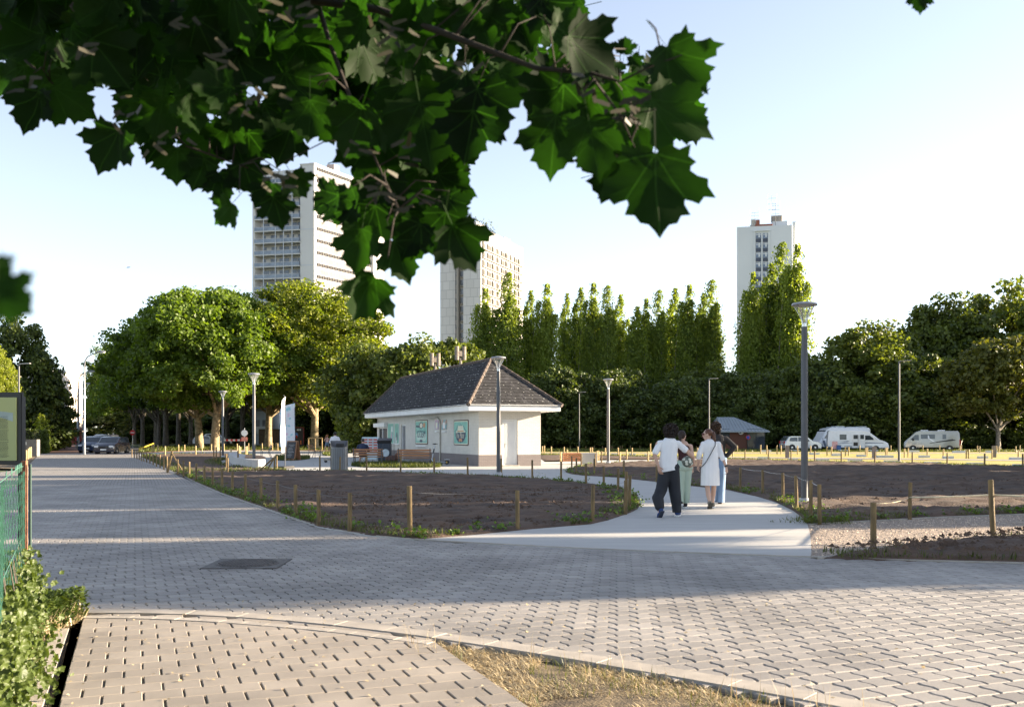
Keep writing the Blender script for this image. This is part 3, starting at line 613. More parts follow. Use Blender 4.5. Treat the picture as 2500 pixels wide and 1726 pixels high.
    panel(P, 'orange_line', [(-.22 * w_, -.02), (.22 * w_, -.02), (.2 * w_, .03), (-.2 * w_, .03)], c, zc + .07, .049, org, .003)
    for nm, (a, b, p0, p1), mt in (('menu_panel', (1063, 1071.5, 1025, 1048), pink), ('menu_panel', (1079, 1091.5, 1024.5, 1048), pm('poster_mix', (.6, .30, .2), .5, scale=3, col2=(.1, .4, .45)))):
        c, w_, z0, z1 = frame(a, b, p0, p1); P = panel(root, nm, rrect(w_, z1 - z0, .03), c, (z0 + z1) / 2, .002, mt, .03); panel(P, 'sheet', sc2(rrect(w_, z1 - z0, .03), .45, .6), c, (z0 + z1) / 2 - .05, .034, cream if nm == 'menu_panel' and a < 1070 else M_white)
        panel(root, 'sill', [(-w_ * .35, -.04), (w_ * .35, -.04), (w_ * .35, .04), (-w_ * .35, .04)], c - .05, z0 - .12, .0, M_white, .09)
    for a, b in ((948, 962.5), (964.5, 975)):
        c, w_, z0, z1 = frame(a, b, 1033, 1083); P = panel(root, 'window_poster', rrect(w_, z1 - z0, .03), c, (z0 + z1) / 2, .004, M_white, .03); panel(P, 'print', sc2(rrect(w_, z1 - z0, .03), .93, .95), c, (z0 + z1) / 2, .036, pm('print_teal', (.15, .45, .36), .3, var=.2, scale=1.5)); 
        panel(P, 'figure', [(-.1 * w_, -.45), (.15 * w_, -.45), (.2 * w_, -.1), (.1 * w_, .1), (-.05 * w_, .0)], c - (.2 if a == 948 else 0), (z0 + z1) / 2, .041, pink if a == 948 else navy); panel(P, 'highlight', [(-.14 * w_, -.2), (.1 * w_, -.2), (.05 * w_, .2), (-.1 * w_, .15)], c - (.42 if a == 948 else -.1), (z0 + z1) / 2 + (.3 if a == 948 else -.42), .043, M_white)
    panel(root, 'sill', [(-1.6, -.04), (1.6, -.04), (1.6, .04), (-1.6, .04)], tl(962), .98, .0, M_white, .1)
    # drain pipe
    y = tl(1076.5); dp = MB(); dp.tube([(-.6, tl(1048), 2.76), (-.55, tl(1050), 2.66), (-.45, tl(1054), 2.6), (-.12, tl(1070), 2.58), (-.06, y + .1, 2.42), (-.06, y, 2.2), (-.06, y, .1)], .045, 8); dp.build('drain_pipe', pm('pipe_beige', (.45, .43, .37), .5), root, smooth='auto')
    for o2, (py_, pz) in (('cable', (tl(1030), 2.7)),): pass
    return root, tl, cw, dl, dr
KI, KTL, KC, KDL, KDR = kiosk()
# ------------------------------------------------------------------ towers
def tower_frame(pxc, Y, vl, vr):
    c = at(pxc, 1061, Y); c.z = 0; a = Vector((vl - 1250, FPX, 0)).normalized() if vl is not None else None
    return c, a
def along(c, d, px):
    k = (px - 1250) / FPX; return (k * c.y - c.x) / (d.x - k * d.y)
def tower1():
    Y = 237; c = at(767, 1061, Y); c.z = 0
    dr = Vector((2560 - 1250, FPX, 0)).normalized(); dl = Vector((-dr.y, dr.x, 0)); dl = Vector((-.975, .22, 0)).normalized()
    root = empty('apartment_tower', c, 0, 'tall white tower with balconies on its left face', 'tower block')
    wl = along(c, dl, 617); bl = along(c, dl, 733); wr = along(c, dr, 905); we = along(c, dr, 932); H = EYE + (1061 - 401) * Y / FPX
    wm = pm('tower_white', (.60, .58, .55), .6, var=.05, scale=.08); wg = pm('tower_grey_panel', (.52, .55, .60), .6, var=.06, scale=.1); gl = pm('tower_window', (.10, .12, .15), .15, var=.5, scale=.4, spec=.7)
    fl = 29.3 * Y / FPX; nf = int(H / fl); off = H - nf * fl - 1.2
    def P(a, b, z): return dl * a + dr * b + Vector((0, 0, z))
    def blk(m, a0, a1, b0, b1, z0, z1):
        vs = [P(a, b, z) for z in (z0, z1) for a, b in ((a0, b0), (a1, b0), (a1, b1), (a0, b1))]
        m.add(vs, [(0, 3, 2, 1), (4, 5, 6, 7), (0, 1, 5, 4), (1, 2, 6, 5), (2, 3, 7, 6), (3, 0, 4, 7)])
    m = MB(); blk(m, 0, bl, 0, we * .98, 0, H); blk(m, bl + .001, wl, 2.2, we * .9, 0, H - .5); blk(m, wl - .6, wl, -.1, 2.2, 0, H - .3)
    m.build('wall', wm, root); e = .12
    m = MB(); blk(m, -.5, .5, wr + .3, we + .3, 0, H - 12); m.build('end_panel', wm, root)
    # balconies
    bal = MB(); rail = MB(); win = MB(); cur = MB(); rnd = random.Random(3)
    for i in range(nf):
        z = off + i * fl
        if z < 8: continue
        blk(bal, bl + .02, wl - .62, -.35, 2.19, z - .14, z + .1)
        blk(rail, bl + .1, wl - .7, -.38, -.32, z + .12, z + .95); blk(bal, bl + .1, wl - .7, -.4, -.3, z + .97, z + 1.04)
        for (s0, s1) in ((.06, .30), (.36, .56), (.62, .90)):
            a0 = bl + (wl - bl) * s0; a1 = bl + (wl - bl) * s1; blk(win, a0, a1, 2.1, 2.195, z + .15, z + 2.35)
            if rnd.random() < .6: q = a0 + (a1 - a0) * rnd.uniform(.1, .5); blk(cur, q, q + (a1 - a0) * .35, 2.05, 2.09, z + .3, z + 2.25)
            blk(cur, (a0 + a1) / 2 - .05, (a0 + a1) / 2 + .05, 2.03, 2.1, z + .15, z + 2.35)
    each(bal, 'balcony_slab', wm, root); each(rail, 'railing', pm('balcony_rail', (.20, .24, .30), .25, var=.2, scale=1), root); each(win, 'balcony_window', gl, root); each(cur, 'curtain', wm, root)
    posts = MB()
    for s in (.15, .33, .5, .75): a = bl + (wl - bl) * s; blk(posts, a - .06, a + .06, -.42, -.3, 8, H - 1)
    each(posts, 'balcony_post', wg, root)
    m = MB()
    for i in range(nf): 
        if i % 3 == 0: blk(m, .02, bl - .01, -.03, -.001, off + i * fl, off + i * fl + .15)
    each(m, 'panel_joint', wg, root)
    # right face: rows of windows alternating with spandrel bands
    win = MB(); mul = MB(); band = MB(); n = 34
    for i in range(nf + 1):
        z = off + i * fl
        if z < 8: continue
        blk(win, -.04, -.001, .8, wr, z + .95, z + 2.2) if z + 2.2 < H else None
        blk(band, -.05, -.001, .8, wr, z - .12, z + .72)
    for j in range(n + 1): b0 = .8 + (wr - .8) * j / n; blk(mul, -.07, -.001, b0 - .055, b0 + .055, 8, H - .6)
    each(win, 'window_band', pm('tower_bright_window', (.06, .062, .068), .6, var=.25, scale=.5), root); each(band, 'spandrel_band', pm('spandrel', (.010, .010, .012), .8, var=.15, scale=.5, spec=.1), root); each(mul, 'mullion', pm('mullion_white', (.16, .155, .15), .6), root)
    r = MB()
    for a, b, s, h in ((2, 3, 1.5, 1.2), (1, 9, 2, 2.2), (3, 14, 1.6, 1.4), (2, 22, 3, 1.6)): blk(r, a, a + s, b, b + s, H + .01, H + h)
    each(r, 'roof_vent', pm('roof_vent', (.4, .33, .3), .8), root)
    m = MB(); blk(m, -.1, bl + .1, -.12, we, H, H + .25); m.build('parapet', wm, root)
tower1()
def tower2():
    Y = 319; c = at(1174, 1061, Y); c.z = 0; dr = Vector((2149 - 1250, FPX, 0)).normalized(); dl = Vector((-dr.y, dr.x, 0))
    root = empty('apartment_tower', c, 0, 'grey-beige concrete tower with plants on its roof', 'tower block')
    H = EYE + (1061 - 553) * Y / FPX; wl = along(c, dl, 1070); we = along(c, dr, 1277); s0 = along(c, dl, 1131); s1 = along(c, dl, 1107)
    m_, t, p = newmat('concrete_panels'); tc = N(t, 'ShaderNodeTexCoord'); sp = N(t, 'ShaderNodeSeparateXYZ'); t.links.new(tc.outputs['Object'], sp.inputs[0]); ad = N(t, 'ShaderNodeMath', operation='SUBTRACT'); t.links.new(sp.outputs[1], ad.inputs[0]); t.links.new(sp.outputs[0], ad.inputs[1])
    cb = N(t, 'ShaderNodeCombineXYZ'); t.links.new(ad.outputs[0], cb.inputs[0]); t.links.new(sp.outputs[2], cb.inputs[1]); br = N(t, 'ShaderNodeTexBrick'); t.links.new(cb.outputs[0], br.inputs['Vector']); br.inputs['Scale'].default_value = 1; br.inputs['Brick Width'].default_value = 3.2; br.inputs['Row Height'].default_value = 2.9; br.inputs['Mortar Size'].default_value = .09
    br.inputs['Color1'].default_value = (.62, .595, .56, 1); br.inputs['Color2'].default_value = (.56, .535, .50, 1); br.inputs['Mortar'].default_value = (.40, .385, .36, 1); t.links.new(br.outputs[0], p.inputs['Base Color']); p.inputs['Roughness'].default_value = .8
    plain = pm('concrete_frame', (.30, .27, .23), .8, var=.08, scale=.3); gl = pm('tower_window2', (.14, .15, .17), .2, var=.5, scale=.3)
    def P(a, b, z): return dl * a + dr * b + Vector((0, 0, z))
    def blk(m, a0, a1, b0, b1, z0, z1):
        vs = [P(a, b, z) for z in (z0, z1) for a, b in ((a0, b0), (a1, b0), (a1, b1), (a0, b1))]
        m.add(vs, [(0, 3, 2, 1), (4, 5, 6, 7), (0, 1, 5, 4), (1, 2, 6, 5), (2, 3, 7, 6), (3, 0, 4, 7)])
    m = MB(); blk(m, 0, s0, 0, we, 0, H); blk(m, s1, wl, 1.5, we, 0, H - 1.5); blk(m, s0 + .001, s1 - .001, 2.0, we - .5, 0, H - .4); m.build('wall', m_, root)
    fl = 21.8 * Y / FPX; sl_ = MB(); rb = MB(); wn = MB(); rv = MB(); fr = MB(); nf = int(H / fl)
    blk(rb, (s0 * .45 + s1 * .55), (s0 * .25 + s1 * .75), .4, 2.0, 0, H + .5)
    for i in range(2, nf):
        z = H - 4.5 - i * fl + fl * 1.2
        if z < 10: break
        blk(sl_, s0 + .3, s0 * .5 + s1 * .5, 1.7, 1.99, z, z + 1.7); blk(rb, s0 + .02, s0 * .5 + s1 * .5, 1.2, 1.98, z - .6, z - .35)
        blk(sl_, s1 + .001 - (s1 - s0) * .2, s1 - .05, 1.7, 1.99, z + .2, z + 1.5)
    k = (we - 2.5) / 9
    for i in range(nf):
        z = H - 4.6 - (i + 1) * fl + .4
        if z < 12: break
        for j in range(9):
            w_ = .86 if j % 3 == 1 else .62; b0 = 1.2 + j * k
            blk(wn, -.05, -.001, b0 + .3, b0 + k * w_, z + .55, z + 2.1); blk(fr, -.55, -.001, b0 + .02, b0 + .24, z + .3, z + 2.35)
        blk(fr, -.62, -.001, .9, we - 1, z - .05, z + .28)
    for j in range(12): blk(sl_, -.05, -.001, we * .5 + j * 1.35, we * .5 + j * 1.35 + .6, H - 4.2, H - 1.9)
    each(sl_, 'stair_window', gl, root); each(rb, 'stair_rib', plain, root); each(wn, 'window', pm('w3', (.03, .028, .026), .7, var=.4, scale=.2), root); fr.build('facade_frame', plain, root)
    rm = MB(); blk(rm, 4, 14, 6, 14, H, H + 3.2); blk(rm, 1, 5, 24, 30, H, H + 1.2); each(rm, 'roof_house', m_, root)
    g = MB(); rnd = random.Random(2)
    for i in range(420):
        a, b = (rnd.uniform(0, 6), rnd.uniform(0, 16)) if i % 3 else (rnd.uniform(9, 13), rnd.uniform(0, 3)); q = P(a, b, H + rnd.random() ** 1.6 * 3.6); r = rnd.uniform(.25, .6)
        v = [q + Vector((rnd.uniform(-r, r), rnd.uniform(-r, r), rnd.uniform(-r, r))) for _ in range(3)]; g.add(v, [(0, 1, 2)])
    g.build('roof_plants', pm('roofplant', (.07, .10, .03), .8), root, fix=False)
tower2()
def tower3():
    Y = 294; c = at(1934, 1061, Y); c.z = 0; dr = Vector((2140 - 1250, FPX, 0)).normalized(); dl = Vector((-.97, .21, 0)).normalized()
    root = empty('apartment_tower', c, 0, 'white tower with roof antennas behind the tallest poplars', 'tower block')
    H = EYE + (1061 - 549) * Y / FPX; wl = along(c, dl, 1799); we = 24
    wm = pm('tower3_white', (.66, .67, .67), .6, var=.04, scale=.06)
    def P(a, b, z): return dl * a + dr * b + Vector((0, 0, z))
    def blk(m, a0, a1, b0, b1, z0, z1):
        vs = [P(a, b, z) for z in (z0, z1) for a, b in ((a0, b0), (a1, b0), (a1, b1), (a0, b1))]
        m.add(vs, [(0, 3, 2, 1), (4, 5, 6, 7), (0, 1, 5, 4), (1, 2, 6, 5), (2, 3, 7, 6), (3, 0, 4, 7)])
    m = MB(); blk(m, 0, wl, 0, we, 0, H); blk(m, -1, 0, 1.5, we, 0, H + 1.2); blk(m, 2, 14 * .9, 2.5, 10, H, H + 1.0); blk(m, 1.5, 6, 2.3, 8, H, H + 1.7); m.build('wall', wm, root)
    m = MB(); w0 = along(c, dl, 1877); w1 = along(c, dl, 1843); fl = 23.7 * Y / FPX; wn = MB(); sp = MB(); fr = MB(); cu = MB()
    for i in range(18):
        z = H - 2.0 - (i + 1) * fl
        if z < 20: break
        for a0, a1 in ((w0 + .3, w0 + (w1 - w0) * .42), (w0 + (w1 - w0) * .56, w1 - .3)):
            blk(wn, a0, a1, -.1, -.001, z + 1.15, z + fl - .25); blk(sp, a0, a1, -.12, -.001, z - .0, z + 1.1); blk(cu, a0 + .3, a0 + (a1 - a0) * .5, -.14, -.101, z + 1.5, z + fl - .3); blk(cu, a0, a1, -.13, -.105, z + fl - .7, z + fl - .5)
    blk(fr, w0 - .3, w0 + .15, -.3, -.001, 20, H - 1.6); blk(fr, w1 - .15, w1 + .3, -.3, -.001, 20, H - 1.6); blk(fr, w0 + (w1 - w0) * .45, w0 + (w1 - w0) * .53, -.25, -.001, 20, H - 1.7); blk(fr, w0 - .4, w1 + .4, -.5, -.001, H - 1.6, H - 1.2)
    each(wn, 'window', pm('w3glass', (.16, .20, .27), .15, var=.3, scale=.5), root); each(sp, 'spandrel', pm('w3sp', (.05, .06, .09), .4), root); each(fr, 'window_frame', wm, root); each(cu, 'curtain', wm, root)
    b = MB(); blk(b, w0 + 4, w0 + 5.3, 1, 2.4, H + .3, H + 2.3); b.build('chimney', pm('chim', (.45, .42, .37), .8), root); b = MB(); blk(b, w0 + 2.8, w0 + 3.8, .6, 1.6, H + .3, H + 2.1); blk(b, w0 - 1, w0 + 4, .2, 1.0, H + .01, H + .6); b.build('rust_pipe', pm('rustp', (.28, .10, .06), .7), root)
    b = MB(); blk(b, 3.2, 6.4, 3, 6, H + 1.7, H + 3.6); b.build('roof_cabin', pm('cab', (.33, .29, .25), .8, var=.2), root)
    a = MB()
    for px, h in ((1841, 5), (1883, 9.5), (1892, 7)):
        q = along(c, dl, px); a.tube([P(q, 2, H), P(q, 2, H + h)], .05, 5)
        for k in range(3): 
            zz = H + h * (.55 + .18 * k); a.tube([P(q - 1.3, 2, zz), P(q + 1.3, 2, zz)], .035, 4); a.tube([P(q - 1.3, 2, zz), P(q - 1.3, 2, zz + 1.2)], .05, 4); a.tube([P(q + 1.3, 2, zz), P(q + 1.3, 2, zz + 1.2)], .05, 4)
    a.build('antennas', M_dkmet, root)
tower3()
def simple_block(name, pxa, pxb, pyt, Y, depth, label, col, rows, cols, flh=3.0, wcol=(.2, .2, .22), balc=False):
    a = at(pxa, pyt, Y); b = at(pxb, pyt, Y); H = a.z; w_ = b.x - a.x
    root = empty(name, ((a.x + b.x) / 2, Y + depth / 2, 0), 0, label, 'building'); m = MB(); m.box((0, 0, H / 2), (w_, depth, H)); wm = pm(name + '_render', col, .7, var=.08, scale=.3); m.build('wall', wm, root)
    wn = MB(); sl2 = MB()
    for r in range(rows):
        z = H - 1.9 - r * flh
        if z < .5: break
        for k in range(cols):
            x = -w_ / 2 + (k + .5) * w_ / cols; wn.box((x, -depth / 2 - .02, z), (w_ / cols * .55, .1, flh * .45))
        if balc: sl2.box((0, -depth / 2 - .5, z - flh * .4), (w_ * .96, 1, .2)); sl2.box((0, -depth / 2 - .97, z - flh * .4 + .55), (w_ * .96, .05, .8))
    each(wn, 'window', pm(name + '_win', wcol, .3, var=.4, scale=1), root)
    if balc: each(sl2, 'balcony', M_white, root)
    m = MB(); m.box((0, 0, H + .2), (w_ + .3, depth + .3, .4)); m.build('roof', pm(name + '_roof', (.2, .2, .2), .8), root); return root
simple_block('apartment_building', 622, 668, 1004, 140, 12, 'pale building with balconies seen between trunks near the dark lorry', (.55, .6, .66), 3, 3, balc=True)
simple_block('apartment_block', 125, 156, 1000, 420, 20, 'small distant pinkish apartment block at the end of the avenue', (.62, .50, .45), 6, 4)
simple_block('apartment_building', 20, 109, 905, 170, 15, 'cream building behind the large dark tree at the left edge', (.75, .66, .58), 4, 4)
simple_block('brick_house', 38, 88, 1010, 110, 8, 'dark house partly hidden behind the hedge at the far left', (.16, .13, .12), 2, 2)
def shed():
    Y = 3840 / (1096.5 - 1061); a = at(1757, 1051, Y); b = at(1876, 1051, Y); top = at(1800, 1017, Y + 3).z; w_ = b.x - a.x
    root = empty('brick_shed', ((a.x + b.x) / 2, Y, -.05), 0, 'low brown brick shed with pale metal roof under the trees', 'shed')
    H = a.z; D = 7; o = .6; br = pm('brown_brick', (.13, .055, .035), .85, var=.25, scale=20, bump=.3); m = MB(); m.box((0, D / 2, H / 2), (w_ - 2 * o, D, H)); m.build('wall', br, root)
    r = MB(); x0, x1 = -w_ / 2, w_ / 2; ri = 3.0; mt = pm('metal_roof', (.26, .30, .33), .45, metal=.1, var=.06, scale=.5)
    r.add([(x0, -o, H), (x1, -o, H), (x1, D + o, H), (x0, D + o, H), (x0 + .4, D / 2, top), (x1 - ri, D / 2, top), (x0, -o, H - .15), (x1, -o, H - .15), (x1, D + o, H - .15), (x0, D + o, H - .15)], [(0, 1, 5, 4), (1, 2, 5), (2, 3, 4, 5), (3, 0, 4), (6, 7, 1, 0), (7, 8, 2, 1), (8, 9, 3, 2), (9, 6, 0, 3), (9, 8, 7, 6)])
    ro = r.build('roof', mt, root); s = MB()
    for i in range(15):
        t = i / 14; xa = x0 + .1 + t * (w_ - .2); xt = x0 + .4 + min(1, (xa - x0) / (w_ - ri)) * (w_ - ri - .4); k = 1 if xa < x1 - ri else max(0, (x1 - xa) / ri)
        s.tube([(xa, -o, H + .02), ((xt if k == 1 else xa), -o + (D / 2 + o) * k, H + (top - H) * k + .02)], .035, 4)
    s.build('roof_seams', mt, ro); g = M_glass
    d = MB(); d.box((1.3, -.03, 1.15), (1.9, .08, 2.3)); dd = d.build('glass_door', g, root); f = MB()
    for x in (.35, 1.3, 2.25): f.box((x, -.08, 1.15), (.07, .05, 2.3))
    f.build('door_frame', M_dkmet, dd); d = MB(); d.box((-2.2, -.03, 1.5), (1.2, .08, 1.6)); d.build('window', g, root)
    n = MB(); n.lathe([(.3, -.02), (.3, .02)], 20, (-.35, -.08, 1.95), M=Matrix.Rotation(math.pi / 2, 3, 'X')); ns = n.build('round_sign', M_white, root); n = MB(); n.box((-.42, -.12, 1.92), (.16, .02, .28)); n.box((-.22, -.12, 1.98), (.2, .02, .12)); n.build('pictogram', M_black, ns)
    n = MB(); n.lathe([(.26, -.02), (.26, .02)], 20, (.42, -.08, 1.35), M=Matrix.Rotation(math.pi / 2, 3, 'X')); ns = n.build('no_parking_sign', pm('sign_red', (.55, .03, .05), .4), root); n = MB(); n.lathe([(.18, -.01), (.18, .03)], 18, (.42, -.09, 1.35), M=Matrix.Rotation(math.pi / 2, 3, 'X')); n.build('blue_field', pm('sign_blue', (.04, .08, .4), .4), ns)
shed()
# ================================================================== street furniture
M_pole = pm('grey_pole', (.085, .088, .095), .5, metal=.3, var=.06, scale=3, spec=.6)
M_silver = pm('silver', (.62, .63, .64), .25, metal=.9, var=.05)
M_clear = pm('lamp_bowl', (.75, .78, .76), .12, var=.02)
def glassy(name, col, alpha):
    m, t, p = newmat(name); p.inputs['Base Color'].default_value = col4(col); p.inputs['Roughness'].default_value = .05; p.inputs['Alpha'].default_value = alpha; setin(p, 'Specular IOR Level', .8); return m
M_bowl = glassy('clear_bowl', (.9, .92, .9), .16)
def path_lamp():
    t = empty('path_lamp', (0, 0, 0), 0, '-', 'lamp post', 'lamp posts along the concrete paths')
    b = MB(); b.lathe([(.17, -.05), (.17, .03), (.155, .06), (.115, .16), (.10, .18)], 20); b.build('base', pm('base_grey', (.42, .42, .42), .7), t, smooth='auto')
    p = MB(); p.lathe([(.075, .1), (.075, 3.45), (.072, 3.47), (.072, 3.5), (.066, 3.5), (.066, 4.02)], 18); p.build('pole', M_pole, t, smooth='auto')
    c = MB(); c.lathe([(.055, 4.02), (.055, 4.1), (.04, 4.12)], 14)
    for k in range(4):
        a = math.pi / 4 + k * math.pi / 2; ca, sa = math.cos(a), math.sin(a)
        c.tube([(ca * .05, sa * .05, 4.02), (ca * .055, sa * .055, 4.14), (ca * .10, sa * .10, 4.25), (ca * .18, sa * .18, 4.38), (ca * .255, sa * .255, 4.5)], .012, 6)
    c.build('arms', M_silver, t, smooth='auto')
    g = MB(); g.lathe([(.04, 4.12), (.06, 4.2), (.1, 4.3), (.19, 4.46), (.235, 4.5)], 20); g.build('glass_bowl', M_bowl, t, smooth=True)
    h = MB(); h.lathe([(.0, 4.485), (.275, 4.49), (.285, 4.51), (.27, 4.545), (.1, 4.575), (0, 4.58)], 28); h.build('lamp_head', pm('head_grey', (.33, .33, .34), .35, metal=.5), t, smooth='auto')
    return t
L0 = path_lamp()
spots = [(1964, 1235, 'nearest and largest lamp post, flared head, right of the path'), (1217, 1163.7, 'flared lamp post in front of the kiosk door wall'), (620, 1142, 'flared lamp post in front of the curved concrete bench'), (1485, 1134.5, 'flared lamp post between the kiosk and the walkers'), (544, 1118.5, 'flared lamp post left of the curved bench, leftmost of its kind'), (1312, 1105, 'lamp post whose head just shows over the right kiosk roof slope')]
for i, (px, py, lb) in enumerate(spots):
    o = L0 if i == 0 else copy_tree(L0); g = G(px, py); o.location = (g.x, g.y, 0); o['label'] = lb; o.rotation_euler.z = i * .4
def flat_lamp(double, H=5.8):
    t = empty('parking_lamp', (0, 0, 0), 0, '-', 'lamp post', 'slim lamp posts around the car park')
    p = MB(); p.lathe([(.065, 0), (.065, H * .5), (.05, H * .5 + .02), (.05, H)], 12); p.build('pole', M_pole, t, smooth='auto')
    b = MB(); b.lathe([(.15, -.05), (.15, .08), (.08, .1)], 12); b.build('base', M_kerb, t, smooth='auto')
    for s in ((-1, 1) if double else (1,)):
        h = MB(); M = Matrix.Rotation(-s * .05, 3, 'Y'); h.box((s * .40, 0, H + .03), (.58, .22, .05), M=M); h.box((s * .1, 0, H + .01), (.16, .09, .07)); h.build('lamp_head', pm('flat_head', (.38, .37, .36), .4, metal=.4), t, bevel=.015)
    return t
FL1 = flat_lamp(False); FL2 = flat_lamp(True)
def atop(px, pyt, H): Y = (H - EYE) * FPX / (HOR - pyt); return ((px - 1250) * Y / FPX, Y)
used = {}
for px, pyt, dbl, lb in [(2195, 882, 0, 'tall flat-headed lamp post between the motorhome and the camper van'), (1414, 958, 0, 'single flat-headed lamp post just right of the kiosk'), (1731, 925, 0, 'single flat-headed lamp post rising behind the four walkers'), (1612, 983, 1, 'double-headed lamp post just left of the four walkers'), (1816, 995, 1, 'double-headed lamp post in front of the brick shed'), (2242, 972, 1, 'double-headed lamp post before the camper van'), (1488, 992, 1, 'double-headed lamp post hidden behind a flared lamp post'), (1966, 989, 1, 'double-headed lamp post hidden behind the nearest big lamp post'), (46, 889, 0, 'taller of two flat-headed lamp posts above the notice board'), (28, 921, 0, 'shorter of two flat-headed lamp posts above the notice board'), (595, 1002, 0, 'slim pale lamp post beside the round white road sign')]:
    src = FL2 if dbl else FL1; o = src if src.name not in used else copy_tree(src); used[src.name] = 1; x, y = atop(px, pyt, 5.8); o.location = (x, y, 0); o['label'] = lb
    if lb.startswith('slim lamp post with one flat head, short'): o.rotation_euler.z = 0
def street_light():
    t = empty('street_light', (0, 0, 0), 0, '-', 'street light', 'tall street lights in a row along the avenue'); H = 8.2
    p = MB(); p.tube([(0, 0, 0), (0, 0, 1.0), (0, 0, 1.05), (0, 0, H - 1.2), (.05, 0, H - .75), (.25, 0, H - .4), (.6, 0, H - .2), (1.0, 0, H - .08)], [.11, .11, .085, .06, .055, .05, .045, .04], 10); p.build('pole', pm('galvanised', (.24, .25, .27), .4, metal=.6, var=.1), t, smooth='auto')
    h = MB(); h.ball((1.3, 0, H), (.42, .15, .09), 14, 8); h.build('lamp_head', pm('lum', (.22, .23, .25), .4), t, smooth=True); h = MB(); h.ball((1.36, 0, H - .06), (.3, .11, .07), 12, 6); h.build('lens', M_clear, t, smooth=True); return t
S0 = street_light()
for i, (px, py) in enumerate([(206, 859), (192, 906), (189.5, 936), (184, 961), (180, 976), (177, 987), (174.5, 997)]):
    o = S0 if i == 0 else copy_tree(S0); x, y = atop(px, py, 8.2); o.location = (x, y, 0); o['label'] = ['nearest curved-arm street light, beside the parked cars'][0] if i == 0 else 'curved-arm street light, %s from the front along the avenue' % ORD[i]
# ------------------------------------------------------------------ wooden stakes
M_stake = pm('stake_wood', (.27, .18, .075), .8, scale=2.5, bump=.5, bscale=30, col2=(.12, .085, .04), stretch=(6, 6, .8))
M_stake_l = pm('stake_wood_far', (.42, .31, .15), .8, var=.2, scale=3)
def stake_mesh(h, r, mat, seed, tip=.02):
    rnd = random.Random(seed); m = MB(); n = 12; m.tube([(0, 0, -.1), (rnd.uniform(-.004, .004), 0, h * .5), (0, rnd.uniform(-.004, .004), h - .012), (0, 0, h)], [r, r * rnd.uniform(.96, 1.04), r, r * .86], n); o = m.build('wooden_stake', mat, None, smooth='auto'); me = o.data; bpy.data.objects.remove(o); return me
SM = [stake_mesh(1.0, .036, M_stake, s) for s in range(5)]; SF = [stake_mesh(1.0, .045, M_stake_l, s) for s in range(3)]
def stake(px, py, label, group, pyt=None, h=.68, r=1, lean=0, leany=0, far=False, k=[0]):
    g = G(px, py); k[0] += 1; rnd = random.Random(k[0] * 13)
    if pyt is not None: h = (py - pyt) * g.y / FPX
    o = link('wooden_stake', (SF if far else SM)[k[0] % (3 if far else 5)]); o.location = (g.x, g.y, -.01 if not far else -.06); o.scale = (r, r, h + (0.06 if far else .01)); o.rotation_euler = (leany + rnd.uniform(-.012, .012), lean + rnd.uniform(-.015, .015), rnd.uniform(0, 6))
    if lean or leany: o.rotation_euler.z = 0
    return tag(o, label, 'stake', group)
g_ = 'wooden stakes along the paved road edge of the soil bed'
road_row = [(854, 1298, 1203), (778, 1284, 1195), (722, 1262, 1183), (678, 1245, 1173), (637, 1228, 1166), (599.5, 1216, 1157), (567, 1208, 1150), (542.5, 1196, 1144), (519, 1190, 1140), (499, 1183, 1136), (479, 1176, 1131), (462, 1167, 1127), (448, 1164, 1124), (434, 1158, 1121), (408, 1152, 1114), (400, 1146, 1112), (391, 1142, 1110), (382, 1139, 1109), (374, 1135, 1108), (366, 1131, 1106), (358, 1128, 1105), (351, 1126, 1103), (345.5, 1125, 1102), (340, 1122, 1101), (334, 1120, 1100), (328, 1118, 1099), (322, 1116, 1097)]
for i, (px, py, pt) in enumerate(road_row):
    stake(px, py, 'stake, %s from the front along the left road edge' % ordw(i), g_, pyt=pt)
g_ = 'stakes round the near soil bed'
for px, py, pt, lb in [(1001, 1313, 1186, 'thickest stake at the front tip of the near soil bed'), (1264, 1294, 1197, 'stake on the front path edge, first right of the tip stake'), (1447, 1276, 1184, 'stake on the front path edge, second right of the tip stake'), (1527, 1256, 1172, 'thick shorter stake of the bunch at the bed\'s round end'), (1536.5, 1245, 1161, 'pale stake, rightmost of the bunch at the bed\'s round end'), (1530, 1226, 1151, 'stake half hidden behind the bunch at the bed\'s round end'), (1509, 1204, 1143, 'stake first left of the bunch on the bed\'s far edge'), (1474, 1190, 1138, 'stake second left of the bunch on the bed\'s far edge'), (1430.5, 1184.5, 1132, 'stake third left of the bunch on the bed\'s far edge'), (1370, 1176.5, 1126.5, 'stake fourth left of the bunch on the bed\'s far edge'), (1299.5, 1169.5, 1123, 'wooden stake before the right part of the kiosk front wall'), (1224, 1162, 1119, 'wooden stake close behind the lamp post in front of the kiosk door'), (1142, 1165, 1116.5, 'wooden stake in front of the grey kiosk plinth, left of the lamp post'), (1060, 1159, 1117, 'wooden stake in front of the right end of the empty bench'), (978, 1158, 1115, 'wooden stake in front of the left end of the empty bench'), (895, 1155, 1114, 'wooden stake in front of the bench with the seated man'), (830, 1153, 1115, 'wooden stake directly in front of the grey litter bin'), (781, 1151, 1113, 'dark wooden stake left of the grey litter bin'), (670, 1152, 1114, 'wooden stake with slanting braces left of the black flag foot')]:
    stake(px, py, lb, g_, pyt=pt, r=1.15 if px == 1001 else 1)
stake(676, 1147, 'wooden stake close behind the braced stake by the flag foot', g_, pyt=1113)
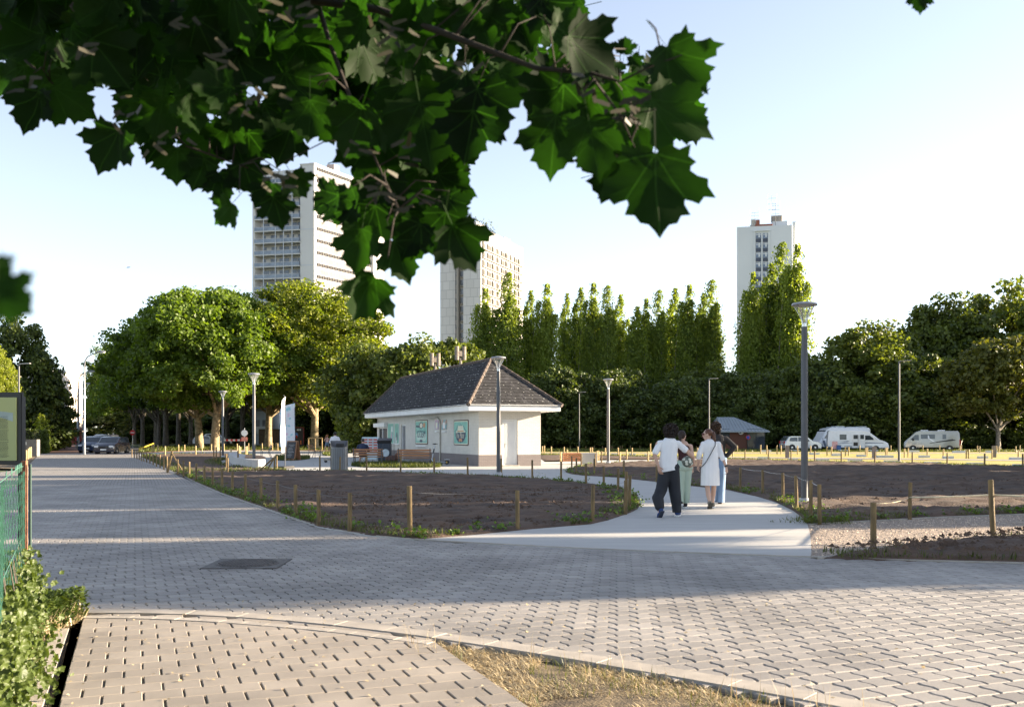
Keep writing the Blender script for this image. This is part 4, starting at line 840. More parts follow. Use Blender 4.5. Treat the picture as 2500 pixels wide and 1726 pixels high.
for sx, a in ((-1, .9), (-.5, .65)):
    b = G(670, 1151); m = MB(); m.tube([(b.x + sx * .75, b.y - .1 * sx, -.02), (b.x, b.y, .62)], .033, 8); tag(m.build('brace_stake', M_stake, smooth='auto'), 'slanting brace stake leaning on the stake by the flag foot, %s' % ('outer of two' if sx == -1 else 'inner of two'), 'stake', g_)
b = G(417, 1154); m = MB(); m.tube([(b.x - .15, b.y, -.05), (b.x + .06, b.y, .92)], .05, 10); tag(m.build('wooden_stake', M_stake, smooth='auto'), 'thick leaning corner stake between road edge and cross path', 'stake')
c = G(450, 1157); m = MB(); m.tube([(b.x + .05, b.y, .8), (c.x, c.y, 0)], .035, 8); tag(m.build('brace_stake', M_stake, smooth='auto'), 'long slanting brace running down from the thick leaning corner stake', 'stake')
g_ = 'wooden stakes round the large soil bed'
for i, (px, py, pt) in enumerate([(2001, 1280, 1182), (1979.5, 1272, 1172), (1945, 1246, 1161), (1911, 1225, 1154), (1862, 1210, 1146.5), (1807, 1198, 1140), (1603, 1177, 1128), (1523, 1164, 1123.5), (1451, 1161, 1120), (1407, 1157, 1118), (1396, 1150.5, 1113), (1419, 1143.5, 1108), (1453, 1141, 1106), (1468.5, 1134, 1101)]):
    stake(px, py, 'stake, %s from the gravel path along the curved path edge' % ordw(i), g_, pyt=pt, lean=-.03 if i == 2 else 0)
stake(2221, 1268, 'stake carrying the twine on the far side of the gravel', g_, pyt=1177)
stake(2132, 1345, 'thick front stake of the gravel path, where the twine begins', g_, pyt=1226, r=1.15); 
stake(2426, 1323, 'tall leaning stake beside the earth mound, twine at its middle', g_, pyt=1171, r=1.1, lean=-.055)
g_ = 'wooden stakes between the large soil bed and the parking lawn'
for i, (px, py, pt) in enumerate([(1819, 1123, 1098), (1876, 1124, 1098), (1931, 1127, 1099), (1989, 1130, 1100), (2054, 1131, 1101), (2136, 1133, 1103), (2227, 1134, 1104), (2312, 1135, 1105.5), (2404, 1141, 1107), (2497, 1143, 1108)]):
    stake(px, py, 'stake, %s from the left between dark soil and yellow lawn' % ordw(i), g_, pyt=pt, r=1.1)
g_ = 'small sunlit stakes scattered over the parking lawn'
rowA = [(1857, 1106), (1872, 1107), (1897, 1107), (1907, 1107), (1947, 1108), (1979, 1108), (2019, 1110), (2030, 1110), (2064, 1111), (2072, 1111), (2113, 1113), (2117, 1112), (2162, 1113), (2166, 1112), (2208, 1115), (2217, 1114), (2264, 1115), (2303, 1116), (2359, 1117), (2365, 1117), (2422, 1118), (2486, 1119)]
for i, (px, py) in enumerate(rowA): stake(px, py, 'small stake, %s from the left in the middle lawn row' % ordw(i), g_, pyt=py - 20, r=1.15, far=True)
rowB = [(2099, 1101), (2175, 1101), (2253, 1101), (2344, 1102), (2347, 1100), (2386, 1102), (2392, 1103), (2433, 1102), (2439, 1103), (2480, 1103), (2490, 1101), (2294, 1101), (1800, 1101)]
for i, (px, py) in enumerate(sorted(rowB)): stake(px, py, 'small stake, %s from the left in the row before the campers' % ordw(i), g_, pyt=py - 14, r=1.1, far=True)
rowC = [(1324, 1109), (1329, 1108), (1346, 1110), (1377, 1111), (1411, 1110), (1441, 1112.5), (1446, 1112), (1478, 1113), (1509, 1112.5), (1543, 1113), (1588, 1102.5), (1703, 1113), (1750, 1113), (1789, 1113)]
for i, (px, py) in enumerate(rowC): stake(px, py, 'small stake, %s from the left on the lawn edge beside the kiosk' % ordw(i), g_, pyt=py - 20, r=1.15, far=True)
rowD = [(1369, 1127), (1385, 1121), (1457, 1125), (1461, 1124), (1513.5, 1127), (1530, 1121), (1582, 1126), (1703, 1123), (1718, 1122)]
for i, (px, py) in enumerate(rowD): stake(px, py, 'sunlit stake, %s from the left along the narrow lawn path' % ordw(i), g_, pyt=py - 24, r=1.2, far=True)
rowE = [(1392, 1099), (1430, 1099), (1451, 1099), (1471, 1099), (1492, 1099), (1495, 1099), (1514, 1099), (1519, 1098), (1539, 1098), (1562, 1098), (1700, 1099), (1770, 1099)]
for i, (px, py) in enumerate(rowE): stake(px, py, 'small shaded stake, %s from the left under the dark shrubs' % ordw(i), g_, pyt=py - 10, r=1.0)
g_ = 'sunlit stakes beside the cycle path and street trees'
rowF = [(371, 1103), (375.5, 1103), (385.5, 1103), (403, 1113), (436, 1102), (450.5, 1102.5), (478, 1112), (493.5, 1102), (516, 1101), (547, 1100), (579, 1100), (586.5, 1115), (583, 1112), (564, 1120), (607, 1099), (640, 1099), (665, 1098), (674, 1099), (678, 1099), (600, 1114), (603, 1113), (522, 1127), (528, 1129), (538, 1127), (552, 1146), (556, 1156), (581, 1138)]
for i, (px, py) in enumerate(sorted(rowF)): stake(px, py, 'small stake, %s from the left beside cycle path and curved bench' % ordw(i), g_, pyt=py - (17 if py < 1105 else 24 if py < 1125 else 38), r=1.1, far=py < 1125)
g_ = 'stakes near the end of the street hedge'
for i, (px, py) in enumerate([(54, 1127), (64, 1124), (68.5, 1120), (72, 1117), (75.5, 1116)]): stake(px, py, 'pale stake, %s from the front beside the cabinet and hedge' % ordw(i), g_, pyt=py - 25, r=1.2, far=True)
rowG = [(1252 - 445, 1106)]
# square bollards on the lawn
for px, py, pt, lb in [(1922, 1116, 1085, 'grey-brown square bollard left of the nearest big lamp post on the lawn'), (2134, 1117, 1088, 'grey-brown square bollard in front of the motorhome'), (2427, 1114.5, 1086, 'grey-brown square bollard right of the camper van')]:
    g = G(px, py); h = (py - pt) * g.y / FPX; m = MB(); m.box((g.x, g.y, h / 2 - .06), (.24, .24, h)); tag(m.build('bollard', pm('bollard_grey', (.22, .19, .17), .8), bevel=.02), lb, 'bollard', 'square bollards on the parking lawn')
# twine
M_rope = pm('twine', (.62, .55, .38), .9)
def sag(a, b, s, n=9): a = Vector(a); b = Vector(b); return [a.lerp(b, i / n) - Vector((0, 0, s * 4 * (i / n) * (1 - i / n))) for i in range(n + 1)]
def rope(name, pts, r, label, s=.04, mat=None, seg=True):
    m = MB(); P = []
    for a, b in zip(pts[:-1], pts[1:]): P += sag(a, b, s)[0 if not P else 1:]
    m.tube(P, r, 5); tag(m.build(name, mat or M_rope, smooth=True), label, 'twine')
A = at(2132, 1228, G(2132, 1345).y); B = at(2221, 1214, G(2221, 1268).y); Cc = at(2421, 1208, G(2426, 1323).y); 
rope('twine', [A, B], .004, 'thin grey twine from the front stake to the stake behind the gravel path'); rope('twine', [B, Cc, (11.5, 13.5, .6)], .014, 'pale yellow twine stretched to the leaning stake beside the mound', .01)
def topof(px, py, pt): return at(px, pt + 2, G(px, py).y)
rope('twine', [topof(1807, 1198, 1140), topof(1862, 1210, 1146.5), topof(1911, 1225, 1154), topof(1945, 1246, 1161), topof(1979.5, 1272, 1172), topof(2001, 1280, 1182)], .0045, 'thin wire over the tops of the stakes beside the nearest big lamp post', .03, M_silver)
rope('twine', [topof(*p) + Vector((0, 0, -.06)) for p in [road_row[i] for i in range(0, 14)]], .003, 'thin grey wire linking the stakes along the left road edge', .02, M_pole)
rope('twine', [topof(854, 1298, 1203), topof(1001, 1313, 1200), topof(1264, 1294, 1199), topof(1447, 1276, 1186), topof(1527, 1256, 1174)], .003, 'thin grey wire linking the front stakes of the near soil bed', .03, M_pole)
# ------------------------------------------------------------------ furniture round the kiosk
M_slat = pm('bench_wood', (.33, .155, .07), .5, var=.25, scale=3, stretch=(1, 8, 8))
M_bmet = pm('bench_metal', (.09, .092, .10), .45, metal=.5)
def bench(px0, px1, py, label, back=True):
    a = G(px0, py); b = G(px1, py); t = empty('park_bench', (a + b) / 2, 0, label, 'bench', 'wooden park benches before the kiosk'); w_ = (b - a).length
    s = MB(); bk = MB()
    for k in range(4): s.box((0, .02 + k * .12, .44), (w_, .1, .035))
    for k in range(3): bk.box((0, -.03 - k * .02, .56 + k * .13), (w_, .03, .09))
    s.build('seat', M_slat, t, bevel=.008); bk.build('backrest', M_slat, t, bevel=.008)
    for x in (-w_ / 2 + .06, w_ / 2 - .06):
        f = MB(); f.tube([(x, -.1, 0), (x, -.03, .42), (x, -.09, .92)], .025, 8); f.build('leg', M_bmet, t, smooth='auto'); f = MB(); f.tube([(x, .45, 0), (x, .43, .42), (x, .42, .62)], .025, 8); f.tube([(x, .42, .62), (x, -.06, .64)], .02, 8); f.build('leg', M_bmet, t, smooth='auto')
        f = MB(); f.tube([(x, -.03, .41), (x, .44, .41)], .02, 6); f.build('seat_bracket', M_bmet, t)
    return t
bench(861, 935, 1136, 'wooden bench with the seated man in navy, seen from behind'); bench(970, 1053, 1139, 'empty wooden bench seen from behind in front of the kiosk side door')
def armchair(px, py, rz, label, mat):
    g = G(px, py); t = empty('slatted_chair', g, rz, label, 'chair', 'slatted metal chairs near the flags'); s = MB(); bk = MB()
    for k in range(5): s.box((0, -.2 + k * .1, .44), (.62, .08, .02))
    for k in range(4): bk.box((0, .27 + k * .03, .56 + k * .1), (.62, .02, .075))
    s.build('seat', mat, t); bk.build('backrest', mat, t)
    for x in (-.33, .33):
        f = MB(); f.tube([(x, -.25, 0), (x, -.25, .62), (x, -.2, .66), (x, .3, .66)], .02, 6); f.build('leg', M_bmet, t); f = MB(); f.tube([(x, .42, 0), (x, .22, .43), (x, .4, .95)], .02, 6); f.build('leg', M_bmet, t)
    return t
armchair(648, 1120, -1.2, 'grey slatted metal chair left of the white flags', pm('grey_slat', (.20, .18, .17), .5)); armchair(768, 1118, 1.2, 'brown wooden-slatted chair right of the black chalkboard', M_slat)
def curved_bench():
    pts = [(556, 1120), (560, 1130), (575, 1139), (600, 1144), (630, 1146), (648, 1144), (649, 1139)]; inner = [(649, 1134), (630, 1133), (605, 1129), (585, 1124), (573, 1119)]
    P = [G(*p) for p in pts + inner]; c = sum(P, Vector()) / len(P); t = empty('curved_bench', (c.x, c.y, 0), 0, 'curved low concrete bench with wooden seat planks behind a lamp post', 'bench')
    q = smooth_poly([(p.x - c.x, p.y - c.y) for p in P], 2); m = MB(); m.prism(q, 0, .44); m.build('body', pm('bench_concrete', (.46, .45, .43), .8, var=.08, bump=.1), t, bevel=.02)
    s = MB(); a = G(598, 1140) - c; b = G(648, 1142) - c; cc = G(640, 1135) - c; d = G(600, 1131) - c; s.prism([(a.x, a.y), (b.x, b.y), (cc.x, cc.y), (d.x, d.y)], .45, .5); s.build('seat', M_slat, t, bevel=.01)
curved_bench()
def low_bench():
    a = G(1422, 1133); b = G(1457, 1133.5); c = (a + b) / 2; t = empty('block_bench', (c.x, c.y, 0), 0, 'white block bench with an orange wooden seat beside the kiosk plaza', 'bench'); m = MB(); w_ = (b - a).length; m.box((0, .4, .3), (w_, .9, .62)); m.build('body', M_conc, t, bevel=.02); m = MB()
    for k in range(4): m.box((-w_ / 2 - .52, .35, .2 + k * .12), (.95, .5, .09))
    m.build('seat', pm('orange_wood', (.5, .2, .08), .5, var=.2), t)
low_bench()
def bin_():
    g = G(828, 1150); t = empty('litter_bin', g, .15, 'tall grey cylindrical litter bin standing on the plaza before the seated man', 'litter bin'); m = MB(); n = 28; r = .37; H = 1.28
    m.lathe([(r, 0), (r, 1.05)], n); m.build('body', pm('bin_grey', (.17, .18, .19), .45, metal=.4, var=.06), t, smooth='auto')
    hd = MB(); vs = []; 
    for k in range(n):
        a = 2 * math.pi * k / n; x, y = r * 1.02 * math.cos(a), r * 1.02 * math.sin(a); vs.append((x, y, 1.05))
    for k in range(n):
        a = 2 * math.pi * k / n; x, y = r * 1.02 * math.cos(a), r * 1.02 * math.sin(a); vs.append((x, y, 1.12 + (.22 if y > -.1 else 0) + x * .0 - (max(0, -.1 - y)) * .2))
    hd.add(vs, [tuple(range(n - 1, -1, -1)), tuple(range(n, 2 * n))] + [(k, (k + 1) % n, (k + 1) % n + n, k + n) for k in range(n)]); hd.build('hood', M_pole, t, smooth='auto')
    s = MB(); s.box((.05, -.345, 1.16), (.34, .12, .12)); s.build('opening', M_black, t)
    s = MB()
    for k in range(22): a = 2 * math.pi * k / 22; s.tube([(r * 1.005 * math.cos(a), r * 1.005 * math.sin(a), .05), (r * 1.005 * math.cos(a), r * 1.005 * math.sin(a), 1.0)], .008, 4)
    s.build('ribs', M_pole, t)
bin_()
def flag(px, py, pyt, wpx, label, foot, turn):
    g = G(px, py); H = EYE + (1061 - pyt) * g.y / FPX; t = empty('feather_flag', g, turn, label, 'flag', 'white feather flags on the plaza'); p = MB(); p.tube([(0, 0, .1), (0, 0, H * .75), (-.03, 0, H * .97), (-.12, 0, H)], .02, 6); p.build('pole', M_pole, t)
    w_ = wpx; out = [(0, H * .28), (-.0, H * .9), (-.06, H * .98), (-.2, H * .97), (-w_ * .8, H * .9), (-w_, H * .8), (-w_, H * .28)]
    c, tt, pp = newmat('flag_cloth'); tc = N(tt, 'ShaderNodeTexCoord'); nz = N(tt, 'ShaderNodeTexNoise'); nz.inputs['Scale'].default_value = 2.6; nz.inputs['Detail'].default_value = 6; tt.links.new(tc.outputs['Object'], nz.inputs[0]); cr = N(tt, 'ShaderNodeValToRGB'); e = cr.color_ramp.elements; e[0].position = .36; e[0].color = (.25, .55, .60, 1); e[1].position = .47; e[1].color = (.78, .80, .82, 1)
    x = e.new(.58); x.color = (.78, .78, .80, 1); x = e.new(.66); x.color = (.75, .50, .62, 1); tt.links.new(nz.outputs[0], cr.inputs[0]); tt.links.new(cr.outputs[0], pp.inputs['Base Color']); pp.inputs['Roughness'].default_value = .8
    f = MB(); n = 14; vs = []; fs = []
    for i in range(n + 1):
        z = H * (.22 + .76 * i / n); k = i / n; wl = w_ if k < .8 else w_ * math.sqrt(max(0, 1 - ((k - .8) / .2) ** 2)); 
        for j in range(4): x_ = -wl * j / 3; vs.append((x_, .03 * math.sin(z * 3 + j), z))
    for i in range(n):
        for j in range(3): fs.append((i * 4 + j, i * 4 + j + 1, i * 4 + j + 5, i * 4 + j + 4))
    f.add(vs, fs); f.build('sail', c, t, smooth=True)
    b = MB(); b.box((0, 0, .06), (.95, .5, .12)) if foot else b.box((0, 0, .03), (.5, .5, .06)); b.build('foot', M_black, t, bevel=.03)
flag(696, 1144, 965, .34, 'slim white feather flag seen edge-on, left of two, on a black foot', True, 1.25); flag(720, 1122, 981, .95, 'broad white feather flag with teal and pink print, right of two', False, .1)
def aboard():
    g = G(715, 1124); t = empty('chalkboard_sign', g, -.35, 'black wooden A-board chalkboard beside the foot of the broad flag', 'sign')
    for s in (-1, 1):
        m = MB(); M = Matrix.Rotation(s * .22, 3, 'X'); m.box((0, s * .2, .62), (.72, .04, 1.22), M=M); o = m.build('panel', M_slat, t); m = MB(); m.box((0, s * .225, .64), (.6, .03, 1.06), M=M); m.build('board', M_black, o); 
        m = MB(); rnd = random.Random(4)
        for k in range(9): w_ = rnd.uniform(.2, .45); m.box((rnd.uniform(-.05, .05), s * (.243 + (.5 - (.25 + k * .09)) * .0) - s * (k * .09 - .4) * .21, .25 + k * .09), (w_, .012, .025))
        m.build('chalk_marks', pm('chalk', (.35, .34, .33), .9), o)
aboard()
def scooter():
    g = G(1072, 1133.5); t = empty('electric_scooter', g, 2.75, 'white and grey electric scooter parked against the kiosk plinth', 'scooter'); wm = pm('scooter_white', (.62, .66, .70), .35, var=.05)
    for x, nm in ((.47, 'front'), (-.47, 'rear')):
        m = MB(); R = Matrix.Rotation(math.pi / 2, 3, 'X'); m.lathe([(.05, -.03), (.12, -.035), (.125, .035), (.05, .03)], 18, (x, 0, .125), M=R); w_ = m.build('wheel', M_black, t, smooth='auto'); m = MB(); m.lathe([(.05, -.037), (.05, .037)], 12, (x, 0, .125), M=R); m.build('hub', pm('orange_hub', (.5, .3, .06), .5), w_)
    m = MB(); m.box((-.05, 0, .13), (.75, .16, .07)); m.build('deck', pm('scooter_deck', (.35, .37, .39), .6), t, bevel=.02); m = MB(); m.tube([(.47, 0, .18), (.42, 0, .3), (.33, 0, .65), (.25, 0, 1.08)], [.03, .035, .032, .026], 8); m.tube([(.35, 0, .14), (.44, 0, .26)], .04, 6); m.build('stem', wm, t, smooth='auto')
    m = MB(); m.tube([(.24, -.27, 1.1), (.25, 0, 1.1), (.24, .27, 1.1)], .02, 6); m.box((.27, 0, 1.1), (.09, .12, .06)); m.build('handlebar', M_black, t); m = MB(); m.tube([(.345, 0, .6), (.30, 0, .84)], .037, 8); m.build('grip_band', M_black, t); m = MB(); m.box((-.48, 0, .27), (.3, .1, .03)); m.build('mudguard', wm, t, bevel=.01)
scooter()
def menu_freezer():
    g = G(905, 1122); t = empty('menu_board', g, -.1, 'white menu board with rows of red price labels beside the kiosk counter', 'menu board'); m = MB(); m.box((0, 0, .95), (1.15, .12, 1.0)); m.box((0, .1, .25), (.9, .5, .5)); m.build('cabinet', pm('pale_blue', (.5, .62, .66), .4), t, bevel=.03); m = MB()
    for r in range(5):
        for c in range(3): m.box((-.32 + c * .32, -.07, .6 + r * .17), (.24, .02, .09))
    m.build('price_labels', pm('label_red', (.6, .1, .07), .5, island=.3), t)
menu_freezer()
g = G(939, 1126); t = empty('waste_bin', g, 0, 'dark blue plastic waste bin with a slanted lid below the kiosk counter', 'waste bin'); m = MB(); m.box((0, 0, .55), (.7, .6, 1.1), taper=1.1); m.build('body', pm('navy_plastic', (.02, .035, .06), .5), t, bevel=.03); m = MB(); m.box((0, -.02, 1.22), (.82, .62, .22), M=Matrix.Rotation(.25, 3, 'X')); m.build('lid', M_black, t, bevel=.03)
g = G(948, 1128.5); t = empty('wire_rack', g, 0, 'grey wire mesh rack with a small round sign, beside the waste bin', 'rack'); m = MB()
for i in range(9):
    m.tube([(-.35 + i * .09, 0, 0), (-.35 + i * .09, 0, 1.05)], .008, 4); m.tube([(-.35, 0, .05 + i * .125), (.37, 0, .05 + i * .125)], .008, 4)
m.build('mesh', M_pole, t); m = MB(); m.lathe([(.22, -.01), (.22, .01)], 18, (-.15, -.08, .55), M=Matrix.Rotation(math.pi / 2, 3, 'X')); m.build('sign', pm('pale_sign', (.45, .52, .55), .5), t)
g = G(958, 1127.5); m = MB(); m.ball((g.x, g.y, .18), (.45, .25, .2), 12, 7); m.ball((g.x + .3, g.y, .32), (.2, .2, .22), 10, 6); tag(m.build('cloth_bag', pm('brown_bag', (.12, .06, .04), .9, var=.4, scale=9), smooth=True), 'brown slumped bag lying at the foot of the kiosk wall behind the empty bench', 'bag')
def trolley():
    g = G(806, 1129); t = empty('trolley', g, .2, 'small metal hand trolley standing left of the grey litter bin', 'trolley'); m = MB()
    m.tube([(.1, 0, .15), (.12, 0, 1.1)], .015, 6); m.tube([(.3, .1, .15), (.3, .1, 1.1)], .015, 6); m.build('frame', M_silver, t); m = MB(); m.box((0, 0, .18), (.75, .35, .12)); m.build('tray', pm('tray', (.4, .36, .3), .6), t)
    for x in (-.25, .25): m = MB(); m.lathe([(.09, -.02), (.09, .02)], 12, (x, -.15, .09), M=Matrix.Rotation(math.pi / 2, 3, 'X')); m.build('wheel', M_black, t)
trolley()
# ------------------------------------------------------------------ signs and barriers by the street
def road_sign(px, py, pys, label, kind):
    g = G(px, py); zs = EYE + (1061 - pys) * g.y / FPX; t = empty('road_sign', g, 0, label, 'road sign'); p = MB(); p.tube([(0, 0, 0), (0, 0, zs + .5)], .035, 8); p.build('pole', M_silver, t); red = pm('sign_red', (.60, .02, .02), .4); R = Matrix.Rotation(math.pi / 2, 3, 'X')
    m = MB(); m.lathe([(.32, -.01), (.32, .01)], 24, (0, -.06, zs), M=R); f = m.build('face', red if kind == 'no' else M_white, t)
    m = MB()
    if kind == 'no': m.box((0, -.08, zs), (.46, .012, .12)); m.build('bar', M_white, f)
    else: m.box((0, -.07, zs - .62), (.6, .02, .42)); m.build('plate', pm('plate_red', (.6, .22, .16), .5), t)
road_sign(324, 1093, 1056, 'round red no-entry sign on a pole left of the plane trees', 'no'); road_sign(278, 1092, 1067, 'smaller no-entry sign farther down the avenue behind the parked cars', 'no'); road_sign(235, 1090, 1070, 'tiny far no-entry sign beside the avenue, leftmost of the red ones', 'no')
road_sign(597, 1099.5, 1057, 'round white road sign with a red plate below, beside the red and white barrier', 'w')
def barrier(px0, px1, py, z, label):
    a = G(px0, py); b = G(px1, py); t = empty('barrier', (a + b) / 2, 0, label, 'barrier'); L = (b - a).length; n = 9; m = MB(); w = MB()
    for i in range(n): (m if i % 2 else w).box((-L / 2 + (i + .5) * L / n, 0, z), (L / n - .002, .08, .2))
    m.build('red_bands', pm('band_red', (.6, .03, .03), .5), t); w.build('white_bands', M_white, t); m = MB(); m.box((-L / 2, 0, z / 2), (.08, .08, z)); m.box((L / 2, 0, z / 2), (.08, .08, z)); m.build('posts', M_dkmet, t)
barrier(546, 597, 1097, 1.0, 'red and white striped barrier across the street between tree trunks')
def goal(px0, px1, py, h, label):
    a = G(px0, py); b = G(px1, py); t = empty('wooden_rail', (a + b) / 2, 0, label, 'rail'); L = (b - a).length; m = MB(); m.box((0, 0, h), (L, .1, .1)); m.build('rail', M_stake_l, t)
    for x in (-L / 2, 0, L / 2): m = MB(); m.box((x, 0, h / 2), (.1, .1, h)); m.build('post', M_stake_l, t)
goal(753, 786, 1098.5, 1.25, 'pale wooden rail frame around the foot of the big plane tree')
m = MB(); a = G(340, 1104); b = G(375, 1101); m.tube([(a.x, a.y, .3), (b.x, b.y, .75)], .05, 6); m.tube([(a.x, a.y, -.05), (a.x, a.y, .4)], .05, 6); tag(m.build('yellow_pole', pm('yellow', (.6, .4, .05), .5)), 'slanting yellow pole lying against stakes beside the cycle path', 'pole')
# white wheel stops
g_ = 'pale wheel stops on the parking lawn'; M_ws = pm('wheel_stop', (.55, .58, .62), .7, var=.08); first = None
for i, (px, py, w_) in enumerate([(1936, 1122, 22), (2007, 1124.5, 32), (2087, 1125.5, 34), (2175, 1128, 34), (2276, 1132, 40), (2380, 1134, 42), (2488, 1138, 30), (1865, 1119, 28), (1988, 1108, 24), (2041, 1111, 20), (2102, 1113, 22), (2160, 1115, 40), (2256, 1115, 26), (2314, 1117, 26), (2399, 1117, 24), (2481, 1120, 34), (1501, 1110.5, 18), (1544, 1111, 16), (1580, 1112, 14), (1437, 1108, 14), (1370, 1107.5, 14), (1870, 1101.5, 24), (1940, 1100.5, 24), (2060, 1100.5, 26), (2130, 1101, 26), (2230, 1102, 26), (2340, 1103, 30), (2420, 1103, 26)]):
    g = G(px, py)
    if first is None:
        m = MB(); m.prism([(-.5, -.5), (.5, -.5), (.47, .5), (-.47, .5)], 0, 1); first = m.build('wheel_stop', M_ws, bevel=.03); o = first
    else: o = first.copy(); C.objects.link(o)
    o.location = (g.x, g.y, -.06); o.scale = (w_ * g.y / FPX, .3, .17); tag(o, 'pale wheel stop, %s' % (('%s from the left in the front row on the lawn' % ordw([7, 0, 1, 2, 3, 4, 5, 6].index(i) if i < 8 else 0)) if i < 8 else ('%s from the left in the second row on the lawn' % ordw(i - 8)) if i < 16 else ('%s from the left on the lawn just right of the kiosk' % ordw(19 + 1 - i if 0 else {20: 0, 19: 1, 16: 2, 17: 3, 18: 4}[i])) if i < 21 else ('%s from the left in the row before the camper vans' % ordw(i - 21))), 'wheel stop', g_)
# ------------------------------------------------------------------ notice board and mesh fence at the left edge
def board():
    Y = 10.2; a = at(-60, 968, Y); b = at(44, 968, Y); z0 = at(0, 1124, Y).z; z1 = a.z; c = (a + b) / 2; t = empty('notice_board', (c.x, Y, 0), -.04, 'yellow-green information board in a black frame behind the wire fence', 'notice board'); w_ = (b - a).length
    m = MB(); h = z1 - z0; m.box((0, .03, (z0 + z1) / 2), (w_ + .08, .05, h + .09)); m.build('frame', M_black, t, bevel=.008)
    pmn = pm('board_print', (.42, .44, .17), .35, var=.1, scale=1.2, col2=(.30, .35, .16)); m = MB(); m.box((0, -.004, (z0 + z1) / 2 - .005), (w_ - .02, .02, h - .01)); pn = m.build('panel', pmn, t)
    m = MB(); x1 = w_ / 2 - .04; m.add([(-w_ / 2, -.016, z1 - .12), (x1, -.016, z1 - .17), (x1, -.016, z1 - .26), (x1 - .12, -.016, z1 - .22), (-w_ / 2, -.016, z1 - .19)], [(0, 1, 2, 3, 4)]); m.build('sky_picture', pm('skyp', (.36, .44, .42), .4), pn)
    m = MB(); rnd = random.Random(1); z = z1 - .21; r = 0
    while z > z0 + .03:
        x = -w_ / 2 + .03
        while x < w_ / 2 - .1: l = rnd.uniform(.006, .02); m.box((x + l / 2, -.0165, z), (l, .002, .0035)); x += l + .005
        z -= .0125 if r % 9 else .02; r += 1
    m.build('text_lines', M_black, pn)
    for x in (-w_ / 2 + .1, w_ / 2 - .005): m = MB(); m.box((x, .09, z1 / 2), (.05, .06, z1)); m.build('post', M_black, t)
board()
def mesh_fence():
    a = Vector((-4.28, 8.75, 0)); b = Vector((-2.3, 4.35, 0)); 
    a = Vector(((57 - 1250) / FPX * 8.7, 8.7, 0)); b = Vector(((2 - 1250) / FPX * 6.0, 6.0, 0)); b = b + (b - a) * .5
    t = empty('wire_fence', a, 0, 'green plastic-coated chain-link fence with a rusty post at the left edge', 'fence'); d = b - a; L = d.length; u = d.normalized(); H = 1.34; s = .09
    m = MB(); n = int(L / s) + 1; rnd = random.Random(4); nz = int(H / s)
    nrm = Vector((-u.y, u.x, 0))
    for i in range(-nz, n + nz):
        for sg in (1, -1):
            P = []
            for k in range(nz + 1):
                x = (i + k * sg + (0 if sg == 1 else 0)) * s; x = (i * s) + k * s * sg * .5 * 2 / 2
                if 0 <= x <= L:
                    P.append(u * x + nrm * (.006 * (1 if (k + i) % 2 else -1) * sg + .03 * math.sin(x * 2.2)) + Vector((0, 0, .02 + k * s)))
            if len(P) > 1: m.tube(P, .0017, 3, cap=False)
    m.build('mesh', pm('green_wire', (.03, .10, .07), .45, var=.2), t, fix=False)
    w_ = MB(); 
    for z in (.05, .7, H - .02): w_.tube([u * (L * k / 6) + Vector((0, 0, z + .01 * math.sin(k))) for k in range(7)], .0035, 5)
    for k in range(16): x = rnd.uniform(0, L); w_.tube([u * x + Vector((0, 0, H - .05)), u * (x + .03) + Vector((0, 0, H + .02)), u * (x + .09) + Vector((0, 0, H - .01))], .003, 4)
    w_.build('tension_wires', pm('dark_green_wire', (.05, .14, .10), .5), t)
    rust = pm('rust', (.20, .085, .045), .85, var=.4, scale=18, bump=.4); p = MB(); p.box((.02, -.02, H / 2), (.04, .04, H + .06)); p.build('post', rust, t); p = MB(); p.box((.07, -.02, H / 2), (.018, .018, H)); p.build('stay', pm('dk', (.03, .06, .05), .6), t)
    p = MB(); q = u * (L * .85); p.box((q.x, q.y, H / 2), (.04, .04, H)); p.build('post', rust, t)
    return a, u, L
FA, FU, FLN = mesh_fence()
# cabinet by the hedge
g = G(66, 1113.5); t = empty('utility_cabinet', g, 0, 'grey utility cabinet with a small white sticker in front of the street hedge', 'cabinet'); m = MB(); m.box((0, 0, .62), (1.7, .5, 1.24)); m.build('body', pm('cab_grey', (.17, .16, .15), .7, var=.1), t, bevel=.02); m = MB(); m.box((0, -.26, .95), (.18, .02, .22)); m.build('sticker', M_white, t)
# bird
g = at(313, 653, 60); m = MB(); m.add([(g.x - .16, g.y, g.z - .05), (g.x, g.y - .05, g.z), (g.x + .18, g.y, g.z + .06), (g.x + .02, g.y + .06, g.z)], [(0, 1, 3), (1, 2, 3)]); m.tube([(g.x - .06, g.y, g.z + .02), (g.x, g.y, g.z), (g.x + .09, g.y, g.z - .01)], [.01, .03, .008], 6); tag(m.build('bird', M_dkmet), 'tiny dark bird flying in the empty sky at the left', 'bird')
# ================================================================== trees and shrubs
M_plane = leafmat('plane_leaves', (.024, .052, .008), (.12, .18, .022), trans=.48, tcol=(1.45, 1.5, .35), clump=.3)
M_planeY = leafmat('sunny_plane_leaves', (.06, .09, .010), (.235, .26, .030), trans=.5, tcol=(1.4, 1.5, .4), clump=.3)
M_dark = leafmat('dark_leaves', (.018, .038, .009), (.115, .15, .026), trans=.36, clump=.4)
M_darker = leafmat('shrub_leaves', (.018, .036, .010), (.085, .12, .026), trans=.32, clump=.5)
M_pop = leafmat('poplar_leaves', (.05, .088, .015), (.215, .28, .045), trans=.52, tcol=(1.6, 1.5, .4), clump=.5)
M_warm = leafmat('maple_crown_leaves', (.025, .04, .008), (.10, .11, .018), trans=.35, clump=.4)
M_hedge = leafmat('hedge_leaves', (.02, .035, .006), (.08, .11, .015), trans=.3, clump=1.5)
M_bark = pm('plane_bark', (.36, .28, .16), .85, scale=3.5, col2=(.15, .11, .06), bump=.6, bscale=9)
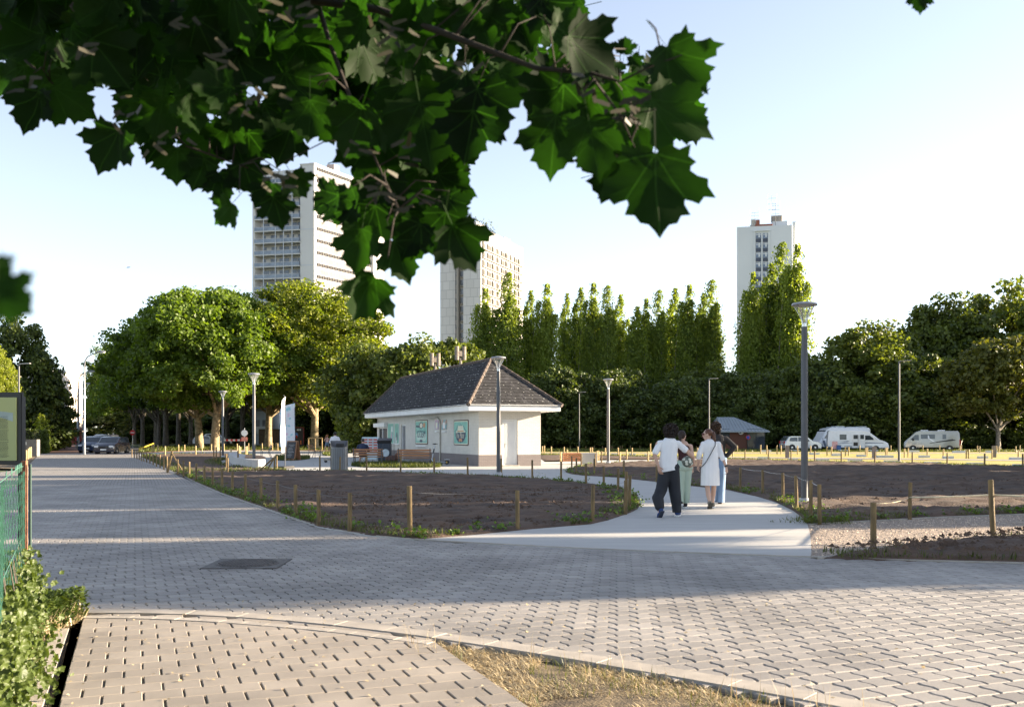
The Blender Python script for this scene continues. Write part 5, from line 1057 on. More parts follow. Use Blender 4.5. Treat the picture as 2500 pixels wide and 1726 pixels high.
M_barkd = pm('dark_bark', (.10, .085, .065), .9, scale=4, var=.4, bump=.8, bscale=14)
M_barkg = pm('grey_bark', (.24, .21, .17), .9, scale=4, var=.35, bump=.6, bscale=12)
def leafquads(P, nrm, size, rng):
    n = len(P); a = rng.normal(size=(n, 3)); t = a - nrm * (a * nrm).sum(1, keepdims=True); t /= np.linalg.norm(t, axis=1, keepdims=True) + 1e-9; b = np.cross(nrm, t)
    l = (size * (.6 + .8 * rng.random(n)))[:, None]; w_ = l * .38
    return np.stack([P - t * l * .5, P + b * w_ + nrm * l * .06, P + t * l * .5, P - b * w_ + nrm * l * .06], 1)
def unit(v): return v / (np.linalg.norm(v, axis=1, keepdims=True) + 1e-9)
def crown_mesh(name, seed, r, zc, nc, nl, leaf, cr, mat, lobes=.22, shell=.55, flat=.65, cut=-.75, top=0.0):
    rng = np.random.default_rng(seed); d = unit(rng.normal(size=(nc * 2, 3))); d = d[d[:, 2] > cut][:nc]; nc = len(d)
    L = unit(rng.normal(size=(9, 3))); lob = 1 + lobes * (np.maximum(0, d @ L.T) ** 6).sum(1) - lobes * .6 * (np.maximum(0, d @ -L[:5].T) ** 5).sum(1)
    rr = (shell + (1 - shell) * rng.random(nc) ** .6) * lob
    Cc = d * rr[:, None] * np.array(r) + np.array([0, 0, zc]); Cc[:, 2] += top * (1 - (d[:, 0] ** 2 + d[:, 1] ** 2)) * (d[:, 2] > 0)
    sz = cr * (.55 + .9 * rng.random(nc)); k = np.repeat(np.arange(nc), nl); o = unit(rng.normal(size=(nc * nl, 3))) * (rng.random(nc * nl) ** .45)[:, None] * sz[k][:, None]; o[:, 2] *= flat
    P = Cc[k] + o; nm = unit(unit(o) * .5 + rng.normal(size=P.shape) * .55 + np.array([0, 0, .35]))
    me = template_mesh(name, leafquads(P, nm, leaf, rng), [(0, 1, 2, 3)], mat); return me, Cc
def trunk_obj(name, seed, r0, hf, Cc, mat, parent, nlimb=9, lean=0.0, fork=.8):
    rnd = random.Random(seed); m = MB(); pts = [Vector((0, 0, -.15)), Vector((0, 0, .25)), Vector((lean * .3, 0, hf * .5)), Vector((lean, 0, hf))]
    m.tube(pts, [r0 * 1.55, r0 * 1.12, r0 * .92, r0 * .85], 12); 
    ids = list(range(len(Cc))); rnd.shuffle(ids); ids = ids[:nlimb]
    for i in ids:
        c = Vector(Cc[i]); s = pts[-1] - Vector((0, 0, rnd.uniform(0, hf * .25))); mid = s.lerp(c, .45) + Vector((0, 0, (c - s).length * rnd.uniform(-.02, .14))); r = r0 * rnd.uniform(.38, .55)
        m.tube([s, s.lerp(mid, .5) + Vector((rnd.uniform(-.3, .3), rnd.uniform(-.3, .3), .1)), mid, c], [r, r * .75, r * .5, r * .12], 7)
        for q in range(2):
            e = mid + (c - mid) * .5 + Vector((rnd.uniform(-1, 1), rnd.uniform(-1, 1), rnd.uniform(.1, 1.0))) * (c - s).length * .25; m.tube([mid, (mid + e) / 2 + Vector((0, 0, .15)), e], [r * .35, r * .22, r * .06], 5)
    return m.build(name, mat, parent, smooth='auto')
def tree_proto(kind, seed, r, zc, nc, nl, leaf, cr, mat, bark, r0, hf, nlimb=9, lean=0, **kw):
    t = empty(kind, (0, 0, 0), 0, '-', 'tree'); me, Cc = crown_mesh('crown', seed, r, zc, nc, nl, leaf, cr, mat, **kw); link('crown', me, t); trunk_obj('trunk', seed, r0, hf, Cc, bark, t, nlimb, lean); t['used'] = 0; return t
def place(proto, px, py, label, group, s=1.0, sz=None, rz=0, Y=None, X=None):
    if X is None:
        if Y is None: Y = 3840.0 / (py - HOR)
        X = (px - 1250) * Y / FPX
    o = proto if not proto.get('used') else copy_tree(proto); 
    if not proto.get('used'): proto['used'] = 1
    o.location = (X, Y, -.1); o.scale = (s, s, sz or s); o.rotation_euler.z = rz; tag(o, label, 'tree', group)
    return o
PA = tree_proto('plane_tree', 1, (8.4, 8.4, 6.6), 10.4, 360, 210, .36, 1.35, M_plane, M_bark, .45, 4.6, 12, lean=.3, cut=-.72)
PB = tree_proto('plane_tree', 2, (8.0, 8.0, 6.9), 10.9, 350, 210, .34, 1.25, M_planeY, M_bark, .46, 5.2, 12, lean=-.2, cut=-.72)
PC = tree_proto('plane_tree', 3, (6.3, 6.3, 5.6), 10.6, 200, 170, .38, 1.35, M_plane, M_barkd, .38, 5.0, 8, cut=-.6)
DA = tree_proto('broadleaf_tree', 4, (6.5, 6.5, 6.2), 8.2, 210, 140, .46, 1.4, M_dark, M_barkd, .32, 3.0, 8, cut=-.85, lobes=.35)
DB = tree_proto('broadleaf_tree', 5, (5.6, 5.6, 5.0), 6.2, 190, 130, .42, 1.3, M_dark, M_barkd, .26, 2.2, 8, cut=-.9, lobes=.4)
SA = tree_proto('dense_shrub', 6, (4.2, 3.4, 4.6), 4.4, 170, 130, .36, 1.1, M_darker, M_barkd, .14, 1.0, 6, cut=-.95, lobes=.25)
WA = tree_proto('maple_tree', 7, (5.6, 5.6, 5.2), 7.8, 200, 140, .44, 1.25, M_warm, M_barkg, .24, 2.6, 9, cut=-.7, lobes=.3)
g1 = 'plane trees along the avenue'
place(PA, 524, 1098, 'large dark green plane tree with a leaning trunk, front left of the grove', g1, 1.0, rz=.4)
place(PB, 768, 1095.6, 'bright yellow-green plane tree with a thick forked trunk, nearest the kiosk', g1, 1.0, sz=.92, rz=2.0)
place(PA, 487, 1096, 'plane tree with a sunlit pale trunk, left of the leaning one', g1, .98, sz=.97, rz=3.1)
PBl = place(PB, 655, 1093.5, 'plane tree with a slim dark trunk between the two largest ones', g1, .93, sz=.90, rz=4.4)
for i, (px, py, s) in enumerate([(405, 1091, .98), (436, 1088.5, .95), (388, 1090.5, .72), (592, 1090, .9), (702, 1090.5, .88), (348, 1086, .85), (466, 1086, .9), (555, 1087, .9), (328, 1083, .88), (624, 1087, .9), (311, 1080.5, 1.0), (296, 1078, 1.0), (380, 1083, .9), (283, 1075.5, 1.0), (269, 1073, 1.02), (255, 1071.2, 1.02), (241, 1069.6, 1.03), (228, 1068.4, 1.05), (216, 1067.4, 1.05), (205, 1066.6, 1.05)]):
    place(PC, px, py, 'plane tree of the avenue grove, %s from the front among the dark-trunked' % ORD[i], g1, s, rz=i * 1.7)
# the far wood behind the grove
for i, (px, Y, s, sz) in enumerate([(345, 205, .9, .72), (430, 200, 1.0, .75), (520, 195, 1.0, .75), (600, 200, .8, .5), (700, 180, 1.0, .8), (790, 170, 1.0, .85), (860, 165, 1.0, .85), (930, 160, 1.0, .8)]):
    place(DA, px, 0, 'dark tree, %s from the left behind the avenue grove' % ORD[i], 'dark trees behind the avenue', s, sz, rz=i * 2.1, Y=Y)
for i, (px, Y, sx, sz) in enumerate([(310, 190, 1.6, .5), (395, 185, 1.6, .55), (470, 182, 1.6, .5), (545, 178, 1.6, .55), (600, 176, 1.3, .4), (735, 150, 1.3, .6), (800, 140, 1.3, .75), (862, 135, 1.3, .75), (925, 130, 1.3, .75), (990, 128, 1.3, .8), (1050, 128, 1.2, .8)]):
    place(SA, px, 0, 'dark low shrub, %s from the left below the avenue wood' % ORD[i], 'shrubs behind the avenue', sx, sz * 1.2, rz=i * 1.3, Y=Y)['category'] = 'shrub'
place(DB, 955, 0, 'dark round tree rising behind the left part of the kiosk roof', 'dark trees behind the kiosk', .80, .83, rz=1, Y=88); place(DB, 1040, 0, 'dark tree behind the kiosk ridge below the grey-beige tower', 'dark trees behind the kiosk', .85, .90, rz=2.5, Y=90)
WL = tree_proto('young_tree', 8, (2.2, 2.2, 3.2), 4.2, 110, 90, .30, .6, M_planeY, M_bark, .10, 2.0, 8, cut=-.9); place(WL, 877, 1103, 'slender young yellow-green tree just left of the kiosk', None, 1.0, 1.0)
# poplars
def poplar_mesh(seed, H, R, plumes, nl, leaf, mat, base=.16):
    rng = np.random.default_rng(seed); Ps = []; Ns = []; axes = []
    for k in range(plumes):
        a = rng.random() * 6.28; ro = R * (.12 + .60 * rng.random()) if k else 0; h = H * (1.0 if k == 0 else 1.0 - ro / R * .16 - .26 * rng.random()); z0 = H * (base - .1 + .12 * rng.random()); n = int(nl * h / H / plumes * (1.3 if k == 0 else 1))
        t = rng.random(n) ** .9; z = z0 + (h - z0) * t; ang = rng.random(n) * 6.28; rad = R * .44 * (np.clip(1.03 - t ** 3.2, 0, 1) ** .6) * np.clip(.45 + t / .3, 0, 1) * (.35 + 1.2 * vnoise(z * 1.3 + k * 40, ang * 1.1 + seed, 1.0, seed)) + .12
        rr = rad * rng.random(n) ** .5 * (1 + .5 * (rng.random(n) > .9))
        gap = vnoise(z * 1.0 + ang * .9 + k * 17, ang * 1.3, .8, seed + 3 + k) > .36
        cx = np.cos(a) * ro * (1 - .35 * t) + .9 * (t ** 3) * (1 + .0 * k); cy = np.sin(a) * ro * (1 - .35 * t)
        P = np.stack([cx + np.cos(ang) * rr, cy + np.sin(ang) * rr, z + rr * .4], 1)[gap]; Nn = unit(np.stack([np.cos(ang), np.sin(ang), .25 + 0 * ang], 1)[gap] * .6 + rng.normal(size=P.shape) * .6)
        Ps.append(P); Ns.append(Nn); axes.append((np.cos(a) * ro, np.sin(a) * ro, h))
    P = np.concatenate(Ps); Nn = np.concatenate(Ns); return template_mesh('crown', leafquads(P, Nn, leaf, rng), [(0, 1, 2, 3)], mat), axes
def poplar_proto(seed, H, R, plumes, nl, leaf=.36, mat=None):
    t = empty('poplar_tree', (0, 0, 0), 0, '-', 'tree'); me, ax = poplar_mesh(seed, H, R, plumes, nl, leaf, mat or M_pop); link('crown', me, t); m = MB()
    for i, (x, y, h) in enumerate(ax): m.tube([(x * .25, y * .25, -.1), (x * .6, y * .6, h * .12), (x, y, h * .35), (x * .8 + .4, y * .8, h * .86)], [.3 if i == 0 else .17, .24 if i == 0 else .14, .12, .02], 7)
    m.build('trunk', M_barkg, t, smooth='auto'); t['used'] = 0; return t
O1 = poplar_proto(1, 24, 4.3, 15, 52000, .32); O2 = poplar_proto(2, 24, 3.5, 10, 34000, .32); O3 = poplar_proto(3, 24, 3.9, 12, 44000, .32)
def ztop(pyt, Y): return EYE + (HOR - pyt) * Y / FPX
g2 = 'poplars in a row beyond the car park'
for i, (px, pyt, Y, pr, wd) in enumerate([(1184, 700, 140, O3, .85), (1240, 662, 138, O1, .95), (1296, 705, 142, O2, .8), (1334, 690, 140, O3, .9), (1385, 712, 150, O2, .75), (1418, 698, 146, O2, .85), (1448, 688, 142, O3, .85), (1484, 694, 140, O1, .75), (1515, 715, 150, O2, .9), (1553, 745, 140, O2, .95), (1578, 726, 146, O3, .8), (1610, 705, 142, O1, .75), (1646, 700, 146, O2, .95), (1682, 692, 140, O3, .9), (1738, 680, 142, O1, .85), (1716, 712, 150, O2, .9), (1838, 662, 136, O3, .85), (1908, 588, 138, O1, 1.0), (1944, 592, 134, O3, 1.0), (1880, 640, 140, O2, 1.2)]):
    h = ztop(pyt, Y) / 24 * (.97); place(pr, px - 8, 0, 'tall poplar, %s from the left beyond the kiosk and lawn' % ordw(i), g2, wd * .84, h * 1.02, rz=.0 + (i % 3) * .25, Y=Y)
# dark planting behind the lawn
for i in range(47):
    px = 1330 + i * 27; rnd = random.Random(i); place(SA, px, 0, 'dark shrub, %s from the left behind the parking lawn' % ordw(i), 'dense shrubs behind the parking lawn', rnd.uniform(.75, 1.05), rnd.uniform(.55, 1.0), rz=rnd.uniform(0, 6), Y=rnd.uniform(117, 124) if px < 1980 else rnd.uniform(114, 119))['category'] = 'shrub'
g3 = 'dark trees behind the parking lawn'
for i, (px, pyt, Y, pr, s) in enumerate([(1330, 945, 128, DB, .85), (1410, 930, 130, DB, .85), (1500, 915, 132, DB, .9), (1590, 925, 130, DB, .85), (1680, 905, 130, DA, .75), (1760, 885, 128, DA, .8), (1850, 900, 126, DA, .75), (1935, 905, 126, DA, .7), (2000, 870, 118, DA, .75), (2085, 785, 120, DA, 1.05), (2150, 790, 124, DA, .95), (2215, 815, 118, DB, 1.0), (2290, 722, 132, DA, 1.1), (2235, 745, 138, DB, 1.1), (2360, 735, 128, DA, 1.05), (2470, 688, 134, DA, 1.2), (2560, 700, 126, DA, 1.2), (2345, 860, 116, DB, .95), (2100, 900, 116, DB, .9), (2180, 900, 115, DB, .9), (2020, 930, 116, DB, .7), (2270, 900, 115, DB, .9)]):
    z = ztop(pyt, Y) / (17.2 if pr is DA else 14.2); place(pr, px, 0, 'dark broadleaf tree, %s from the left behind lawn and campers' % ordw(i), g3, s, z, rz=i * 1.9, Y=Y)
place(WA, 2437, 1096.5, 'warm green tree with pale trunk right of the camper van', None, 1.05, ztop(812, 108) / 13.6, rz=.7)
# left edge
place(DA, 32, 0, 'large dark tree above the notice board at the left edge', None, .60, .80, rz=1.2, Y=96); place(PB, -28, 0, 'yellow-green tree cut by the left edge of the view', None, .26, .42, rz=1, Y=70)
place(DB, 136, 0, 'dark rounded tree over the footway at the far end of the hedge', None, .9, ztop(1003, 190) / 11.8 * 1.0, rz=2, Y=190); place(DB, 112, 0, 'dark tree behind the young tree beside the hedge', None, .55, .52, Y=150)
place(SA, 74, 0, 'dark shrub behind the clipped hedge under the large dark tree', 'shrubs behind the street hedge', .9, .62, Y=98)['category'] = 'shrub'; place(SA, 40, 0, 'dark shrub behind the notice board and utility cabinet', 'shrubs behind the street hedge', .9, .6, Y=100)['category'] = 'shrub'; place(SA, 100, 0, 'dark shrub behind the young tree beside the footway', 'shrubs behind the street hedge', .6, .42, Y=110)['category'] = 'shrub'
def young():
    Y = 84; t = empty('young_tree', ((101 - 1250) * Y / FPX, Y, 0), 0, 'small bright yellow-green young tree standing above the hedge at the left', 'tree'); rng = np.random.default_rng(4); rnd = random.Random(4); m = MB(); m.tube([(0, 0, 0), (0, 0, 3.3)], [.05, .015], 6); L = []
    for k in range(30):
        z = 1.2 + 2.1 * k / 30; a = rnd.uniform(0, 6.28); l = (3.6 - z) * .55 * rnd.uniform(.6, 1.1); e = Vector((math.cos(a) * l, math.sin(a) * l, z + l * .45)); m.tube([(0, 0, z), e], [.012, .004], 4)
        for q in range(26): L.append(Vector((0, 0, z)).lerp(e, rnd.uniform(.3, 1.1)) + Vector((rnd.gauss(0, .06), rnd.gauss(0, .06), rnd.gauss(0, .05))))
    m.build('trunk', M_barkd, t); P = np.array([tuple(v) for v in L]); link('crown', template_mesh('crown', leafquads(P, unit(rng.normal(size=P.shape) + [0, 0, .8]), .17, rng), [(0, 1, 2, 3)], M_planeY), t)
young()
def hedge(px0, px1, py0, py1, h, wd, label):
    a = G(px0, py0); b = G(px1, py1); c = (a + b) / 2; d = b - a; L = d.length; t = empty('clipped_hedge', c, math.atan2(d.y, d.x), label, 'hedge'); m = MB(); m.box((0, 0, h * .48), (L - .15, wd - .15, h * .94)); m.build('branches', pm('hedge_core', (.02, .025, .01), .9), t)
    rng = np.random.default_rng(int(px0)); n = int(2600 * L * h / 3); P = np.stack([(rng.random(n) - .5) * L, (rng.random(n) - .5) * wd, rng.random(n) * h], 1); f = rng.integers(0, 4, n); P[f == 0, 1] = -wd / 2; P[f == 1, 1] = wd / 2; P[f == 2, 2] = h; q = f == 3; P[q, 0] = np.where(rng.random(q.sum()) < .5, -L / 2, L / 2); P += rng.normal(size=P.shape) * .05
    link('leaves', template_mesh('leaves', leafquads(P, unit(rng.normal(size=P.shape) + [0, -.3, .3]), .12, rng), [(0, 1, 2, 3)], M_hedge), t)
hedge(50, 91, 1109.5, 1109.5, 1.95, 1.2, 'clipped green hedge with a sunlit corner behind the utility cabinet'); hedge(94, 113, 1107.5, 1096, 1.9, 1.2, 'clipped hedge running away along the left of the footway'); hedge(116, 129, 1094, 1090, 1.9, 1.0, 'farther clipped hedge end with a bright yellow edge beside the footway')
# trees outside the frame on the right whose long shadows cross the road, beds and paths
ts = Vector((.988, .156)); tv = Vector((-.156, .988))
PS = tree_proto('street_tree', 21, (1, 1, 1), 0, 330, 110, .17, .30, M_dark, M_barkd, .02, -.5, 4, lobes=.12, shell=.25, cut=-1)
def caster(u, v, wv, z0, z1, i, wu=2.6):
    o = PS if not PS.get('used') else copy_tree(PS); PS['used'] = 1; p = ts * u + tv * v; o.location = (p.x, p.y, (z0 + z1) / 2); o.scale = (wu, wv / 2, (z1 - z0) / 2); o.rotation_euler.z = math.atan2(ts.y, ts.x); tag(o, 'dark tree crown outside the view to the right, %s from the front, shading the road' % ordw(i), 'tree', 'trees outside the view on the right')
cs = [(30, 11.35, 3.1, -.5, 9), (33, 13.9, 2.5, 6.4, 13), (32, 17.3, 2.7, -.5, 9), (34, 20.0, 3.0, 6.3, 13), (33, 19.6, 1.0, -.2, 3.2), (36, 23.9, 2.8, 2.0, 12), (38, 27.3, 4.2, -.5, 12), (40, 31.2, 4.4, -.5, 12), (40, 35.1, 3.6, -.5, 12.5), (44, 39.8, 4.0, -.5, 12), (46, 43.2, 3.6, -.5, 11), (46, 25.4, 3.8, -.5, 5)]
for i, (u, v, wv, z0, z1) in enumerate(cs): caster(u, v, wv, z0, z1, i, 2.6)
# ------------------------------------------------------------------ grasses and weeds
M_grass = leafmat('grass_blades', (.025, .042, .009), (.10, .12, .022), trans=.3, clump=1.2, tcol=(1.5, 1.4, .5))
M_straw = leafmat('straw', (.22, .17, .09), (.60, .50, .31), trans=.2, clump=2.0, tcol=(1.2, 1, .7)); M_weed = leafmat('weed_leaves', (.03, .07, .012), (.12, .20, .03), trans=.35, clump=2)
def border(poly, per_m, wd, rng, jitter=True, skip=None, lo=.0):
    P = [Vector((p[0], p[1])) for p in poly]; out = []
    for a, b in zip(P, P[1:] + P[:1]):
        m_ = (a + b) / 2
        if skip and skip(m_): continue
        L = (b - a).length; n = int(L * per_m / max(1, (m_.y / 22) ** 1.2)); t = rng.random(n); off = (rng.random(n) ** 1.6) * wd; nrm = Vector((-(b - a).y, (b - a).x)).normalized(); mid = m_ + nrm * .1
        s = 1 if inpoly(np.array([mid.x]), np.array([mid.y]), poly)[0] else -1
        out.append(np.stack([a.x + (b.x - a.x) * t + nrm.x * s * (off + lo), a.y + (b.y - a.y) * t + nrm.y * s * (off + lo)], 1))
    return np.concatenate(out) if out else np.zeros((0, 2))
def stuff(name, V, faces, mat, label, z=None):
    o = link(name, template_mesh(name, V, faces, mat)); o['kind'] = 'stuff'; o['label'] = label; return o
BF = [(0, 1, 2, 3), (3, 2, 4)]
def verge_grass(name, poly, per_m, wd, h, label, mat=None, z=.03, seed=1, skip=None, bw=.006):
    rng = np.random.default_rng(seed); p = border(poly, per_m, wd, rng, skip=skip, lo=.04); k = vnoise(p[:, 0] + 500, p[:, 1] + 500, 1.1, seed) > .33; p = p[k]; sc = np.maximum(1, p[:, 1] / 22)
    P = np.concatenate([p, np.full((len(p), 1), z)], 1); V = blades(P, h, bw * sc, 1.1, rng); stuff(name, V, BF, mat or M_grass, label)
verge_grass('verge_grass', bed1, 260, .6, .10, 'rough green grass round the near soil bed', seed=1)
verge_grass('verge_grass', bed2, 280, .7, .11, 'rough green grass round the large soil bed', seed=2, skip=lambda m: m.x > 40)
verge_grass('verge_grass', bed0, 300, .9, .14, 'rough green grass round the far left soil bed', seed=3)
verge_grass('verge_grass', bed3, 160, .5, .10, 'sparse green grass on the edge of the front soil mound', seed=4)
def patch(name, px, n, h, label, mat, seed, z=.0, bw=.006, lean=1.0):
    rng = np.random.default_rng(seed); poly = [(G(*p).x, G(*p).y) for p in px]; p = scatter_poly(poly, n, rng); sc = np.maximum(1, p[:, 1] / 22); P = np.concatenate([p, np.full((n, 1), z)], 1); stuff(name, blades(P, h, bw * sc, lean, rng), BF, mat, label); return poly
def island(px, seed, nm):
    q = smooth_poly([(G(*p).x, G(*p).y) for p in px], 2); soilbed(nm, q, .2, M_ground, h=.03, amp=.03, seed=seed)
isl = [(862, 1134), (930, 1132.3), (1010, 1133), (1080, 1136.5), (1075, 1141.5), (1000, 1142.5), (900, 1142), (858, 1138.5)]; island(isl, 71, 'planting_strip'); patch('strip_grass', isl, 6000, .2, 'green weeds in the planting strip under the benches', M_grass, 5, .02)
isl = [(672, 1117), (700, 1116.5), (756, 1117.5), (756, 1121), (720, 1124.5), (676, 1124.5)]; island(isl, 72, 'flag_grass_island'); patch('island_grass', isl, 4000, .22, 'small grass island by the chalkboard', M_grass, 6, .02)
isl = [(788, 1108), (816, 1108), (816, 1113), (800, 1113.5), (788, 1111)]; island(isl, 73, 'small_grass_island'); patch('island_grass', isl, 1800, .2, 'sunlit grass island left of the litter bin', M_grass, 7, .02)
patch('avenue_grass', [(338, 1103.5), (400, 1101), (560, 1097.2), (820, 1098.4), (820, 1088), (560, 1086), (345, 1090)], 26000, .28, 'rough sunlit grass under the avenue trees', M_grass, 8, -.08, bw=.007)
patch('lawn_grass', [(1310, 1113), (1440, 1113.5), (1600, 1117), (1760, 1119), (1760, 1116.5), (1500, 1111.5), (1310, 1108)], 9000, .16, 'sunlit grass beside the narrow lawn path', M_grass, 9, -.05)
patch('lawn_grass', [(1760, 1119), (2019, 1127), (2270, 1131), (2500, 1139), (2500, 1144), (2270, 1135), (2019, 1131), (1760, 1123)], 14000, .15, 'grass edge between the yellow lawn and dark soil', M_grass, 10, -.05)
patch('back_lawn_grass', [(1300, 1101), (2600, 1101.5), (2600, 1099), (1300, 1096)], 16000, .2, 'shaded grass strip below the dark shrubs', M_grass, 11, -.05)
# straw in the dry verge
rng = np.random.default_rng(17); vp = [(p.x, p.y) for p in verge]; p = scatter_poly(vp, 90000, rng); p = p[(np.abs(p[:, 0]) < .56 * p[:, 1] + .3) & (p[:, 1] > 4.6)]; k = vnoise(p[:, 0] + 90, p[:, 1] + 90, .35, 4) > .25; p = p[k][:44000]
P = np.concatenate([p, np.full((len(p), 1), -.035) + rng.random((len(p), 1)) * .02], 1); stuff('dry_grass', blades(P, .06, .0024, .7, rng, curl=.3, base=.85), BF, M_straw, 'dry straw-coloured grass lying in the front verge')
q = scatter_poly(vp, 4200, rng); q = q[(vnoise(q[:, 0] + 50, q[:, 1] + 50, .45, 9) > .5)]; P = np.concatenate([q, np.full((len(q), 1), -.035)], 1); stuff('green_tufts', blades(P, .09, .0022, .8, rng), BF, M_grass, 'green grass tufts among the straw of the verge')
rng = np.random.default_rng(18); t_ = rng.random(110); ed = smooth_poly([(p.x, p.y) for p in kerb_w[5:10]], 1, closed=False); pts = []
for t in t_: k = t * (len(ed) - 1.001); i = int(k); e = ed[i].lerp(ed[i + 1], k - i); pts.append((e.x - .06 - abs(rng.normal()) * .12, e.y - .1 - abs(rng.normal()) * .14, -.06))
stuff('tall_dry_stalks', blades(np.array(pts), .24, .0018, .35, rng), BF, M_straw, 'tall thin dry stalks standing along the kerb of the verge')
# weeds: broad leaf clumps along bed edges, scattered litter on the paving
rng = np.random.default_rng(19); wp = []
for bd, n, sk in ((bed1, 120, None), (bed2, 150, lambda m: m.x > 30)):
    b = border(bd, 3, .6, rng, skip=sk, lo=.08); rng.shuffle(b); wp.append(b[:n])
wp = np.concatenate(wp); wp = wp[inpoly(wp[:, 0], wp[:, 1], bed1) | inpoly(wp[:, 0], wp[:, 1], bed2)]; k = 26; c = np.repeat(wp, k, 0); n = len(c); sp = np.repeat(.04 + .08 * rng.random(len(wp)), k)[:, None]
P = np.concatenate([c, np.full((n, 1), .03)], 1) + np.concatenate([rng.normal(size=(n, 2)) * sp, np.abs(rng.normal(size=(n, 1))) * sp * .8], 1); stuff('bed_weeds', leafquads(P, unit(rng.normal(size=P.shape) * .6 + [0, 0, .9]), .07, rng), [(0, 1, 2, 3)], M_weed, 'low broad-leaved weeds along the soil bed edges')
rng = np.random.default_rng(20); n = 260; P = np.stack([rng.uniform(-4.2, 4.5, n), rng.uniform(5.7, 9.5, n), np.full(n, .007)], 1); stuff('litter_of_leaves', leafquads(P, unit(rng.normal(size=P.shape) * .25 + [0, 0, 1]), .028, rng), [(0, 1, 2, 3)], M_straw, 'scattered dry leaf bits on the paving')
n = 90; P = np.stack([rng.uniform(-3.5, 2, n), rng.uniform(5.7, 8.4, n), np.full(n, .008)], 1); V = blades(P, .09, .0015, 1.6, rng); V[:, :, 2] = np.clip(V[:, :, 2], .006, .02); stuff('straw_bits', V, BF, M_straw, 'bits of straw lying on the pavement')
# soil clods and stones near
rng = np.random.default_rng(23)
def clods(poly, n, s, mat, label, ymax=99, z=.03):
    p = scatter_poly(poly, n, rng); p = p[p[:, 1] < ymax]; n = len(p); base = np.array([[1, 0, 0], [-.5, .87, 0], [-.5, -.87, 0], [0, 0, .8]]) ; sc = (s * (.3 + rng.random(n) ** 3 * 1.6))[:, None, None]; a = rng.random(n) * 6.28; R = np.zeros((n, 3, 3)); R[:, 0, 0] = np.cos(a); R[:, 0, 1] = -np.sin(a); R[:, 1, 0] = np.sin(a); R[:, 1, 1] = np.cos(a); R[:, 2, 2] = 1
    V = np.einsum('nij,kj->nki', R, base) * sc * (.7 + .6 * rng.random((n, 4, 3))); V[:, :, 0] += p[:, 0:1]; V[:, :, 1] += p[:, 1:2]; V[:, :, 2] += z; stuff('soil_clods', V, [(0, 1, 3), (1, 2, 3), (2, 0, 3)], mat, label)
clods([(p.x, p.y) for p in bed1], 14000, .032, M_soil, 'small clods on the near soil bed', 30, .06); clods([(p.x, p.y) for p in bed2], 13000, .038, M_soil, 'small clods on the large soil bed', 34, .07); clods([(p.x, p.y) for p in bed3], 3500, .03, M_soil, 'small clods on the front soil mound', 99, .14)
M_stone = pm('pebble', (.45, .36, .28), .85, island=.5, var=.2); clods([(p.x, p.y) for p in gravelp], 16000, .012, M_stone, 'loose stones of the gravel path', 20, .0)
# ================================================================== people
V3 = Vector
def cap(m, p0, p1, r0, r1, fy=1.0, n=14):
    p0, p1 = V3(p0), V3(p1); d = (p1 - p0); L = max(d.length, 1e-4); d.normalize(); pts = []; rr = []
    for a in (-80, -50, -20): a = math.radians(a); pts.append(p0 + d * (math.sin(a) * r0)); rr.append(math.cos(a) * r0)
    for k in (0, .5, 1): pts.append(p0.lerp(p1, k)); rr.append(r0 + (r1 - r0) * k)
    for a in (20, 50, 80): a = math.radians(a); pts.append(p1 + d * (math.sin(a) * r1)); rr.append(math.cos(a) * r1)
    m.tube(pts, rr, n, fy=fy)
def blob(name, parts, mat, parent, voxel=.012, sm=3, cut=None):
    m = MB()
    for p in parts:
        if p[0] == 'ball': m.ball(p[1], p[2], 16, 11)
        else: cap(m, *p)
    o = m.build(name, mat, parent)
    bake(o, [('REMESH', dict(mode='VOXEL', voxel_size=voxel, use_smooth_shade=True)), ('SMOOTH', dict(factor=.5, iterations=sm))])
    for co, no in cut or []:
        bm = bmesh.new(); bm.from_mesh(o.data); r = bmesh.ops.bisect_plane(bm, geom=bm.verts[:] + bm.edges[:] + bm.faces[:], plane_co=co, plane_no=no, clear_inner=True); bm.to_mesh(o.data); bm.free()
    return o
def hand(w, d, palm_n, side, curl=.5, s=1.0):
    """w wrist, d direction of the hand, palm_n out of the palm, side +1/-1 where the thumb goes (d x palm_n)"""
    w, d, n = V3(w), V3(d).normalized(), V3(palm_n).normalized(); u = d.cross(n).normalized() * side; out = [(w, w + d * .075 * s, .026 * s, .036 * s, .6)]
    for i, (o, l) in enumerate(((.028, .078), (.010, .086), (-.010, .080), (-.028, .062))):
        b = w + d * .085 * s + u * o * s; c1 = (d * math.cos(curl * .6 + i * .06) + n * math.sin(curl * .6 + i * .06)).normalized(); c2 = (d * math.cos(curl * 1.5) + n * math.sin(curl * 1.5)).normalized(); m1 = b + c1 * l * .5 * s + u * o * .12; out += [(b, m1, .0098 * s, .009 * s), (m1, m1 + c2 * l * .5 * s, .009 * s, .0075 * s)]
    t0 = w + d * .025 * s + u * .028 * s; t1 = t0 + (d * .7 + u * .7 + n * .2).normalized() * .038 * s; out += [(t0, t1, .0125 * s, .011 * s), (t1, t1 + (d * .9 + u * .25 + n * .4).normalized() * .032 * s, .0105 * s, .009 * s)]
    return out
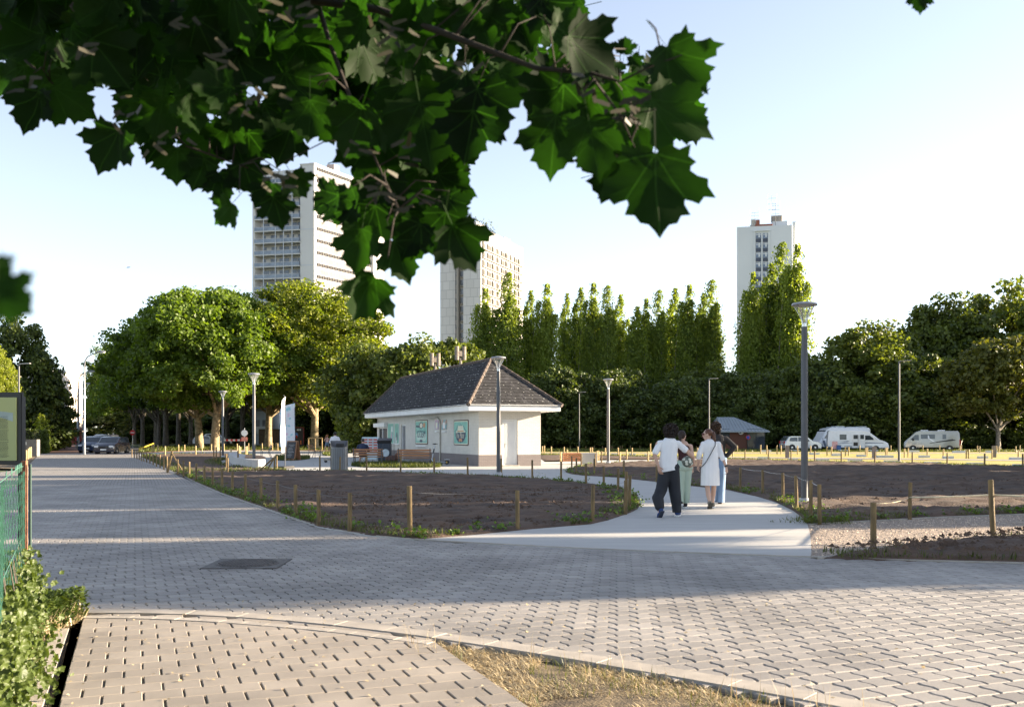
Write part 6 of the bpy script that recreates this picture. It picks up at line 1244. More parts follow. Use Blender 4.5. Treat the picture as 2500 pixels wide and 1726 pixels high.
def head_parts(c, f, r=1.0):
    """c centre of the head, f facing direction"""
    c = V3(c); f = V3(f).normalized(); up = V3((0, 0, 1)); s = f.cross(up).normalized(); P = [('ball', c + up * .02, (.078 * r, .092 * r, .108 * r) if abs(f.y) > abs(f.x) else (.092 * r, .078 * r, .108 * r))]
    P += [(c + f * .03 - up * .04, c + f * .045 - up * .085, .058 * r, .036 * r), (c + f * .088 + up * .012, c + f * .108 - up * .022, .011, .014), (c + f * .083 - up * .052, c + f * .086 - up * .056, .02, .018), (c + f * .078 + up * .034 - s * .03, c + f * .078 + up * .034 + s * .03, .014, .014)]
    for k in (-1, 1): P.append((c + s * k * .08 + up * .01, c + s * k * .086 - up * .028, .018, .012, .6))
    return P
M_skin = pm('skin', (.50, .30, .215), .55, var=.08, scale=12); M_skin2 = pm('skin_pale', (.56, .36, .27), .55, var=.06, scale=12)
def cloth(name, col, var=.06, sc=9, rough=.85, bump=.8, st=(1, 1, .45)): return pm(name, col, rough, var=var, scale=5, bump=bump, bscale=sc, stretch=st)
def shoes(root, ank, yaw, mat, pitch=0, sole=None, name='shoe'):
    a = V3(ank); M = Matrix.Rotation(yaw, 3, 'Z') @ Matrix.Rotation(pitch, 3, 'X'); T = lambda x, y, z: a + M @ V3((x, y, z))
    o = blob(name, [(T(0, -.05, -.025), T(0, .15, -.045), .042, .038, .9), (T(0, -.03, -.02), T(0, .02, .03), .042, .042), (T(-.01, .08, -.04), T(.01, .17, -.048), .04, .032)], mat, root, .009, 2)
    m = MB(); q = [(-.04, -.09), (.04, -.09), (.047, .05), (.045, .14), (.02, .205), (-.02, .205), (-.045, .14), (-.04, .05)]; m.prism(q, -.095, -.068, M=Matrix.Translation(a) @ M.to_4x4()); m.build('sole', sole or M_white, o, bevel=.006); return o
def hairball(name, c, r, n, size, mat, parent, seed, z0=-1, curl=True, back=None):
    rng = np.random.default_rng(seed); d = unit(rng.normal(size=(n, 3))); d = d[d[:, 2] > z0]; P = np.array(c) + d * np.array(r) * (.86 + .2 * rng.random((len(d), 1)))
    if back is not None: k = ((P - np.array(c)) @ np.array(back)) > -.035; P = P[k]; d = d[k]
    V = leafquads(P, unit(d * .7 + rng.normal(size=d.shape) * .5), size, rng); return link(name, template_mesh(name, V, [(0, 1, 2, 3)], mat), parent)
def face_bits(root, c, f, glasses=False):
    c = V3(c); f = V3(f).normalized(); s = f.cross(V3((0, 0, 1))).normalized(); m = MB()
    for k in (-1, 1): m.ball(c + f * .083 + s * k * .031 + V3((0, 0, .018)), .012, 8, 6)
    each(m, 'eye', M_black, root, k=8 * 5 + 2)
    m = MB(); m.box(c + f * .106 - V3((0, 0, .052)), (.04, .04, .007), rz=math.atan2(s.y, s.x)); m.build('mouth', pm('lips', (.35, .13, .11), .5), root)
    if glasses:
        m = MB()
        for k in (-1, 1): m.ball(c + f * .10 + s * k * .033 + V3((0, 0, .018)), (.026, .028, .024), 10, 7); m.tube([c + f * .09 + s * k * .06 + V3((0, 0, .02)), c + s * k * .083 + V3((0, 0, .02))], .003, 5)
        m.build('sunglasses', pm('glasses', (.10, .02, .015), .15), root, smooth=True)
def walkers():
    # ---- curly-haired person, white T-shirt, wide dark trousers, ball under the arm
    g = G(1632, 1262); r = empty('person', g, 0, 'curly-haired walker in white T-shirt and wide black trousers holding a ball', 'person', None)
    tee = cloth('white_tee', (.78, .78, .79), .04, 7, bump=1.0); trs = cloth('black_trousers', (.016, .018, .024), .2, 6, .8, 1.0)
    hc = V3((.06, .05, 1.66)); body = head_parts(hc, (.55, .83, -.1)) + [(V3((.045, .02, 1.45)), hc - V3((0, 0, .06)), .06, .055)]
    body += [((.02, 0, 1.42), (.0, -.02, 1.2), .12, .13, .75), ((0, -.02, 1.2), (-.01, -.02, 1.0), .13, .14, .8)]
    body += [((-.2, -.0, 1.42), (-.275, -.04, 1.2), .05, .042), ((-.275, -.04, 1.2), (-.215, -.13, .99), .041, .028)] + hand((-.215, -.13, .985), (.28, -.05, -.93), (.5, .7, 0), 1, .5, 1.05)
    body += [((.24, -.0, 1.41), (.46, -.03, 1.18), .05, .043), ((.46, -.03, 1.18), (.50, .09, 1.0), .042, .03)] + hand((.50, .085, 1.0), (-.75, -.35, -.25), (-.2, .1, .9), 1, .55, 1.05)
    body += [((-.09, 0, .95), (-.16, -.02, .5), .07, .055), ((-.16, -.02, .5), (-.2, -.2, .12), .05, .035), ((.08, 0, .95), (.1, .1, .5), .07, .055), ((.1, .1, .5), (.165, .08, .1), .05, .035)]
    b = blob('body', body, M_skin, r, .008, 2); face_bits(r, hc, (.55, .83, -.1))
    blob('t_shirt', [((-.16, 0, 1.435), (.19, 0, 1.43), .062, .062, .95), ((.02, 0, 1.40), (.0, -.02, 1.2), .165, .165, .74), ((0, -.02, 1.2), (-.015, -.02, .96), .165, .185, .74), ((-.03, -.02, .84), (.02, -.02, .9), .175, .17, .75), ((-.17, 0, 1.43), (-.255, -.03, 1.26), .062, .064), ((.2, 0, 1.42), (.325, -.01, 1.305), .062, .066), ((.03, .0, 1.48), (.04, .01, 1.5), .075, .065)], tee, r, .010, 3, cut=[((0, 0, .90), (-.18, 0, 1))])
    blob('trousers', [((-.08, 0, .93), (.09, 0, .96), .13, .13, .85), ((-.07, 0, .9), (-.135, -.01, .55), .125, .115), ((-.135, -.01, .55), (-.235, -.14, .36), .115, .10), ((-.225, -.12, .38), (-.2, -.17, .22), .115, .095), ((.09, 0, .92), (.125, .06, .55), .125, .12), ((.125, .06, .55), (.165, .08, .28), .12, .105), ((.165, .08, .28), (.18, .08, .03), .10, .085)], trs, r, .011, 3, cut=[((0, 0, .085), (0, 0, 1))])
    blue = pm('blue_suede', (.02, .05, .16), .8, var=.2, scale=20); ds = pm('navy_sole', (.03, .04, .07), .6)
    s1 = shoes(r, (-.19, -.19, .14), .25, blue, -.75, ds); s2 = shoes(r, (.185, .09, .1), -.35, blue, 0)
    hm = pm('dark_brown_hair', (.022, .012, .008), .5, var=.4, scale=30, island=.5, bump=.5); h = blob('hair', [('ball', hc + V3((-.01, -.025, .03)), (.125, .115, .115)), ('ball', hc + V3((-.03, -.06, -.05)), (.095, .07, .07))], hm, r, .012, 1)
    hairball('curls', hc + V3((-.012, -.035, .02)), (.142, .125, .135), 5200, .034, hm, h, 3, back=(0, -1, .3)); hairball('curls', hc + V3((-.03, -.06, -.06)), (.105, .085, .085), 2200, .032, hm, h, 4, back=(0, -1, 0))
    # ---- ball: pale leather with dark-ringed panels
    bc = g + V3((.372, .02, 1.075)); t = empty('football', bc, 0, 'worn football with pale round panels under the walker\'s arm', 'ball'); m = MB(); m.ball((0, 0, 0), .108, 32, 22); m.build('ball_skin', pm('ball_dark', (.13, .15, .12), .5, var=.2, scale=30), t, smooth=True)
    pts = [V3((0, 0, 1)), V3((0, 0, -1))]
    for k in range(5): a = k * 1.2566; pts.append(V3((.894 * math.cos(a), .894 * math.sin(a), .447))); a += .628; pts.append(V3((.894 * math.cos(a), .894 * math.sin(a), -.447)))
    phi = 1.618
    for sx in (-1, 1):
        for sy in (-1, 1):
            for sz in (-1, 1): pts.append(V3((sx, sy, sz)).normalized())
            pts += [V3((0, sx / phi, sy * phi)).normalized(), V3((sx / phi, sy * phi, 0)).normalized(), V3((sx * phi, 0, sy / phi)).normalized()]
    pts = [p for i, p in enumerate(pts) if all((p - q).length > .45 for q in pts[:i])]; bm_ = pm('ball_panel', (.62, .62, .52), .5, var=.15, scale=40)
    for p in pts:
        q = p.to_track_quat('Z', 'Y').to_matrix(); m = MB(); m.lathe([(.0, .1115), (.018, .1105), (.026, .1085), (.03, .1045)], 12, M=q); m.build('panel', bm_, t, smooth=True)
    # ---- young woman in maroon top and mint trousers
    g = G(1672, 1241); r = empty('person', g, 0, 'walker with tied dark hair, maroon vest top and pale mint trousers, half hidden', 'person')
    hc = V3((-.055, .03, 1.565)); vest = cloth('maroon_vest', (.045, .012, .014), .1, 10); mint = cloth('mint_trousers', (.37, .46, .38), .06, 8, bump=.6)
    b = head_parts(hc, (.7, .7, 0), .95) + [(V3((-.035, .02, 1.38)), hc - V3((0, 0, .05)), .045, .045), ((-.02, 0, 1.36), (-.02, 0, 1.1), .11, .10, .7), ((-.14, 0, 1.355), (.12, 0, 1.355), .045, .045), ((.13, 0, 1.35), (.175, -.01, 1.1), .042, .036), ((.175, -.01, 1.1), (.17, .05, .87), .034, .025)] + hand((.17, .05, .865), (0, .15, -1), (-1, 0, 0), 1, .5, .9)
    b += [((-.17, 0, 1.35), (-.22, -.01, 1.1), .042, .036), ((-.22, -.01, 1.1), (-.22, .05, .87), .034, .025)] + hand((-.22, .05, .865), (0, .15, -1), (1, 0, 0), -1, .5, .9) + [((-.09, 0, .9), (-.09, .0, .1), .06, .035), ((.04, 0, .9), (.0, .05, .1), .06, .035)]
    blob('body', b, M_skin2, r, .008, 2); face_bits(r, hc, (.7, .7, 0))
    blob('vest_top', [((-.03, 0, 1.3), (-.02, 0, 1.14), .135, .12, .72), ((-.02, 0, 1.14), (-.01, 0, 1.02), .12, .135, .75), ((-.1, 0, 1.38), (-.09, 0, 1.28), .02, .05), ((.07, 0, 1.38), (.06, 0, 1.28), .02, .05)], vest, r, .011, 2)
    blob('trousers', [((-.09, 0, .98), (.05, 0, .98), .10, .10, .85), ((-.09, -.02, .9), (.05, -.02, .9), .125, .125, .9), ((-.08, 0, .84), (-.1, -.02, .5), .105, .08), ((-.1, -.02, .5), (-.11, -.08, .14), .08, .07), ((.055, 0, .84), (.05, .03, .5), .105, .085), ((.05, .03, .5), (.03, .05, .10), .085, .08)], mint, r, .011, 3, cut=[((0, 0, .115), (0, 0, 1))])
    bk = pm('black_shoe', (.02, .02, .022), .6); shoes(r, (.02, .06, .1), 0, bk); shoes(r, (-.11, -.07, .13), .1, bk, -.5)
    hm = pm('brown_hair_tied', (.025, .014, .010), .75, var=.3, scale=25, stretch=(1, 1, .2), bump=.4); blob('hair', [('ball', hc + V3((-.01, -.02, .035)), (.088, .098, .098)), (hc + V3((-.05, -.09, -.01)), hc + V3((-.06, -.115, -.14)), .035, .02), (hc + V3((-.06, -.115, -.14)), hc + V3((-.04, -.09, -.2)), .022, .01)], hm, r, .008, 2)
    # ---- woman in a white shirt dress
    g = G(1735, 1241); r = empty('person', g, 0, 'woman in white knee-length shirt dress with sunglasses, ponytail and thin crossbody strap', 'person')
    hc = V3((-.06, .02, 1.60)); fdir = (-.97, .22, -.05); drs = cloth('white_linen', (.80, .80, .81), .04, 6, bump=1.0)
    b = head_parts(hc, fdir, .96) + [(V3((-.0, .0, 1.42)), hc - V3((-.01, 0, .05)), .046, .046), ((0, 0, 1.36), (0, 0, 1.1), .11, .10, .7)]
    b += [((-.19, 0, 1.37), (-.26, -.01, 1.14), .045, .038), ((-.26, -.01, 1.14), (-.255, .06, .93), .036, .026)] + hand((-.255, .06, .925), (-.05, .2, -1), (1, 0, 0), -1, .6, .92)
    b += [((.21, 0, 1.37), (.25, -.03, 1.12), .045, .038), ((.25, -.03, 1.12), (.33, -.05, .88), .036, .026)] + hand((.33, -.05, .875), (.12, .1, -1), (-1, 0, 0), 1, .5, .92)
    b += [((-.07, 0, .95), (-.075, -.02, .5), .075, .055), ((-.075, -.02, .5), (-.07, -.10, .3), .055, .052), ((-.07, -.10, .3), (-.06, -.2, .13), .05, .03), ((.09, 0, .95), (.075, .02, .5), .075, .056), ((.075, .02, .5), (.065, .05, .3), .056, .054), ((.065, .05, .3), (.05, .04, .1), .05, .03)]
    blob('body', b, M_skin2, r, .008, 2); face_bits(r, hc, fdir, True)
    blob('shirt_dress', [((-.15, 0, 1.40), (.15, 0, 1.40), .058, .058, .95), ((-.02, 0, 1.35), (0, 0, 1.15), .165, .155, .72), ((0, 0, 1.15), (-.01, 0, .85), .165, .195, .74), ((-.01, 0, .85), (-.01, 0, .45), .20, .21, .72), ((-.01, .0, 1.42), (-.015, .0, 1.455), .075, .055), ((-.16, 0, 1.40), (-.25, -.01, 1.17), .058, .060), ((-.25, -.01, 1.17), (-.255, .02, 1.10), .060, .056), ((.17, 0, 1.40), (.225, -.02, 1.16), .058, .060), ((.225, -.02, 1.16), (.255, -.03, 1.08), .058, .055)], drs, r, .010, 3, cut=[((0, 0, .5), (0, 0, 1))])
    m = MB(); m.tube([(.09, -.07, 1.45), (.07, -.125, 1.36), (-.02, -.14, 1.2), (-.12, -.13, 1.02), (-.19, -.06, .92), (-.2, .02, .9)], .008, 6); m.build('strap', M_black, r, smooth=True)
    m = MB(); m.lathe([(.031, -.018), (.033, 0), (.031, .018)], 14, (.318, -.047, .92)); m.build('watch', M_black, r)
    hm = pm('auburn_hair', (.11, .038, .015), .4, var=.35, scale=30, stretch=(.4, .4, .2), bump=.4); blob('hair', [('ball', hc + V3((.02, -.005, .04)), (.098, .088, .09)), ('ball', hc + V3((.115, -.03, .02)), (.045, .04, .05)), (hc + V3((.12, -.035, .0)), hc + V3((.135, -.05, -.12)), .045, .035), (hc + V3((.135, -.05, -.12)), hc + V3((.13, -.06, -.2)), .035, .012)], hm, r, .008, 1)
    sn = pm('snake_sneaker', (.30, .26, .20), .7, scale=40, col2=(.05, .045, .04)); shoes(r, (-.062, -.2, .125), .05, sn, -.85, pm('dark_sole', (.05, .05, .045), .7)); shoes(r, (.05, .05, .1), .15, sn, -.1)
    # ---- tall man in black jacket
    g = G(1748, 1230); r = empty('person', g, 0, 'tall walker in black jacket and blue jeans with one hand on the hip', 'person')
    hc = V3((.0, .05, 1.755)); jk = cloth('black_jacket', (.022, .018, .017), .2, 9, .75); jn = cloth('blue_jeans', (.17, .26, .40), .18, 7, .85, .6)
    b = head_parts(hc, (-.35, .93, 0)) + [(V3((.02, .0, 1.55)), hc - V3((0, 0, .06)), .058, .055), ((.06, 0, 1.48), (.06, 0, 1.15), .14, .13, .7), ((.24, 0, 1.5), (.42, -.06, 1.32), .05, .042), ((.42, -.06, 1.32), (.24, -.02, 1.1), .042, .03)] + hand((.24, -.02, 1.1), (-.9, .2, -.35), (0, .6, -.6), 1, .6, 1)
    b += [((-.13, 0, 1.5), (-.2, .02, 1.2), .05, .042), ((-.2, .02, 1.2), (-.18, .08, .97), .04, .03)] + hand((-.18, .08, .965), (.05, .2, -1), (1, 0, 0), -1, .6, 1) + [((-.05, 0, 1.0), (-.1, .0, .1), .07, .04), ((.14, 0, 1.0), (.1, .05, .1), .07, .04)]
    blob('body', b, M_skin, r, .009, 2); face_bits(r, hc, (-.35, .93, 0))
    blob('jacket', [((-.1, 0, 1.51), (.2, 0, 1.5), .08, .08, .9), ((.05, 0, 1.45), (.06, 0, 1.2), .175, .155, .72), ((.06, 0, 1.2), (.06, 0, 1.08), .155, .155, .75), ((.22, 0, 1.5), (.42, -.06, 1.32), .075, .06), ((.42, -.06, 1.32), (.25, -.02, 1.11), .062, .05), ((-.12, 0, 1.5), (-.2, .02, 1.2), .075, .06), ((-.2, .02, 1.2), (-.185, .07, 1.0), .06, .048), ((.02, .01, 1.58), (.02, .02, 1.6), .065, .06)], jk, r, .011, 2)
    blob('jeans', [((-.03, 0, 1.03), (.14, 0, 1.03), .115, .115, .85), ((-.03, 0, .95), (-.07, 0, .5), .115, .10), ((-.07, 0, .5), (-.11, -.02, .1), .10, .10), ((.13, 0, .95), (.12, .03, .5), .12, .105), ((.12, .03, .5), (.10, .04, .03), .105, .11)], jn, r, .012, 3, cut=[((0, 0, .04), (0, 0, 1))])
    dk = pm('dark_shoe', (.03, .018, .015), .6); shoes(r, (.1, .04, .095), -.2, dk, 0, dk); shoes(r, (-.11, -.02, .095), .1, dk, 0, dk)
    hm = pm('mid_brown_hair', (.055, .028, .014), .45, var=.4, scale=28, island=.4, bump=.4); h = blob('hair', [('ball', hc + V3((0, -.015, .035)), (.108, .115, .112)), ('ball', hc + V3((.01, -.05, -.06)), (.085, .06, .06))], hm, r, .011, 1); hairball('locks', hc + V3((0, -.02, .02)), (.118, .122, .122), 2600, .04, hm, h, 8, back=(0, -1, .4)); hairball('locks', hc + V3((.01, -.055, -.07)), (.09, .07, .07), 900, .035, hm, h, 9, back=(0, -1, 0))
walkers()
def far_people():
    g = G(818, 1128); k = 1.0; r = empty('person', g, 0, 'distant person in loose white T-shirt walking beside the litter bin', 'person'); hc = V3((.0, .02, 1.62)); b = head_parts(hc, (0, 1, 0)) + [((0, 0, 1.4), hc - V3((0, 0, .05)), .055, .055), ((0, 0, 1.36), (0, 0, 1.0), .14, .13, .7), ((-.2, 0, 1.38), (-.27, 0, 1.12), .045, .04), ((-.27, 0, 1.12), (-.24, .12, .95), .04, .028), ((.2, 0, 1.38), (.27, 0, 1.12), .045, .04), ((.27, 0, 1.12), (.26, .1, .93), .04, .028), ((-.1, 0, .95), (-.12, .0, .1), .07, .04), ((.1, 0, .95), (.1, .05, .1), .07, .04)] + hand((-.24, .12, .95), (0, .3, -1), (1, 0, 0), -1) + hand((.26, .1, .93), (0, .3, -1), (-1, 0, 0), 1)
    blob('body', b, M_skin, r, .011, 2); blob('t_shirt', [((-.16, 0, 1.4), (.16, 0, 1.4), .08, .08), ((0, 0, 1.35), (0, 0, .95), .19, .20, .75), ((-.18, 0, 1.4), (-.27, 0, 1.16), .085, .08), ((.18, 0, 1.4), (.27, 0, 1.16), .085, .08)], cloth('white_tee2', (.72, .72, .74)), r, .016, 3)
    blob('shorts', [((-.07, 0, .92), (.07, 0, .92), .14, .14, .85), ((-.09, 0, .9), (-.11, 0, .55), .11, .1), ((.09, 0, .9), (.1, .02, .55), .11, .1)], cloth('pale_shorts', (.55, .57, .60)), r, .016, 2); blob('hair', [('ball', hc + V3((0, -.02, .04)), (.095, .1, .1))], pm('blk_hair', (.01, .008, .007), .5), r, .012, 1); shoes(r, (-.12, 0, .1), 0, M_black); shoes(r, (.1, .05, .1), 0, M_black)
    g = G(799, 1106); r = empty('person', g, -.3, 'far-off girl with reddish hair and bare legs beside the wooden rail', 'person'); hc = V3((0, .02, 1.5)); b = head_parts(hc, (.6, .8, 0), .95) + [((0, 0, 1.3), hc - V3((0, 0, .05)), .045, .045), ((0, 0, 1.25), (0, 0, .95), .12, .11, .7), ((-.17, 0, 1.28), (-.3, 0, 1.08), .038, .03), ((-.3, 0, 1.08), (-.2, .2, .98), .03, .024), ((.17, 0, 1.28), (.3, 0, 1.1), .038, .03), ((.3, 0, 1.1), (.3, .2, 1.0), .03, .024), ((-.08, 0, .88), (-.16, -.1, .45), .07, .05), ((-.16, -.1, .45), (-.15, -.3, .1), .048, .03), ((.08, 0, .88), (.1, .12, .45), .07, .05), ((.1, .12, .45), (.12, .1, .08), .048, .03)] + hand((-.2, .2, .98), (0, 1, 0), (1, 0, 0), -1) + hand((.3, .2, 1.0), (0, 1, 0), (-1, 0, 0), 1)
    blob('body', b, M_skin, r, .012, 2); blob('top', [((0, 0, 1.22), (0, 0, 1.0), .14, .135, .75)], cloth('floral_top', (.45, .30, .28), .5), r, .016, 2); blob('shorts', [((-.06, 0, .88), (.06, 0, .88), .13, .13, .85), ((-.08, 0, .84), (-.12, -.04, .66), .1, .09), ((.08, 0, .84), (.1, .05, .66), .1, .09)], cloth('denim_shorts', (.10, .14, .20)), r, .016, 2); blob('hair', [('ball', hc + V3((0, -.03, .03)), (.095, .1, .105)), (hc + V3((-.06, -.08, 0)), hc + V3((-.14, -.14, -.16)), .05, .03)], pm('red_hair', (.22, .08, .03), .5), r, .012, 1); shoes(r, (-.15, -.3, .12), 0, M_white, -.4); shoes(r, (.12, .1, .09), 0, M_white)
    g = G(884, 1135.2); r = empty('person', g, 0, 'seated man in navy top on the left wooden bench, seen from behind', 'person'); sh = .47; hc = V3((.0, .26, 1.27)); b = head_parts(hc, (0, .9, -.3)) + [((0, .22, 1.05), hc - V3((0, 0, .05)), .06, .055), ((0, .2, 1.0), (0, .08, .6), .15, .15, .8), ((-.2, .2, 1.0), (-.3, .28, .76), .055, .045), ((-.3, .28, .76), (-.15, .5, .66), .042, .03), ((.2, .2, 1.0), (.3, .28, .76), .055, .045), ((.3, .28, .76), (.15, .5, .66), .042, .03), ((-.1, .12, .56), (-.14, .55, .52), .085, .065), ((-.14, .55, .52), (-.22, .45, .1), .06, .038), ((.1, .12, .56), (.14, .55, .52), .085, .065), ((.14, .55, .52), (.1, .7, .08), .06, .038)] + hand((-.15, .5, .66), (.3, 1, 0), (0, 0, -1), 1) + hand((.15, .5, .66), (-.3, 1, 0), (0, 0, -1), -1)
    blob('body', b, M_skin, r, .011, 2); blob('navy_top', [((-.17, .2, 1.0), (.17, .2, 1.0), .1, .1), ((0, .19, .96), (0, .07, .62), .2, .2, .8), ((-.2, .2, 1.0), (-.3, .28, .76), .09, .075), ((.2, .2, 1.0), (.3, .28, .76), .09, .075)], cloth('navy_cloth', (.018, .03, .07)), r, .015, 3); blob('shorts', [((-.08, .1, .55), (.08, .1, .55), .13, .13), ((-.1, .15, .56), (-.14, .5, .53), .11, .09), ((.1, .15, .56), (.14, .5, .53), .11, .09)], cloth('dark_shorts', (.03, .03, .035)), r, .015, 2); blob('hair', [('ball', hc + V3((0, -.02, .04)), (.093, .1, .098))], pm('grey_hair', (.06, .055, .05), .6), r, .012, 1); shoes(r, (-.22, .45, .09), .2, M_black); shoes(r, (.1, .7, .09), 0, M_black)
far_people()
# ================================================================== vehicles
def vehicle(name, loc, rz, label, cat, prof, W, body, wheels, wr=.33, glass=None, lights=True, tum=.92, group=None, lower=.55, front_glass=None, side_win=None, plate=True):
    """prof: side outline (x forward, z up), W width; windows are raised panels; x forward, y left"""
    t = empty(name, loc, rz, label, cat, group); n = len(prof); zmax = max(z for x, z in prof)
    def wy(z): return W / 2 * (1 - (1 - tum) * max(0, (z - lower) / (zmax - lower)) ** 1.2) - (0.03 if z < .35 else 0)
    m = MB(); vs = []
    for s in (1, -1):
        for x, z in prof: vs.append((x, s * (wy(z) - .07), z))
    for s in (1, -1):
        cx = sum(p[0] for p in prof) / n; cz = sum(p[1] for p in prof) / n
        for x, z in prof: vs.append((x + (cx - x) * .045, s * wy(z), z + (cz - z) * .045))
    fs = []
    for i in range(n):
        j = (i + 1) % n; fs.append((i, j, n + j, n + i)); fs.append((i, j, 2 * n + j, 2 * n + i)); fs.append((n + i, n + j, 3 * n + j, 3 * n + i))
    fs += [tuple(range(2 * n, 3 * n)), tuple(range(3 * n, 4 * n))]; m.add(vs, fs); b = m.build('body', body, t, smooth='auto')
    for sx, x in enumerate(wheels):
        for s in (1, -1):
            R = Matrix.Rotation(math.pi / 2, 3, 'X'); y = s * (W / 2 - .1); m = MB(); m.lathe([(wr * .62, -.11), (wr * .95, -.11), (wr, -.07), (wr, .07), (wr * .95, .11), (wr * .62, .11)], 22, (x, y, wr), M=R); w_ = m.build('wheel', M_black, t, smooth='auto'); m = MB(); m.lathe([(.03, s * -.115), (wr * .6, s * -.105), (wr * .62, s * -.06)], 16, (x, y, wr), M=R); m.build('rim', M_silver, w_, smooth='auto')
            m = MB(); m.lathe([(wr * 1.15, -.02), (wr * 1.15, .02)], 22, (x, s * (W / 2 - .012), wr), M=R); m.build('wheel_arch', M_black, t)
    for k, (poly, mt) in enumerate(side_win or []):
        for s in (1, -1):
            m = MB(); vs = [(x, s * (wy(z) + .008), z) for x, z in poly]; q = [(x, s * (wy(z) - .03), z) for x, z in poly]; nn = len(poly); m.add(vs + q, [tuple(range(nn)), tuple(range(2 * nn - 1, nn - 1, -1))] + [(i, (i + 1) % nn, (i + 1) % nn + nn, i + nn) for i in range(nn)]); m.build('side_window' if mt is None else 'trim', mt or M_glass, t)
    for nm, (x0, z0, x1, z1, f) in (front_glass or {}).items():
        a = V3((x0, 0, z0)); c = V3((x1, 0, z1)); nrm = V3((-(z1 - z0), 0, x1 - x0)).normalized(); nrm = nrm if nrm.x * f > 0 else -nrm; m = MB(); y0, y1 = wy(z0) - .12, wy(z1) - .12; p = [a + V3((0, -y0, 0)), a + V3((0, y0, 0)), c + V3((0, y1, 0)), c + V3((0, -y1, 0))]; m.add([v + nrm * .012 for v in p] + [v - nrm * .05 for v in p], [(0, 1, 2, 3), (7, 6, 5, 4), (0, 1, 5, 4), (1, 2, 6, 5), (2, 3, 7, 6), (3, 0, 4, 7)]); m.build(nm, M_glass, t)
    return t
M_carw = pm('car_silver', (.55, .57, .60), .25, metal=.5, var=.03, coat=1); M_mhw = pm('motorhome_white', (.78, .79, .80), .3, var=.04, coat=.6); M_beige = pm('van_champagne', (.36, .36, .33), .3, metal=.3, var=.04, coat=1); M_dkcar = pm('car_dark', (.03, .033, .05), .2, metal=.3, var=.05, coat=1); M_bl = pm('blue_decal', (.04, .07, .16), .4); M_red = pm('tail_red', (.45, .01, .01), .25); M_amb = pm('amber', (.7, .16, .02), .3); M_hl = pm('headlight', (.7, .72, .74), .1); M_tow1 = pm('towel_red', (.6, .12, .12), .9, var=.3, scale=18, col2=(.7, .65, .65)); M_plate = pm('plate', (.75, .75, .72), .5)
def lamp(t, name, p, d, mat): m = MB(); m.box(p, d); m.build(name, mat, t, bevel=.01)
def car(label, px, py, rz, mat, s=1.0, hatch=True, group=None):
    g = G(px, py); L = 4.0
    prof = [(-1.98, .25), (-2.0, .6), (-1.96, .95), (-1.85, 1.05), (-1.55, 1.45), (-1.2, 1.5), (.1, 1.49), (.45, 1.42), (1.05, 1.0), (1.75, .86), (1.98, .7), (2.02, .45), (1.98, .22)]
    sw = [([(-1.55, .98), (-1.4, 1.36), (-.65, 1.40), (-.65, .96)], None), ([(-.58, .96), (-.58, 1.40), (.08, 1.39), (.35, 1.32), (.75, .98)], None)]
    t = vehicle('parked_car', (g.x, g.y, -.05), rz, label, 'car', prof, 1.7, mat, (-1.25, 1.25), .31, side_win=sw, front_glass={'windscreen': (1.08, 1.0, .5, 1.41, 1), 'rear_window': (-1.86, 1.03, -1.58, 1.42, -1)}, group=group)
    for y in (-.6, .6): lamp(t, 'headlight', (1.93, y, .68), (.16, .34, .16), M_hl); lamp(t, 'tail_light', (-1.97, y * 1.05, .85), (.1, .22, .26), M_red); lamp(t, 'mirror', (.62, y * 1.5, 1.0), (.14, .2, .13), mat)
    lamp(t, 'number_plate', (2.03, 0, .42), (.02, .5, .12), M_plate); lamp(t, 'grille', (2.02, 0, .58), (.03, .7, .1), M_black); lamp(t, 'number_plate', (-2.0, 0, .7), (.02, .5, .12), M_plate); return t
car('silver hatchback parked left of the two white motorhomes', 1954, 1098.5, 0.12, M_carw)
tc = car('dark car parked facing the camera beside the nearest street light', 250, 1108.6, -1.53, M_dkcar); tc.location.y += 2
t = car('dark blue car parked behind and left of the nearest dark car', 232, 1103.5, -1.53, pm('car_blue', (.03, .05, .10), .25, metal=.3, coat=1)); t = car('dark estate car parked directly behind the dark car on the avenue', 254, 1101.5, -1.53, M_dkcar); t.scale = (1.1, 1.0, 1.12)
t = car('white car glimpsed between the plane trunks left of the grey lamp post', 505, 1086, .1, M_mhw); t = car('pale van-like car seen behind the trunk of the leaning plane tree', 530, 1085, .05, M_mhw); t.scale = (1.1, 1, 1.2); t = car('white car in shade left of the champagne camper van, mostly hidden', 2208, 1093, .4, M_mhw)
